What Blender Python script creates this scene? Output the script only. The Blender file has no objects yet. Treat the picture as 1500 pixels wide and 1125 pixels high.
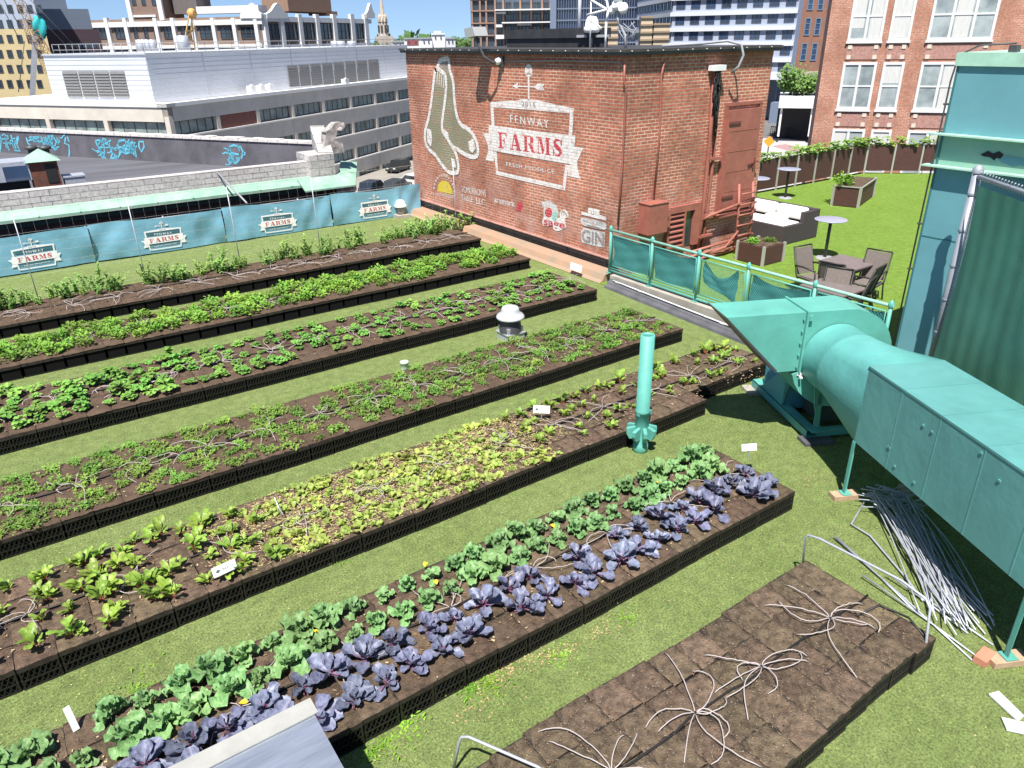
import bpy, bmesh, math, random
from mathutils import Vector, Matrix, noise
from mathutils.geometry import tessellate_polygon
random.seed(7)
SC = bpy.context.scene
COL = SC.collection
R = math.radians
# ------------------------------------------------------------------ camera
H0 = 5.25
FPX, CX, CY = 1085.0, 750.0, 562.5
ROW = (Vector((0.81769299, -0.57546303, -0.01484842)),
       Vector((-0.25502523, -0.3390074, -0.90555846)),
       Vector((0.51608169, 0.74425552, -0.42396156)))
cam_d = bpy.data.cameras.new('camera'); cam = bpy.data.objects.new('camera', cam_d); COL.objects.link(cam)
cam_d.sensor_width = 36; cam_d.lens = FPX / 1500 * 36; cam_d.clip_start = 0.05; cam_d.clip_end = 6000
_r, _u, _b = ROW[0], -ROW[1], -ROW[2]
cam.matrix_world = Matrix(((_r.x, _u.x, _b.x, 0), (_r.y, _u.y, _b.y, 0), (_r.z, _u.z, _b.z, H0), (0, 0, 0, 1)))
SC.camera = cam
SC.render.resolution_x = 1024; SC.render.resolution_y = 768
# ------------------------------------------------------------------ sky, sun, exposure
SUN = Vector((-0.41, -0.36, 1)).normalized()
w = bpy.data.worlds.new("World"); SC.world = w; w.use_nodes = True
nt = w.node_tree; bg = nt.nodes['Background']
sky = nt.nodes.new('ShaderNodeTexSky'); sky.sky_type = 'NISHITA'; sky.sun_disc = False
sky.sun_elevation = math.asin(SUN.z); sky.sun_rotation = math.atan2(SUN.x, SUN.y)
sky.air_density = 0.8; sky.dust_density = 0.25; sky.ozone_density = 3.2
nt.links.new(sky.outputs[0], bg.inputs[0]); bg.inputs[1].default_value = 0.08
_tc = nt.nodes.new('ShaderNodeTexCoord'); _mp = nt.nodes.new('ShaderNodeMapping'); _mp.inputs['Location'].default_value = (0, 0, .10)
nt.links.new(_tc.outputs['Generated'], _mp.inputs[0]); nt.links.new(_mp.outputs[0], sky.inputs[0])
sd = bpy.data.lights.new('sun', 'SUN'); sd.energy = 4.7; sd.angle = R(0.5); sd.color = (1, 0.955, 0.89)
so = bpy.data.objects.new('sun', sd); COL.objects.link(so)
so.rotation_euler = SUN.to_track_quat('Z', 'Y').to_euler()
SC.view_settings.view_transform = 'Standard'; SC.view_settings.look = 'None'
SC.view_settings.exposure = 0.92; SC.view_settings.gamma = 1
# ------------------------------------------------------------------ rays of the calibrated view (survey helpers)
ORI = Vector((0, 0, H0))
def ray(px, py):
    return ROW[0] * (px - CX) + ROW[1] * (py - CY) + ROW[2] * FPX
def onZ(px, py, z=0.0):
    d = ray(px, py); return ORI + d * ((z - H0) / d.z)
def onX(px, py, X):
    d = ray(px, py); return ORI + d * (X / d.x)
def onY(px, py, Y):
    d = ray(px, py); return ORI + d * (Y / d.y)
def atD(px, py, D):
    d = ray(px, py); return ORI + d * (D / math.hypot(d.x, d.y))
def onP(px, py, p, n):
    d = ray(px, py); n = Vector(n); return ORI + d * (n.dot(Vector(p) - ORI) / n.dot(d))
# ------------------------------------------------------------------ materials
def mat(name, col, rough=0.7, metal=0.0, var=0.0, vscale=3.0, var2=None, bump=0.0, bscale=40.0, objvar=0.0,
        trans=0.0, spec=0.5, stretch=(1, 1, 1), detail=4.0):
    m = bpy.data.materials.new(name); m.use_nodes = True
    t = m.node_tree; N = t.nodes; L = t.links
    b = N['Principled BSDF']
    b.inputs['Roughness'].default_value = rough; b.inputs['Metallic'].default_value = metal
    b.inputs['Specular IOR Level'].default_value = spec
    c = (col[0], col[1], col[2], 1)
    out = None
    if var > 0 or bump > 0:
        tc = N.new('ShaderNodeTexCoord'); mp = N.new('ShaderNodeMapping'); mp.inputs['Scale'].default_value = stretch
        L.new(tc.outputs['Object'], mp.inputs[0])
    if var > 0:
        no = N.new('ShaderNodeTexNoise'); no.inputs['Scale'].default_value = vscale; no.inputs['Detail'].default_value = detail
        no.inputs['Roughness'].default_value = 0.65
        L.new(mp.outputs[0], no.inputs['Vector'])
        cr = N.new('ShaderNodeValToRGB'); cr.color_ramp.elements[0].position = 0.3; cr.color_ramp.elements[1].position = 0.72
        c2 = var2 if var2 else tuple(min(1, x * (1 + var)) for x in col)
        c1 = tuple(x * (1 - var) for x in col) if not var2 else col
        cr.color_ramp.elements[0].color = (*c1, 1); cr.color_ramp.elements[1].color = (*c2, 1)
        L.new(no.outputs[0], cr.inputs[0]); out = cr.outputs[0]
    if objvar > 0:
        oi = N.new('ShaderNodeObjectInfo'); hs = N.new('ShaderNodeHueSaturation')
        mr = N.new('ShaderNodeMapRange'); mr.inputs[3].default_value = 1 - objvar; mr.inputs[4].default_value = 1 + objvar
        L.new(oi.outputs['Random'], mr.inputs[0]); L.new(mr.outputs[0], hs.inputs['Value'])
        mr2 = N.new('ShaderNodeMapRange'); mr2.inputs[3].default_value = 0.5 - objvar * 0.06; mr2.inputs[4].default_value = 0.5 + objvar * 0.06
        ml = N.new('ShaderNodeMath'); ml.operation = 'FRACT'; m7 = N.new('ShaderNodeMath'); m7.operation = 'MULTIPLY'; m7.inputs[1].default_value = 7.31
        L.new(oi.outputs['Random'], m7.inputs[0]); L.new(m7.outputs[0], ml.inputs[0]); L.new(ml.outputs[0], mr2.inputs[0]); L.new(mr2.outputs[0], hs.inputs['Hue'])
        if out: L.new(out, hs.inputs['Color'])
        else: hs.inputs['Color'].default_value = c
        out = hs.outputs[0]
    if out: L.new(out, b.inputs['Base Color'])
    else: b.inputs['Base Color'].default_value = c
    if bump > 0:
        n2 = N.new('ShaderNodeTexNoise'); n2.inputs['Scale'].default_value = bscale; n2.inputs['Detail'].default_value = 3
        L.new(mp.outputs[0], n2.inputs['Vector'])
        bp = N.new('ShaderNodeBump'); bp.inputs['Strength'].default_value = bump; bp.inputs['Distance'].default_value = 0.02
        L.new(n2.outputs[0], bp.inputs['Height']); L.new(bp.outputs[0], b.inputs['Normal'])
    if trans > 0:
        tr = N.new('ShaderNodeBsdfTranslucent'); mx = N.new('ShaderNodeMixShader'); mx.inputs[0].default_value = trans
        if out: L.new(out, tr.inputs[0])
        else: tr.inputs[0].default_value = c
        o = N['Material Output']; L.new(b.outputs[0], mx.inputs[1]); L.new(tr.outputs[0], mx.inputs[2]); L.new(mx.outputs[0], o.inputs[0])
    return m

def brick_mat(name, c1, c2, mortar, bw=0.215, bh=0.075, ms=0.011, u=(1, 1), bump=0.5, stain=0.25, paint=None, patch=None, stain_scale=0.7):
    """brick wall; u: weights of world x and y that run along the wall. paint: brick painted over in that colour, worn"""
    m = bpy.data.materials.new(name); m.use_nodes = True
    t = m.node_tree; N = t.nodes; L = t.links; b = N['Principled BSDF']; b.inputs['Roughness'].default_value = 0.88
    b.inputs['Specular IOR Level'].default_value = 0.25
    ge = N.new('ShaderNodeNewGeometry'); sp = N.new('ShaderNodeSeparateXYZ'); L.new(ge.outputs['Position'], sp.inputs[0])
    a1 = N.new('ShaderNodeMath'); a1.operation = 'MULTIPLY'; a1.inputs[1].default_value = u[0]; L.new(sp.outputs[0], a1.inputs[0])
    a2 = N.new('ShaderNodeMath'); a2.operation = 'MULTIPLY_ADD'; a2.inputs[1].default_value = u[1]; L.new(sp.outputs[1], a2.inputs[0]); L.new(a1.outputs[0], a2.inputs[2])
    cb = N.new('ShaderNodeCombineXYZ'); L.new(a2.outputs[0], cb.inputs[0]); L.new(sp.outputs[2], cb.inputs[1])
    br = N.new('ShaderNodeTexBrick'); L.new(cb.outputs[0], br.inputs['Vector']); br.inputs['Scale'].default_value = 1
    br.inputs['Brick Width'].default_value = bw; br.inputs['Row Height'].default_value = bh
    br.inputs['Mortar Size'].default_value = ms; br.inputs['Mortar Smooth'].default_value = 0.25; br.inputs['Bias'].default_value = 0.0
    br.inputs['Color1'].default_value = (*c1, 1); br.inputs['Color2'].default_value = (*c2, 1)
    # mortar only shows strongly in patches
    no = N.new('ShaderNodeTexNoise'); no.inputs['Scale'].default_value = 1.1; no.inputs['Detail'].default_value = 5; L.new(cb.outputs[0], no.inputs['Vector'])
    cm = N.new('ShaderNodeMixRGB'); cm.inputs[1].default_value = (*[x * 0.5 + 0.0 for x in mortar], 1); cm.inputs[2].default_value = (*mortar, 1)
    cr = N.new('ShaderNodeValToRGB'); cr.color_ramp.elements[0].position = 0.42; cr.color_ramp.elements[1].position = 0.6
    L.new(no.outputs[0], cr.inputs[0]); L.new(cr.outputs[0], cm.inputs[0]); L.new(cm.outputs[0], br.inputs['Mortar'])
    n2 = N.new('ShaderNodeTexNoise'); n2.inputs['Scale'].default_value = stain_scale; n2.inputs['Detail'].default_value = 6; L.new(ge.outputs['Position'], n2.inputs['Vector'])
    mr = N.new('ShaderNodeMapRange'); mr.inputs[1].default_value = 0.3; mr.inputs[2].default_value = 0.7; mr.inputs[3].default_value = 1 - stain; mr.inputs[4].default_value = 1 + stain
    L.new(n2.outputs[0], mr.inputs[0])
    mu = N.new('ShaderNodeMixRGB'); mu.blend_type = 'MULTIPLY'; mu.inputs[0].default_value = 1; L.new(br.outputs[0], mu.inputs[1]); L.new(mr.outputs[0], mu.inputs[2])
    out = mu.outputs[0]
    n3 = N.new('ShaderNodeTexNoise'); n3.inputs['Scale'].default_value = 9; n3.inputs['Detail'].default_value = 3; L.new(cb.outputs[0], n3.inputs['Vector'])
    m3 = N.new('ShaderNodeMapRange'); m3.inputs[1].default_value = 0.3; m3.inputs[2].default_value = 0.7; m3.inputs[3].default_value = 0.78; m3.inputs[4].default_value = 1.22
    L.new(n3.outputs[0], m3.inputs[0])
    mu2 = N.new('ShaderNodeMixRGB'); mu2.blend_type = 'MULTIPLY'; mu2.inputs[0].default_value = 1; L.new(out, mu2.inputs[1]); L.new(m3.outputs[0], mu2.inputs[2]); out = mu2.outputs[0]
    if patch:   # whitish bloom low on the wall
        pr = N.new('ShaderNodeMapRange'); pr.inputs[1].default_value = patch[1]; pr.inputs[2].default_value = patch[2]; pr.inputs[3].default_value = 1; pr.inputs[4].default_value = 0
        L.new(sp.outputs[2], pr.inputs[0])
        c4 = N.new('ShaderNodeValToRGB'); c4.color_ramp.elements[0].position = 0.47; c4.color_ramp.elements[1].position = 0.62
        n4 = N.new('ShaderNodeTexNoise'); n4.inputs['Scale'].default_value = 1.7; n4.inputs['Detail'].default_value = 7; L.new(cb.outputs[0], n4.inputs['Vector']); L.new(n4.outputs[0], c4.inputs[0])
        mm = N.new('ShaderNodeMath'); mm.operation = 'MULTIPLY'; L.new(pr.outputs[0], mm.inputs[0]); L.new(c4.outputs[0], mm.inputs[1])
        m5 = N.new('ShaderNodeMath'); m5.operation = 'MULTIPLY'; m5.inputs[1].default_value = 0.5; L.new(mm.outputs[0], m5.inputs[0])
        mx = N.new('ShaderNodeMixRGB'); mx.inputs[2].default_value = (*patch[0], 1); L.new(m5.outputs[0], mx.inputs[0]); L.new(out, mx.inputs[1]); out = mx.outputs[0]
    if paint:
        pc, cover = paint
        n5 = N.new('ShaderNodeTexNoise'); n5.inputs['Scale'].default_value = 6; n5.inputs['Detail'].default_value = 7; L.new(cb.outputs[0], n5.inputs['Vector'])
        c5 = N.new('ShaderNodeValToRGB'); c5.color_ramp.elements[0].position = 0.33; c5.color_ramp.elements[1].position = 0.50
        c5.color_ramp.elements[0].color = (cover * 0.45,) * 3 + (1,); c5.color_ramp.elements[1].color = (cover,) * 3 + (1,)
        L.new(n5.outputs[0], c5.inputs[0])
        # less paint sits in the joints
        iv = N.new('ShaderNodeMath'); iv.operation = 'MULTIPLY_ADD'; iv.inputs[1].default_value = -0.42; iv.inputs[2].default_value = 1; L.new(br.outputs['Fac'], iv.inputs[0])
        m6 = N.new('ShaderNodeMath'); m6.operation = 'MULTIPLY'; L.new(c5.outputs[0], m6.inputs[0]); L.new(iv.outputs[0], m6.inputs[1])
        mx = N.new('ShaderNodeMixRGB'); mx.inputs[2].default_value = (*pc, 1); L.new(m6.outputs[0], mx.inputs[0]); L.new(out, mx.inputs[1]); out = mx.outputs[0]
    L.new(out, b.inputs['Base Color'])
    bp = N.new('ShaderNodeBump'); bp.invert = True; bp.inputs['Strength'].default_value = bump; bp.inputs['Distance'].default_value = 0.012
    L.new(br.outputs['Fac'], bp.inputs['Height']); L.new(bp.outputs[0], b.inputs['Normal'])
    return m
# ------------------------------------------------------------------ mesh builder
class MB:
    def __init__(s): s.v = []; s.f = []; s.m = []; s.smooth = []
    def add(s, vs, fs, mi=0, sm=False):
        k = len(s.v); s.v += [tuple(p) for p in vs]
        for f in fs: s.f.append(tuple(i + k for i in f)); s.m.append(mi); s.smooth.append(sm)
        return s
    def box(s, a, b, mi=0):
        x0, y0, z0 = a; x1, y1, z1 = b
        x0, x1 = min(x0, x1), max(x0, x1); y0, y1 = min(y0, y1), max(y0, y1); z0, z1 = min(z0, z1), max(z0, z1)
        vs = [(x0, y0, z0), (x1, y0, z0), (x1, y1, z0), (x0, y1, z0), (x0, y0, z1), (x1, y0, z1), (x1, y1, z1), (x0, y1, z1)]
        return s.add(vs, [(0, 3, 2, 1), (4, 5, 6, 7), (0, 1, 5, 4), (1, 2, 6, 5), (2, 3, 7, 6), (3, 0, 4, 7)], mi)
    def obox(s, o, u, v, n, mi=0):
        """box from corner o spanned by three edge vectors"""
        o, u, v, n = Vector(o), Vector(u), Vector(v), Vector(n)
        vs = [o, o + u, o + u + v, o + v, o + n, o + u + n, o + u + v + n, o + v + n]
        fs = [(0, 3, 2, 1), (4, 5, 6, 7), (0, 1, 5, 4), (1, 2, 6, 5), (2, 3, 7, 6), (3, 0, 4, 7)]
        if u.cross(v).dot(n) < 0: fs = [f[::-1] for f in fs]
        return s.add(vs, fs, mi)
    def bar(s, p, q, w, h=None, mi=0, up=(0, 0, 1)):
        p, q = Vector(p), Vector(q); h = h or w; d = q - p; 
        if d.length < 1e-6: return s
        a = d.cross(Vector(up))
        if a.length < 1e-4 * d.length: a = d.cross(Vector((1, 0, 0)))
        a.normalize(); b = a.cross(d).normalized()
        return s.obox(p - a * w / 2 - b * h / 2, a * w, b * h, d, mi)
    def tube(s, pts, r, n=6, mi=0, cap=True, sm=True):
        pts = [Vector(p) for p in pts]; rs = r if isinstance(r, (list, tuple)) else [r] * len(pts)
        k = len(s.v); pa = None
        for i, p in enumerate(pts):
            d = (pts[min(i + 1, len(pts) - 1)] - pts[max(i - 1, 0)])
            if d.length < 1e-9: d = Vector((0, 0, 1))
            d.normalize()
            if pa is None:
                a = d.cross(Vector((0, 0, 1)))
                if a.length < 1e-3: a = d.cross(Vector((1, 0, 0)))
            else:
                a = pa - d * pa.dot(d)
                if a.length < 1e-4: a = d.cross(Vector((0.3, 1, 0.2)))
            a.normalize(); pa = a; b = d.cross(a)
            for j in range(n):
                t = 2 * math.pi * j / n; s.v.append(tuple(p + (a * math.cos(t) + b * math.sin(t)) * rs[i]))
        for i in range(len(pts) - 1):
            for j in range(n):
                j2 = (j + 1) % n
                s.f.append((k + i * n + j, k + i * n + j2, k + (i + 1) * n + j2, k + (i + 1) * n + j)); s.m.append(mi); s.smooth.append(sm)
        if cap:
            s.f.append(tuple(k + j for j in range(n))[::-1]); s.m.append(mi); s.smooth.append(False)
            e = k + (len(pts) - 1) * n; s.f.append(tuple(e + j for j in range(n))); s.m.append(mi); s.smooth.append(False)
        return s
    def cyl(s, c, r, z0, z1, n=24, mi=0, r2=None):
        return s.tube([(c[0], c[1], z0), (c[0], c[1], z1)], [r, r if r2 is None else r2], n, mi)
    def lathe(s, c, prof, n=28, mi=0):
        k = len(s.v)
        for (r, z) in prof:
            for j in range(n):
                t = 2 * math.pi * j / n; s.v.append((c[0] + r * math.cos(t), c[1] + r * math.sin(t), z))
        for i in range(len(prof) - 1):
            for j in range(n):
                j2 = (j + 1) % n; s.f.append((k + i * n + j, k + i * n + j2, k + (i + 1) * n + j2, k + (i + 1) * n + j)); s.m.append(mi); s.smooth.append(True)
        return s
    def poly(s, pts, mi=0):
        """flat, maybe concave polygon in 3D"""
        P = [Vector(p) for p in pts]; tris = tessellate_polygon([P]); return s.add(P, [tuple(t) for t in tris], mi)
    def prism(s, pts, ext, mi=0, mi2=None):
        P = [Vector(p) for p in pts]; e = Vector(ext); n = len(P); tris = tessellate_polygon([P])
        nn = Vector((0, 0, 0))
        for i in range(n): nn += P[i].cross(P[(i + 1) % n])
        flip = nn.dot(e) > 0
        fs = []
        for t in tris:
            a, b, c = t; tn = (P[b] - P[a]).cross(P[c] - P[a])
            t1 = (a, b, c) if tn.dot(e) < 0 else (a, c, b)
            fs.append(t1); fs.append(tuple(x + n for x in t1[::-1]))
        s.add(P + [p + e for p in P], fs, mi)
        k = len(s.v) - 2 * n
        for i in range(n):
            j = (i + 1) % n
            f = (k + i, k + j, k + j + n, k + i + n) if flip else (k + j, k + i, k + i + n, k + j + n)
            s.f.append(f); s.m.append(mi if mi2 is None else mi2); s.smooth.append(False)
        return s
    def grid(s, fn, nu, nv, mi=0, sm=True):
        k = len(s.v)
        for j in range(nv + 1):
            for i in range(nu + 1): s.v.append(tuple(fn(i / nu, j / nv)))
        for j in range(nv):
            for i in range(nu):
                a = k + j * (nu + 1) + i; s.f.append((a, a + 1, a + nu + 2, a + nu + 1)); s.m.append(mi); s.smooth.append(sm)
        return s
    def mesh(s, name, mats, off=(0, 0, 0)):
        me = bpy.data.meshes.new(name); o = Vector(off)
        me.from_pydata([(p[0] - o.x, p[1] - o.y, p[2] - o.z) for p in s.v], [], s.f)
        mats = mats if isinstance(mats, (list, tuple)) else [mats]
        for m in mats: me.materials.append(m)
        me.polygons.foreach_set('material_index', s.m); me.polygons.foreach_set('use_smooth', s.smooth); me.update()
        return me
def wloc(o):
    v = Vector(o.location)
    while o.parent: o = o.parent; v += Vector(o.location)
    return v
def tag(o, label=None, cat=None, group=None, kind=None):
    if label: o['label'] = label
    if cat: o['category'] = cat
    if group: o['group'] = group
    if kind: o['kind'] = kind
    return o
def build(mb, name, mats, parent=None, at=None, label=None):
    """links the mesh as one object; coordinates in mb are world coordinates"""
    off = wloc(parent) if parent else Vector(at or (0, 0, 0))
    o = bpy.data.objects.new(name, mb.mesh(name, mats, off)); COL.objects.link(o)
    if parent: o.parent = parent
    else: o.location = off
    if label: o['label'] = label
    return o
def thing(name, label, cat, loc, group=None):
    o = bpy.data.objects.new(name, None); o.empty_display_size = 0.2; COL.objects.link(o); o.location = loc
    return tag(o, label, cat, group)
def solo(mb, name, mats, label, cat, at, group=None, kind=None):
    return tag(build(mb, name, mats, None, at), label, cat, group, kind)
def struct(mb, name, mats): return tag(build(mb, name, mats), kind='structure')
def copy_tree(o, parent=None, loc=None, rz=None):
    c = o.copy(); COL.objects.link(c); c.parent = parent
    if loc is not None: c.location = loc
    if rz is not None: c.rotation_euler = (0, 0, rz)
    for ch in list(o.children): copy_tree(ch, c)
    return c
ORD = ['', 'nearest', 'second', 'third', 'fourth', 'fifth', 'sixth', 'seventh', 'eighth', 'ninth', 'tenth', 'eleventh', 'twelfth', 'thirteenth', 'fourteenth', 'fifteenth',
       'sixteenth', 'seventeenth', 'eighteenth', 'nineteenth', 'twentieth']
def nth(k):
    if k == 1: return 'first'
    if k <= 20: return ORD[k]
    tens = {2: 'twenty', 3: 'thirty', 4: 'forty'}[k // 10]
    return {2: 'twentieth', 3: 'thirtieth', 4: 'fortieth'}[k // 10] if k % 10 == 0 else tens + '-' + ('first' if k % 10 == 1 else ORD[k % 10])
# ------------------------------------------------------------------ lettering
def text_tris(s, offset=0.0, shear=0.0, space=1.0):
    cu = bpy.data.curves.new('lettering', 'FONT'); cu.body = s; cu.offset = offset; cu.resolution_u = 3; cu.shear = shear; cu.space_character = space
    ob = bpy.data.objects.new('lettering', cu); COL.objects.link(ob)
    dg = bpy.context.evaluated_depsgraph_get(); me = ob.evaluated_get(dg).to_mesh()
    V = [(v.co.x, v.co.y) for v in me.vertices]; F = [tuple(p.vertices) for p in me.polygons]
    ob.evaluated_get(dg).to_mesh_clear(); bpy.data.objects.remove(ob); bpy.data.curves.remove(cu)
    x0 = min(v[0] for v in V); x1 = max(v[0] for v in V); y0 = min(v[1] for v in V); y1 = max(v[1] for v in V)
    return [((x - x0) / (x1 - x0), (y - y0) / (y1 - y0)) for x, y in V], F
def ribbon2(pts, ws):
    out = []; n = len(pts)
    ws = ws if isinstance(ws, (list, tuple)) else [ws] * n
    L = []; Rr = []
    for i, (x, y) in enumerate(pts):
        x0, y0 = pts[max(i - 1, 0)]; x1, y1 = pts[min(i + 1, n - 1)]; dx, dy = x1 - x0, y1 - y0; l = math.hypot(dx, dy) or 1
        nx, ny = -dy / l * ws[i] / 2, dx / l * ws[i] / 2; L.append((x + nx, y + ny)); Rr.append((x - nx, y - ny))
    return [[L[i], L[i + 1], Rr[i + 1], Rr[i]] for i in range(n - 1)]
SLAB = {
 'F': [[(.2, .0), (.44, .0), (.44, 1), (.2, 1)], [(.05, 0), (.62, 0), (.62, .08), (.05, .08)], [(.05, .92), (.95, .92), (.95, 1), (.05, 1)], [(.8, .92), (.95, .92), (.95, .66)], [(.49, .46), (.72, .46), (.72, .54), (.49, .54)], [(.66, .34), (.74, .34), (.74, .66), (.66, .66)]],
 'A': [[(.38, 1), (.6, 1), (.94, 0), (.64, 0), (.42, .74)], [(.38, 1), (.43, .82), (.2, 0), (.12, 0)], [(.24, .26), (.62, .26), (.62, .34), (.24, .34)], [(.0, 0), (.34, 0), (.34, .08), (.0, .08)], [(.5, 0), (1, 0), (1, .08), (.5, .08)]],
 'R': [[(.14, 0), (.36, 0), (.36, 1), (.14, 1)], [(.02, 0), (.48, 0), (.48, .08), (.02, .08)], [(.02, .92), (.6, .92), (.6, 1), (.02, 1)], [(.6, 1), (.8, .94), (.88, .76), (.8, .58), (.6, .5), (.6, .92)], [(.41, .47), (.6, .47), (.6, .54), (.41, .54)], [(.5, .47), (.72, .5), (.84, .3), (.88, .08), (1, .1), (1, 0), (.72, 0), (.62, .2)]],
 'M': [[(.12, 0), (.17, 0), (.17, 1), (.12, 1)], [(.0, 0), (.29, 0), (.29, .08), (.0, .08)], [(.0, .92), (.3, .92), (.3, 1), (.0, 1)], [(.16, 1), (.36, 1), (.56, .25), (.47, 0), (.42, 0)], [(.57, .32), (.73, 1), (.68, 1), (.53, .2)], [(.7, 0), (.9, 0), (.9, 1), (.7, 1)], [(.62, 0), (1, 0), (1, .08), (.62, .08)], [(.7, .92), (1, .92), (1, 1), (.7, 1)]],
 'S': ribbon2([(.82, .72), (.78, .88), (.6, .95), (.38, .93), (.24, .8), (.3, .64), (.5, .52), (.7, .4), (.78, .25), (.68, .1), (.48, .05), (.26, .1), (.16, .28)], [.05, .08, .11, .17, .24, .27, .3, .27, .24, .17, .11, .08, .05]) + [[(.8, .64), (.9, .64), (.9, 1), (.84, 1)], [(.1, .0), (.16, .0), (.2, .36), (.1, .36)]],
}
# ------------------------------------------------------------------ shared materials
M = {}
M['turf'] = mat('turf', (.125, .185, .04), .9, var=.22, vscale=1.1, bump=.8, bscale=160, spec=.15, detail=8)
def turf_detail(m, a, b, dry):
    t = m.node_tree; N = t.nodes; L = t.links; P = N['Principled BSDF']
    ge = N.new('ShaderNodeNewGeometry')
    def noise_(sc, det=4, rough=.6):
        n = N.new('ShaderNodeTexNoise'); n.inputs['Scale'].default_value = sc; n.inputs['Detail'].default_value = det; n.inputs['Roughness'].default_value = rough
        L.new(ge.outputs['Position'], n.inputs['Vector']); return n
    def ramp(n, p0, p1, c0, c1):
        r = N.new('ShaderNodeValToRGB'); r.color_ramp.elements[0].position = p0; r.color_ramp.elements[1].position = p1
        r.color_ramp.elements[0].color = (*c0, 1); r.color_ramp.elements[1].color = (*c1, 1); L.new(n.outputs[0], r.inputs[0]); return r
    base = ramp(noise_(.9, 6), .3, .7, a, b)
    sp = ramp(noise_(45, 3, .8), .35, .68, (.5, .5, .5), (1.5, 1.5, 1.4))
    m1 = N.new('ShaderNodeMixRGB'); m1.blend_type = 'MULTIPLY'; m1.inputs[0].default_value = 1; L.new(base.outputs[0], m1.inputs[1]); L.new(sp.outputs[0], m1.inputs[2])
    sp2 = ramp(noise_(7, 4, .7), .35, .68, (.8, .8, .8), (1.2, 1.2, 1.15))
    m1b = N.new('ShaderNodeMixRGB'); m1b.blend_type = 'MULTIPLY'; m1b.inputs[0].default_value = 1; L.new(m1.outputs[0], m1b.inputs[1]); L.new(sp2.outputs[0], m1b.inputs[2])
    dr = ramp(noise_(2.3, 9, .75), .56, .78, (0, 0, 0), (.55, .55, .55))
    m2 = N.new('ShaderNodeMixRGB'); L.new(dr.outputs[0], m2.inputs[0]); L.new(m1b.outputs[0], m2.inputs[1]); m2.inputs[2].default_value = (*dry, 1)
    fl = ramp(noise_(120, 1, .5), .73, .76, (0, 0, 0), (.7, .7, .7))
    m3 = N.new('ShaderNodeMixRGB'); L.new(fl.outputs[0], m3.inputs[0]); L.new(m2.outputs[0], m3.inputs[1]); m3.inputs[2].default_value = (.42, .42, .2, 1)
    L.new(m3.outputs[0], P.inputs['Base Color'])
turf_detail(M['turf'], (.165, .220, .074), (.205, .258, .098), (.26, .275, .12))
M['lawn'] = mat('lawn', (.16, .28, .03), .9, var=.2, vscale=2, bump=.6, bscale=120, spec=.15)
turf_detail(M['lawn'], (.135, .225, .035), (.165, .26, .048), (.18, .265, .06))
M['soil'] = mat('soil', (.045, .032, .023), .95, var=.6, vscale=13, var2=(.19, .135, .09), bump=1, bscale=70, objvar=.22, spec=.2, detail=8)
M['soil_dry'] = mat('soil_dry', (.034, .025, .018), .95, var=.6, vscale=9, var2=(.215, .160, .105), bump=1, bscale=70, objvar=.25, spec=.2, detail=8)
M['crate'] = mat('crate_plastic', (.012, .011, .011), .45, var=.3, vscale=20, spec=.5)
M['bag'] = mat('liner_cloth', (.008, .008, .008), .95, spec=.1)
M['rim'] = mat('crate_rim', (.030, .024, .020), .6, var=.5, vscale=14, spec=.35)
M['tube'] = mat('drip_tube', (.42, .37, .35), .55, spec=.35)
M['pipe_black'] = mat('poly_pipe', (.015, .014, .014), .5)
M['teal'] = mat('teal_paint', (.105, .36, .30), .5, var=.14, vscale=2.0, bump=.15, bscale=9, spec=.45)
M['teal_duct'] = mat('teal_duct_paint', (.100, .295, .28), .48, var=.16, vscale=1.3, bump=.4, bscale=5, spec=.8)
M['teal_lite'] = mat('pale_teal_paint', (.25, .50, .39), .5, var=.15, vscale=5)
M['tower'] = mat('blue_green_paint', (.125, .31, .35), .5, var=.08, vscale=1.5)
M['steel'] = mat('galvanised_steel', (.44, .46, .51), .5, metal=.35, var=.15, vscale=12)
M['steel_flat'] = mat('sheet_metal', (.45, .49, .56), .38, metal=.7, var=.2, vscale=2.5, stretch=(1, 8, 1), bump=.05, bscale=3)
M['white'] = mat('white_paint', (.78, .78, .77), .55, var=.06, vscale=4)
M['white_cloth'] = mat('white_cushion', (.80, .79, .76), .9)
M['grey'] = mat('grey_metal', (.30, .31, .33), .5, var=.1, vscale=4)
M['dgrey'] = mat('dark_grey_metal', (.06, .06, .065), .5)
M['black'] = mat('black_rubber', (.012, .012, .013), .7)
M['membrane'] = mat('roof_membrane', (.09, .09, .10), .8, var=.4, vscale=2, bump=.2, bscale=4)
M['conc'] = mat('concrete', (.36, .33, .28), .9, var=.2, vscale=3, bump=.3, bscale=25)
M['tan'] = mat('tan_flashing', (.42, .24, .15), .75, var=.4, vscale=2.2, var2=(.27, .22, .16), bump=.2, bscale=5)
M['rust_red'] = mat('red_oxide_paint', (.33, .115, .085), .55, var=.18, vscale=4, bump=.15, bscale=12)
M['wood'] = mat('timber', (.42, .29, .19), .8, var=.25, vscale=8, stretch=(1, 1, 6))
BR = dict(c1=(.45, .15, .088), c2=(.33, .115, .072), mortar=(.60, .43, .34))
M['brick'] = brick_mat('old_brick', **BR, patch=((.52, .36, .32), .2, 2.4))
M['m_white'] = brick_mat('white_mural_paint', **BR, paint=((.74, .72, .71), .97))
M['m_red'] = brick_mat('red_mural_paint', **BR, paint=((.52, .03, .06), .97))
M['m_green'] = brick_mat('olive_mural_paint', **BR, paint=((.19, .235, .155), .82))
M['m_grey'] = brick_mat('grey_mural_paint', **BR, paint=((.24, .25, .27), .92))
M['m_teal'] = brick_mat('mint_mural_paint', **BR, paint=((.20, .60, .52), .92))
M['m_yellow'] = brick_mat('yellow_mural_paint', **BR, paint=((.62, .50, .02), .95))
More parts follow.
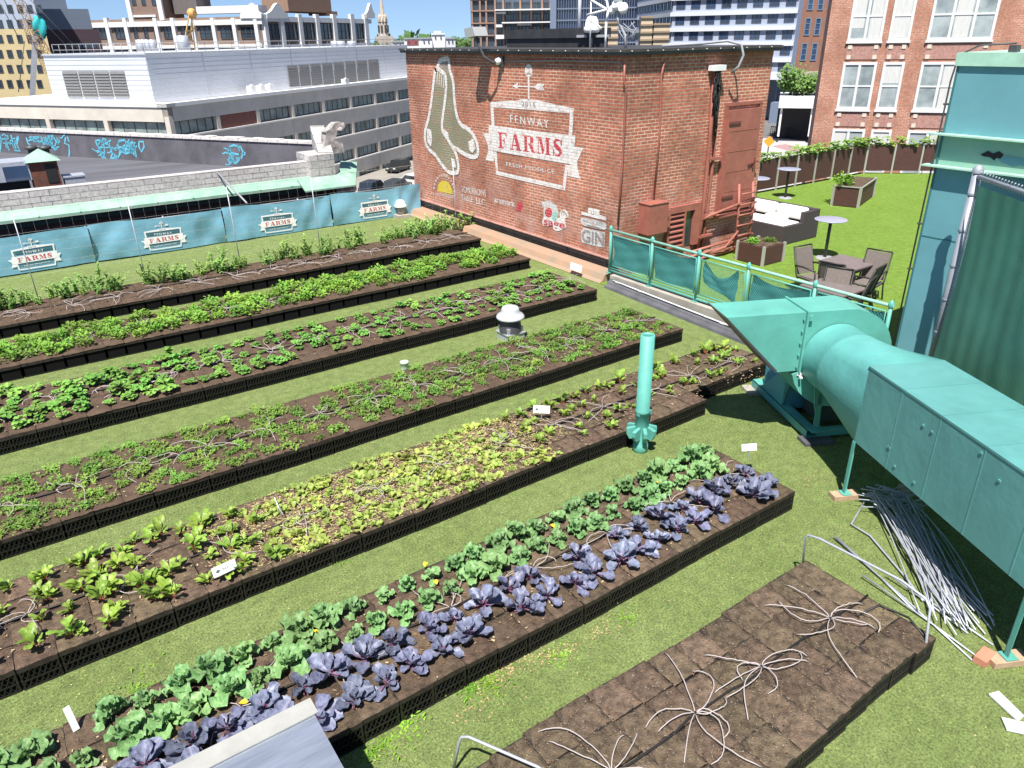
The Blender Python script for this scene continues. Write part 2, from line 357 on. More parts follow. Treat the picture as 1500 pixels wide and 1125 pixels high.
M['m_pale'] = brick_mat('pale_mural_paint', **BR, paint=((.58, .62, .62), .92))
M['m_faint'] = brick_mat('faint_mural_paint', **BR, paint=((.62, .52, .50), .42))
MUR = [M['m_white'], M['m_red'], M['m_green'], M['m_grey'], M['m_teal'], M['m_yellow'], M['m_pale'], M['m_faint']]
# ------------------------------------------------------------------ roof deck, ground
XW, YC, YF, XE = 11.85, 12.64, 22.62, 16.76      # brick penthouse: mural face x, near face y, far y, right x
GZ = -12.5
mb = MB(); mb.poly([(-2500, -600, GZ), (3500, -600, GZ), (3500, 4500, GZ), (-2500, 4500, GZ)][::1])
struct(mb, 'ground', mat('asphalt', (.13, .128, .125), .9, var=.25, vscale=.05, bump=.1, bscale=2))
roofpoly = [(-14, -12), (34.5, -12), (34.5, 12.6), (29.75, 17.45), (22.6, 17.45), (XE + .1, 17.45), (XE + .1, YF + .3), (-14, YF + .3)]
mb = MB(); mb.prism([(x, y, -.15) for x, y in roofpoly], (0, 0, GZ + .15 + .01))
struct(mb, 'building_block', brick_mat('block_brick', (.24, .10, .07), (.18, .08, .06), (.35, .28, .23), u=(1, 1)))
mb = MB(); mb.box((-14, -12, -.148), (11.2, YF + .28, 0)); struct(mb, 'turf', M['turf'])
lawn = [(11.23, -12), (34.4, -12), (34.4, 12.55), (29.7, 17.4), (XE + .1, 17.4), (XE + .1, YF + .2), (11.23, YF + .2)]
mb = MB(); mb.prism([(x, y, -.012) for x, y in lawn], (0, 0, -.13)); mb.f and None
mb2 = MB(); mb2.prism([(x, y, -.12) for x, y in lawn], (0, 0, .12)); struct(mb2, 'lawn', M['lawn'])
# ------------------------------------------------------------------ brick penthouse with the mural
pent = thing('brick_penthouse', 'red brick rooftop penthouse with a painted farm mural and black roof edge', 'building', ((XW + XE) / 2, (YC + YF) / 2, 0))
mb = MB(); mb.box((XW, YC, .0), (XE, YF, 4.86)); build(mb, 'brick_wall', M['brick'], pent)
OV = .13
mb = MB(); mb.box((XW - OV, YC - OV, 4.865), (XE + OV, YF + OV, 4.985)); mb.box((XW - OV - .03, YC - OV - .03, 4.93), (XE + OV + .03, YF + OV + .03, 4.975))
build(mb, 'roof_edge', mat('roof_edge_metal', (.055, .05, .045), .5, var=.3, vscale=3), pent)
mb = MB()
for i in range(22): mb.tube([(XW - OV - .05, YC + i * .46, 4.95), (XW - OV - .03, YC + i * .46, 4.95)], .010, 8)
for i in range(11): mb.tube([(XW + i * .46, YC - OV - .05, 4.95), (XW + i * .46, YC - OV - .03, 4.95)], .010, 8)
build(mb, 'edge_bolts', M['white'], pent)
mb = MB(); mb.box((XW - .07, YC + .02, .30), (XW - .004, YF - .02, .40)); mb.box((XW - .05, YC + .02, .2), (XW - .004, YF - .02, .30))
for i in range(7): mb.bar((XW - .09, YC + .3 + i * 1.5, .4), (XW - .09, YC + .3 + i * 1.5, .06), .02)
build(mb, 'flashing', mat('black_flashing', (.02, .02, .022), .6, var=.5, vscale=5), pent)
mb = MB(); mb.box((XW - .085, YC, .401), (XW - .004, YF, .425)); build(mb, 'brick_ledge', mat('pink_ledge', (.40, .22, .18), .8, var=.3, vscale=5), pent)
# sloping tan ledge along the wall foot
lg = MB(); lg.prism([(XW - .09, YC - .1, 0), (XW - .09, YC - .1, .2), (XW - .45, YC - .1, .17), (XW - .52, YC - .1, .05), (XW - .62, YC - .1, 0)], (0, YF - YC + .2, 0))
solo(lg, 'ledge', M['tan'], 'long tan sheet ledge at the foot of the mural wall', 'ledge', (XW - .3, (YC + YF) / 2, 0))
# mural: lay the marks on the wall, measured on the wall plane (h to the right, v up)
def q5(x, y): return 580 + x / 4.412, 60 + y / 4.412
def wallc(px, py): p = onX(px, py, XW); return (-p.y, p.z)
def wc5(x, y): return wallc(*q5(x, y))
LAY = []        # (polygon [(h,v)], colour index, layer)
def addp(pts, ci, layer, conv=wc5): LAY.append(([conv(*p) for p in pts], ci, layer))
def stroke(pts, wpx, ci, layer, conv=wc5, closed=False):
    P2 = [conv(*p) for p in pts]; w = wpx
    if closed: P2 = P2 + [P2[0], P2[1]]
    for q in ribbon2(P2, w): LAY.append((q, ci, layer))
def textbox(s, tl, tr, bl, ci, layer, conv=wc5, offset=.0, space=1.0, dest=None):
    """put lettering in the parallelogram whose corners are tl, tr, bl"""
    V, F = text_tris(s, offset, 0, space); a, b, c = conv(*tl), conv(*tr), conv(*bl)
    for f in F:
        (dest if dest is not None else LAY).append(([(c[0] + (b[0] - a[0]) * V[i][0] + (a[0] - c[0]) * V[i][1], c[1] + (b[1] - a[1]) * V[i][0] + (a[1] - c[1]) * V[i][1]) for i in f], ci, layer))
def smoothpts(P, k=3):
    out = []; n = len(P)
    for i in range(n):
        p0, p1, p2, p3 = [P[(i + j) % n] for j in (-1, 0, 1, 2)]
        for t in [j / k for j in range(k)]:
            out.append(tuple(.5 * ((2 * p1[a]) + (-p0[a] + p2[a]) * t + (2 * p0[a] - 5 * p1[a] + 4 * p2[a] - p3[a]) * t * t + (-p0[a] + 3 * p1[a] - 3 * p2[a] + p3[a]) * t ** 3) for a in (0, 1)))
    return out
sockB = smoothpts([(285, 130), (315, 118), (342, 120), (350, 190), (372, 260), (380, 380), (398, 490), (428, 545), (480, 578), (518, 640), (533, 700), (525, 742), (490, 748), (440, 728), (400, 700), (365, 680), (330, 620), (303, 575), (303, 510), (318, 400), (327, 300), (322, 225), (298, 198), (272, 176)])
sockA = smoothpts([(262, 178), (248, 250), (233, 380), (216, 490), (192, 580), (192, 650), (216, 700), (258, 738), (300, 800), (340, 843), (375, 853), (402, 846), (406, 805), (393, 735), (365, 680), (330, 620), (303, 575), (303, 510), (318, 400), (327, 300), (322, 225), (296, 196)])
addp(sockB, 2, 1); addp(sockA, 2, 2)
for k in range(5): stroke([(258 + k * 14, 185 + k * 7), (252 + k * 14, 268 + k * 9)], .05, 6, 3)
for k in range(5): stroke([(287 + k * 13, 135), (297 + k * 13, 205 + k * 6)], .045, 3, 2)
addp([(283, 128), (342, 120), (345, 138), (285, 150)], 3, 3)
stroke(sockB, .13, 0, 4, closed=True); stroke(sockA, .13, 0, 6, closed=True)
for pp in ([(204, 562), (232, 578), (238, 640), (230, 684), (206, 650)], [(312, 565), (342, 592), (350, 650), (330, 620), (306, 588)], [(360, 752), (385, 768), (392, 820), (366, 812)], [(472, 650), (503, 630), (520, 695), (498, 726), (478, 705)]): addp(pp, 0, 8)
nsock = len(LAY)
# sign
addp([(612, 395), (800, 383), (800, 376), (918, 380), (918, 384), (1153, 437), (1148, 470), (860, 444), (612, 428)], 0, 1)
addp([(612, 425), (631, 427), (639, 560), (619, 556)], 0, 1); addp([(1126, 464), (1149, 466), (1140, 612), (1117, 608)], 0, 1)
addp([(634, 712), (652, 715), (662, 850), (650, 864)], 0, 1); addp([(1096, 800), (1114, 804), (1094, 968), (1078, 945)], 0, 1)
addp([(655, 842), (1084, 934), (1092, 967), (650, 864)], 0, 1)
addp([(560, 594), (604, 600), (602, 700), (588, 650)], 0, 1); addp([(602, 690), (640, 722), (634, 778), (580, 770)], 0, 1)
addp([(1156, 682), (1214, 690), (1172, 782), (1150, 790)], 0, 1); addp([(1112, 806), (1170, 780), (1190, 890), (1112, 872)], 0, 1)
addp([(602, 545), (1162, 612), (1150, 800), (598, 706)], 0, 2)
stroke([(859, 236), (860, 382)], .07, 0, 1)
addp([(782, 286), (925, 292), (925, 302), (782, 296)], 0, 1); addp([(753, 291), (792, 268), (786, 291), (792, 313)], 0, 1); addp([(900, 291), (922, 272), (964, 276), (950, 297), (963, 322), (920, 319), (898, 303)], 0, 1)
_c = [(859 + 24 * math.cos(a * math.pi / 12), 193 + 43 * math.sin(a * math.pi / 12)) for a in range(24)]
addp(_c, 0, 1); stroke([(843, 170), (859, 177), (875, 170)], .03, 3, 2); stroke([(843, 216), (859, 209), (875, 216)], .03, 3, 2)
textbox('2015', (813, 390), (902, 398), (815, 420), 3, 3, space=1.15)
textbox('FENWAY', (738, 476), (988, 510), (742, 527), 0, 1, offset=.01, space=1.35)
textbox('FRESH PRODUCE', (712, 782), (1022, 832), (716, 808), 0, 1, offset=.012, space=1.3)
tl, tr, bl = wc5(656, 588), wc5(1082, 638), wc5(660, 690)
xs = [0, .205, .41, .62, .845]; ws = [.165, .185, .195, .205, .155]
for ch, x0, w_ in zip('FARMS', xs, ws):
    for pl in SLAB[ch]:
        LAY.append(([(bl[0] + (tr[0] - tl[0]) * (x0 + w_ * x) + (tl[0] - bl[0]) * y, bl[1] + (tr[1] - tl[1]) * (x0 + w_ * x) + (tl[1] - bl[1]) * y) for x, y in pl], 1, 3))
nsign = len(LAY)
# sponsors along the bottom: half sun, two white lines, word with red figure, leaf mark, gin plate
def qs(x, y): return 620 + x / 9.375, 240 + y / 9.375
def wcs(x, y): return wallc(*qs(x, y))
_s = [(300 - 105 * math.cos(a * math.pi / 14), 395 - 165 * math.sin(a * math.pi / 14) + 8 * math.cos(a * math.pi / 14) * -3) for a in range(15)]
addp(_s, 5, 1, wcs)
for k in range(13):
    a = math.pi * (k + .5) / 13; x, y = 290 - 140 * math.cos(a), 385 - 225 * math.sin(a) + 25 * -math.cos(a)
    ca, sa = math.cos(a), math.sin(a)
    addp([(x - 9, y - 16), (x + 9, y - 12), (x + 8, y + 14), (x - 8, y + 10)], 0, 1, wcs)
    addp([(x - 3, y - 6), (x + 3, y - 5), (x + 3, y + 5), (x - 3, y + 4)], 2, 2, wcs)
textbox('COUNTRY STYLE', (110, 382), (425, 440), (110, 418), 0, 1, wcs)
textbox('TOMORROWS', (522, 300), (858, 362), (530, 388), 0, 1, wcs, space=.9); textbox('TABLE', (525, 418), (680, 455), (528, 490), 0, 1, wcs); textbox('LLC', (728, 465), (850, 490), (732, 545), 0, 1, wcs)
textbox('aramark', (968, 445), (1258, 512), (975, 525), 0, 1, wcs, offset=.012)
addp([(1295, 540), (1330, 525), (1345, 495), (1355, 545), (1378, 575), (1350, 600), (1335, 675), (1315, 645), (1270, 660), (1285, 600)], 1, 1, wcs)
def qg(x, y): return 770 + x / 11.246, 270 + y / 11.246
def wcg(x, y): return wallc(*qg(x, y))
addp(smoothpts([(258, 305), (330, 268), (420, 290), (500, 330), (540, 440), (545, 500), (500, 610), (440, 640), (380, 590), (300, 540), (300, 400)], 2), 6, 1, wcg)
addp(smoothpts([(290, 545), (360, 530), (560, 560), (560, 480), (620, 405), (690, 450), (712, 545), (650, 560), (670, 700), (620, 740), (530, 770), (460, 740), (440, 680), (290, 680)], 2), 0, 2, wcg)
addp(smoothpts([(320, 440), (380, 385), (430, 410), (440, 480), (410, 540), (340, 520)], 2), 1, 3, wcg)
addp(smoothpts([(455, 480), (500, 450), (535, 500), (510, 580), (480, 610), (440, 560)], 2), 4, 3, wcg)
stroke([(590, 480), (620, 430), (640, 500)], .03, 2, 3, wcg); stroke([(640, 440), (690, 520)], .03, 2, 3, wcg)
textbox('sage', (305, 580), (655, 650), (300, 700), 1, 4, wcg, offset=.02)
addp([(920, 440), (1030, 470), (1035, 385), (1220, 420), (1220, 500), (1335, 540), (1325, 600), (920, 500)], 0, 1, wcg)
addp(smoothpts([(912, 560), (960, 545), (1310, 630), (1330, 690), (1300, 750), (960, 680), (915, 620)], 2), 6, 2, wcg)
textbox('U', (1080, 440), (1130, 450), (1085, 490), 3, 3, wcg)
textbox('BULLY BOY', (950, 570), (1300, 650), (955, 610), 3, 3, wcg)
addp([(1010, 660), (1225, 712), (1222, 745), (1008, 692)], 3, 3, wcg)
addp(smoothpts([(915, 770), (960, 715), (1310, 790), (1300, 1040), (1120, 1010), (930, 960)], 1), 6, 1, wcg)
textbox('GIN', (930, 735), (1300, 812), (930, 945), 3, 3, wcg, offset=.025)
nspon = len(LAY)
# faint old paint scrubbed off between the sponsors
for (cx, cy, rx, ry) in ((660, 270, 26, 10), (745, 300, 22, 12), (730, 262, 24, 12), (690, 298, 20, 8), (800, 336, 20, 8)):
    rr = random.Random(int(cx)); LAY.append(([wallc(cx + rx * math.cos(a / 9 * math.pi) * rr.uniform(.6, 1.1), cy + ry * math.sin(a / 9 * math.pi) * rr.uniform(.6, 1.1)) for a in range(18)], 7, 0))
def wall3(h, v, layer): return (XW - .004 - .002 * layer, -h, v)
def lay_mesh(items, name, parent, fn=wall3, mats=MUR):
    mb = MB()
    for k_, (pts, ci, ly) in enumerate(items):
        if len(pts) < 3: continue
        P3 = [fn(h, v, ly + .08 * (k_ % 11)) for h, v in pts]; mb.poly(P3, ci)
    # face outwards, give the marks their order of colours
    return build(mb, name, mats, parent)
lay_mesh(LAY[:nsock], 'mural_socks', pent); lay_mesh(LAY[nsock:nsign], 'mural_sign', pent); lay_mesh(LAY[nsign:nspon], 'mural_sponsors', pent); pass
# near face: door, ladder, pipes, box, louvre
Y0 = YC
def nf(px, py, off=0): p = onY(px, py, Y0 - off); return p
def qn(x, y): return 680 + x / 3.1915, 0 + y / 3.1915
def rect_on_near(px0, py0, px1, py1): a = nf(px0, py0); b = nf(px1, py1); return min(a.x, b.x), min(a.z, b.z), max(a.x, b.x), max(a.z, b.z)
xa, xb = nf(1057, 240).x, nf(1101, 240).x; zt, zb = nf(1080, 160).z, nf(1075, 305).z
mb = MB(); mb.box((xa, Y0 - .10, zb), (xb, Y0 - .004, zt))
for i in range(1, 5): z = zb + (zt - zb) * i / 5; mb.box((xa + .06, Y0 - .106, z - .008), (xb - .06, Y0 - .1005, z + .008))
door = build(mb, 'door', M['rust_red'], pent)
mb = MB(); mb.box((xa - .1, Y0 - .05, zb - .06), (xa - .003, Y0 - .004, zt + .09)); mb.box((xb + .003, Y0 - .05, zb - .06), (xb + .1, Y0 - .004, zt + .09)); mb.box((xa - .1, Y0 - .055, zt + .091), (xb + .1, Y0 - .003, zt + .17)); mb.box((xa - .14, Y0 - .2, zb - .12), (xb + .14, Y0 - .003, zb - .061))
build(mb, 'frame', M['rust_red'], door)
mb = MB()
for f in (.15, .88): z = zb + (zt - zb) * f; mb.box((xa + .0, Y0 - .13, z - .03), (xa + .42, Y0 - .107, z + .03))
mb.bar((xb - .3, Y0 - .13, zb + 1.1), (xb + .08, Y0 - .13, zb + 1.16), .03); mb.bar((xb - .1, Y0 - .13, zb + 1.0), (xb - .06, Y0 - .13, zb + 1.25), .03)
build(mb, 'hinge', mat('dark_red_iron', (.16, .05, .04), .6), door)
x0, z0, x1, z1 = rect_on_near(934, 338, 963, 290)
mb = MB(); mb.box((x0, Y0 - .36, z0 - .05), (x0 + .62, Y0 - .004, z1 - .05)); mb.box((x0 + .63, Y0 - .2, z0), (x0 + .88, Y0 - .004, z0 + .42)); mb.box((x0 - .015, Y0 - .375, z1 - .05), (x0 + .635, Y0 - .004, z1 - .03))
build(mb, 'utility_box', M['rust_red'], pent)
xa, xb = nf(977, 335).x, nf(1012, 330).x; zt, zb = nf(995, 310).z, nf(1000, 360).z
xm = xa + (xb - xa) * .58
mb = MB(); mb.box((xa, Y0 - .01, zb), (xb, Y0 - .004, zt)); lv = build(mb, 'louvre_window', M['black'], pent)
mb = MB(); n = 7
for i in range(n):
    z = zb + (zt - zb) * (i + .2) / n; mb.prism([(xa, Y0 - .09, z), (xa, Y0 - .02, z + .075), (xa, Y0 - .02, z + .09), (xa, Y0 - .09, z + .03)], (xm - xa, 0, 0))
build(mb, 'slats', M['rust_red'], lv)
mb = MB(); mb.box((xm + .05, Y0 - .016, zb), (xb, Y0 - .0105, zt)); build(mb, 'pane', mat('dark_glass', (.03, .05, .05), .1, spec=.8), lv)
mb = MB(); mb.box((xa - .08, Y0 - .1, zb), (xa - .001, Y0 - .005, zt)); mb.box((xb + .001, Y0 - .1, zb), (xb + .22, Y0 - .005, zt)); mb.box((xa - .08, Y0 - .1, zt + .001), (xb + .22, Y0 - .005, zt + .16)); mb.box((xm, Y0 - .1, zb), (xm + .05, Y0 - .017, zt))
build(mb, 'frame', M['rust_red'], lv)
# vertical pipes
def npipe(name, pts, r, m, off=.05): mb = MB(); mb.tube([onY(px, py, Y0 - off) for px, py in pts], r, 8); return build(mb, name, m, pent)
npipe('conduit', [(915, 95), (914, 118), (917, 130), (911, 250), (905, 330)], .022, M['rust_red'])
npipe('conduit', [(973, 90), (969, 110), (966, 200), (958, 285)], .022, M['rust_red'])
npipe('drain_pipe', [(1047, 105), (1040, 200), (1031, 300), (1020, 375)], .05, M['rust_red'], .08)
npipe('drain_pipe', [(1053, 130), (1046, 220), (1036, 310), (1026, 380)], .04, M['rust_red'], .07)
mb = MB()
for (px, py) in ((1038, 232), (1030, 315), (1024, 345)): p = nf(px, py); mb.box((p.x - .14, Y0 - .14, p.z - .03), (p.x + .35, Y0 - .05, p.z + .03))
build(mb, 'pipe_clamp', M['rust_red'], pent)
# bundle of black cable hanging from the white cap, with the metal hose coming over the roof edge
mb = MB(); rr = random.Random(3)
for k in range(14):
    pts = [];
    for i in range(9):
        t = i / 8; px = 1052 + (1 + rr.uniform(-5, 5) * math.sin(t * 3)) - t * 6 + (k % 5 - 2) * 1.6 * (1 - t); py = 103 + t * rr.choice((45, 60, 75, 95)); pts.append(onY(px, py, Y0 - .12 - .02 * (k % 4)))
    mb.tube(pts, .018, 5)
mb.tube([onY(1052, 165, Y0 - .12), onY(1050, 190, Y0 - .12), onY(1044, 228, Y0 - .1)], .012, 5)
cb_ = build(mb, 'cable_bundle', M['black'], pent)
mb = MB(); p = onY(1053, 100, Y0 - .16); mb.box((p.x - .2, p.y - .05, p.z - .05), (p.x + .2, p.y + .14, p.z + .07)); build(mb, 'cap', M['white'], cb_)
mb = MB(); mb.tube([(13.5, YC + .6, 5.02), (14.4, YC + .3, 5.05), (15.0, YC - .02, 5.10), (15.15, YC - .3, 5.02), (15.2, YC - .36, 4.8), (15.15, YC - .3, 4.55), (15.08, YC - .16, 4.42)], .03, 8); build(mb, 'cable_hose', M['grey'], cb_)
# ladder and bent rails low on the right
mb = MB()
for s in (0, .55): mb.tube([(15.75 + s, Y0 - .3, -.15 + .15), (15.85 + s, Y0 - .22, 1.05), (15.9 + s, Y0 - .1, 1.75)], .035, 8)
for i in range(6): z = .18 + i * .27; mb.tube([(15.72 + z * .05, Y0 - .3, z), (16.35 + z * .05, Y0 - .3, z)], .022, 6)
mb.tube([(14.6, Y0 - .1, 1.0), (14.75, Y0 - .22, 1.12), (16.4, Y0 - .22, 1.35)], .035, 8)
mb.tube([(14.6, Y0 - .2, .1), (15.3, Y0 - .35, .25), (15.75, Y0 - .35, .6)], .03, 8)
for i in range(3): mb.tube([(14.0, Y0 - .25, .05 + i * .12), (16.5, Y0 - .25, .12 + i * .14)], .035, 8)
solo(mb, 'wall_ladder', M['rust_red'], 'rust red steel ladder with bent rails against the brick near face', 'ladder', (16, Y0 - .2, 0))
# cable along the top of the mural and its floodlight
lt = thing('floodlight', 'dark wall floodlight on a curved arm over the mural', 'floodlight', tuple(onX(733, 92, XW - .02)))
p = onX(735, 90, XW - .02)
mb = MB(); mb.tube([p, p + Vector((-.25, .05, -.02)), p + Vector((-.42, .2, .12)), p + Vector((-.5, .32, .42)), p + Vector((-.5, .4, .62))], .035, 8); mb.box(p - Vector((.05, .1, .12)), p + Vector((.0, .1, .12))); build(mb, 'arm', M['dgrey'], lt)
mb = MB(); c = p + Vector((-.5, .45, .66)); mb.prism([c + Vector((-.15, -.22, -.05)), c + Vector((-.15, .25, -.1)), c + Vector((-.15, .3, .12)), c + Vector((-.15, -.1, .16))], (.4, 0, 0)); build(mb, 'lamp_head', mat('lamp_grey', (.32, .33, .33), .4), lt)
mb = MB(); mb.lathe(tuple(onX(747, 90, XW - .1)), [(0, -.08 + onX(747, 90, XW).z - 0)] , 4) if False else None
cc = onX(729, 89, XW - .1)
mb = MB(); c = onX(730, 89.5, XW - .12)
for i in range(1): mb.tube([c + Vector((.1, 0, 0)), c + Vector((.02, 0, 0)), c + Vector((-.05, 0, -.02)), c + Vector((-.08, 0, -.03))], [.03, .085, .085, .04], 12)
build(mb, 'white_globe', M['white'], lt)
mb = MB(); mb.tube([onX(733, 90, XW - .03), onX(820, 89, XW - .03), onX(905, 91, XW - .03), onX(913, 97, XW - .03)], .012, 5); build(mb, 'mural_cable', M['grey'], pent)
# things on the penthouse roof
zr = 4.99
mb = MB(); mb.box((13.6, 15.75, zr), (14.1, 19.6, zr + .34)); mb.box((13.55, 15.7, zr + .22), (14.15, 19.65, zr + .45))
solo(mb, 'roof_hatch', mat('black_roofing', (.03, .031, .036), .8, var=.4, vscale=3), 'low black curb box on the brick penthouse roof', 'hatch', (14.6, 17.5, zr))
a = onX(848, 64, 14.0); b = onX(848, 0, 14.0)
mb = MB(); mb.cyl((a.x, a.y), .05, zr, 7.4, 12); solo(mb, 'antenna_mast', M['white'], 'tall white pole on the brick penthouse roof', 'mast', (a.x, a.y, zr))
c = onX(867, 40, 13.6)
d_ = thing('radome', 'white dome antenna on a strut behind the roof edge', 'antenna', (c.x, c.y, zr))
mb = MB(); mb.lathe((c.x, c.y), [(0, c.z + .26), (.11, c.z + .24), (.165, c.z + .13), (.175, c.z + .02), (.2, c.z), (.21, c.z - .07), (.17, c.z - .12), (0, c.z - .14)]); build(mb, 'dome', M['white'], d_)
mb = MB(); mb.cyl((c.x, c.y), .04, zr, c.z - .12, 10); mb.bar((c.x - .1, c.y + .45, c.z - .2), (c.x + .15, c.y - .5, c.z - .2), .06); build(mb, 'stand', M['grey'], d_)
mb = MB(); fr = lambda px, py: onX(px, py, 13.2)
for s in (((866, 0), (891, 15)), ((860, 22), (889, 14)), ((866, 30), (881, 42)), ((889, 2), (891, 15)), ((891, 15), (888, 32)), ((878, -8), (890, 2))): mb.tube([fr(*s[0]), fr(*s[1])], .028, 6)
p = fr(888, 32); mb.tube([p, (p.x, p.y, zr)], .028, 6); p = fr(866, 0); mb.tube([p, (p.x, p.y, zr)], .02, 6)
solo(mb, 'strut_mast', M['white'], 'white triangular strut frame beside the dome antenna', 'frame', (13.2, fr(888, 32).y, zr))
# cluster of white panel antennas on a leaning pole
ca = thing('antenna_cluster', 'cluster of white dish antennas on a leaning pole above the roof corner', 'antenna', tuple(onX(917, 62, 12.6)))
A = lambda px, py: onX(px, py, 12.6)
mb = MB(); mb.tube([(A(917, 60).x, A(917, 60).y, zr), A(916, 52), A(905, 28), A(904, 2)], .035, 8)
for q in range(10): rr = random.Random(q); mb.tube([A(915 + rr.uniform(-3, 12), 60), A(912 + rr.uniform(-8, 22), 48 + rr.uniform(-4, 4)), A(908 + rr.uniform(-6, 26), 38 + rr.uniform(-6, 6))], .012, 5)
build(mb, 'pole', M['grey'], ca)
for (px, py, s_) in ((906, 6, .14), (915, 12, .12), (899, 14, .1), (908, -4, .12)):
    c = A(px, py); mb = MB(); mb.tube([c + Vector((-.1, 0, .02)), c + Vector((-.06, 0, 0)), c + Vector((.0, 0, 0)), c + Vector((.06, 0, 0))], [s_ * .7, s_, s_ * .95, s_ * .3], 14); build(mb, 'dish', M['white'], ca)
# ------------------------------------------------------------------ beds of milk crates
CZ = .26
BEDS = {   # name: (y0, y1, rows, x end, first x)
 'near': (2.00, 3.36, 4, 6.03, 1.05), 'cabbage': (4.22, 5.62, 4, 7.05, -1.6), 'lettuce': (6.54, 7.94, 4, 10.1, -1.6),
 'carrot': (8.83, 10.30, 4, 10.05, -1.6), 'strawberry': (11.62, 13.30, 5, 10.36, -1.6), 'parsley': (14.52, 15.95, 4, 10.7, -1.6), 'pea': (17.0, 18.45, 4, 10.85, -1.6)}
BNAME = {'near': 'bare soil bed', 'cabbage': 'cabbage bed', 'lettuce': 'yellow lettuce bed', 'carrot': 'feathery carrot bed', 'strawberry': 'fifth bed out', 'parsley': 'bushy herb bed', 'pea': 'farthest bed'}
def crate_geo(mb, cx, cy, L, W, detail=True, faces='xy', h=CZ):
    hx, hy = L / 2 - .006, W / 2 - .006; t = .008
    # liner box inside
    mb.box((cx - hx + .018, cy - hy + .018, .004), (cx + hx - .018, cy + hy - .018, h - .035), 1)
    rim = .055
    for (ax, sgn) in (('y', -1), ('y', 1), ('x', -1), ('x', 1)):
        if ax == 'y':
            def bx(u0, u1, z0, z1, d0=0, d1=t, mi=0, ax=ax, sgn=sgn): mb.box((cx + u0, cy + sgn * (hy - d0), z0), (cx + u1, cy + sgn * (hy - d1), z1), mi)
            hu = hx
            P = lambda u, z, d=.004: (cx + u, cy + sgn * (hy - d), z)
        else:
            def bx(u0, u1, z0, z1, d0=0, d1=t, mi=0, ax=ax, sgn=sgn): mb.box((cx + sgn * (hx - d0), cy + u0, z0), (cx + sgn * (hx - d1), cy + u1, z1), mi)
            hu = hy
            P = lambda u, z, d=.004: (cx + sgn * (hx - d), cy + u, z)
        bx(-hu, hu, h - rim, h - .004, -.004, t, 2)         # plain upper band
        bx(-hu, hu, .0, .022)
        if not detail: continue
        bx(-hu, hu, .092, .104, -.001, t - .002)
        bx(-hu, -hu + .018, .022, h - rim); bx(hu - .018, hu, .022, h - rim)
        n = 7; zb_, zt_ = .022, h - rim
        for i in range(-2, n):
            u0 = -hu + (i) * (2 * hu / n); u1 = u0 + 2 * (2 * hu / n)
            a, b = max(u0, -hu), min(u1, hu)
            if b <= a: continue
            za = zb_ + (zt_ - zb_) * (a - u0) / (u1 - u0); zb2 = zb_ + (zt_ - zb_) * (b - u0) / (u1 - u0)
            mb.bar(P(a, za), P(b, zb2), .007, .008)
            mb.bar(P(-a, za, .009), P(-b, zb2, .009), .005, .006)
def soil_geo(mb, cx, cy, L, W, seed, mi=0, amp=.012):
    hx, hy = L / 2 - .001, W / 2 - .001
    def f(u, v):
        x, y = cx - hx + 2 * hx * u, cy - hy + 2 * hy * v
        e = min(u, 1 - u, v, 1 - v); z = CZ - .003 + .012 * min(1, e * 8)
        z += amp * noise.noise(Vector((x * 9, y * 9, seed))) + amp * .9 * noise.noise(Vector((x * 28, y * 28, seed * 2)))
        return (x, y, z)
    mb.grid(f, 9, 9, mi)
PX = .332
crate_mb = {}
def crate_master(W, k, dry):
    mb = MB(); crate_geo(mb, 0, 0, PX, W); me = mb.mesh('crate_body', [M['crate'], M['bag'], M['rim']])
    ms = []
    for s in range(4):
        b = MB(); soil_geo(b, 0, 0, PX, W, s * 3.7 + k); ms.append(b.mesh('soil', [M['soil_dry'] if dry else M['soil']]))
    return me, ms
rng = random.Random(11)
FRONT_WORD = ['front row', 'second row', 'third row', 'back row', 'rearmost row']
for bname in ('near', 'cabbage', 'lettuce'):
    y0, y1, rows, xe, xs_ = BEDS[bname]; W = (y1 - y0) / rows; me, ms = crate_master(W, hash(bname) % 7 if False else len(bname), bname == 'near')
    ncol = int((xe - xs_) / PX + 1e-6)
    for r in range(rows):
        for c in range(ncol):
            x = xe - PX / 2 - c * PX; y = y0 + W / 2 + r * W
            if bname == 'lettuce' and r == 0 and x > 8.15: continue
            jx, jy = rng.uniform(-.004, .004), rng.uniform(-.006, .006) + (.012 * math.sin(c * .55 + r))
            if bname == 'near': jy += .02 * math.sin(c * .9)
            o = bpy.data.objects.new('milk_crate', me); COL.objects.link(o); o.location = (x + jx, y + jy, rng.uniform(0, .004)); o.rotation_euler = (rng.uniform(-.006, .006), rng.uniform(-.006, .006), rng.uniform(-.012, .012))
            tag(o, 'milk crate, %s from far end, %s, %s' % (nth(c + 1), FRONT_WORD[r], BNAME[bname]), 'crate', 'milk crates of the ' + BNAME[bname])
            s = bpy.data.objects.new('soil', ms[rng.randrange(4)]); COL.objects.link(s); s.parent = o
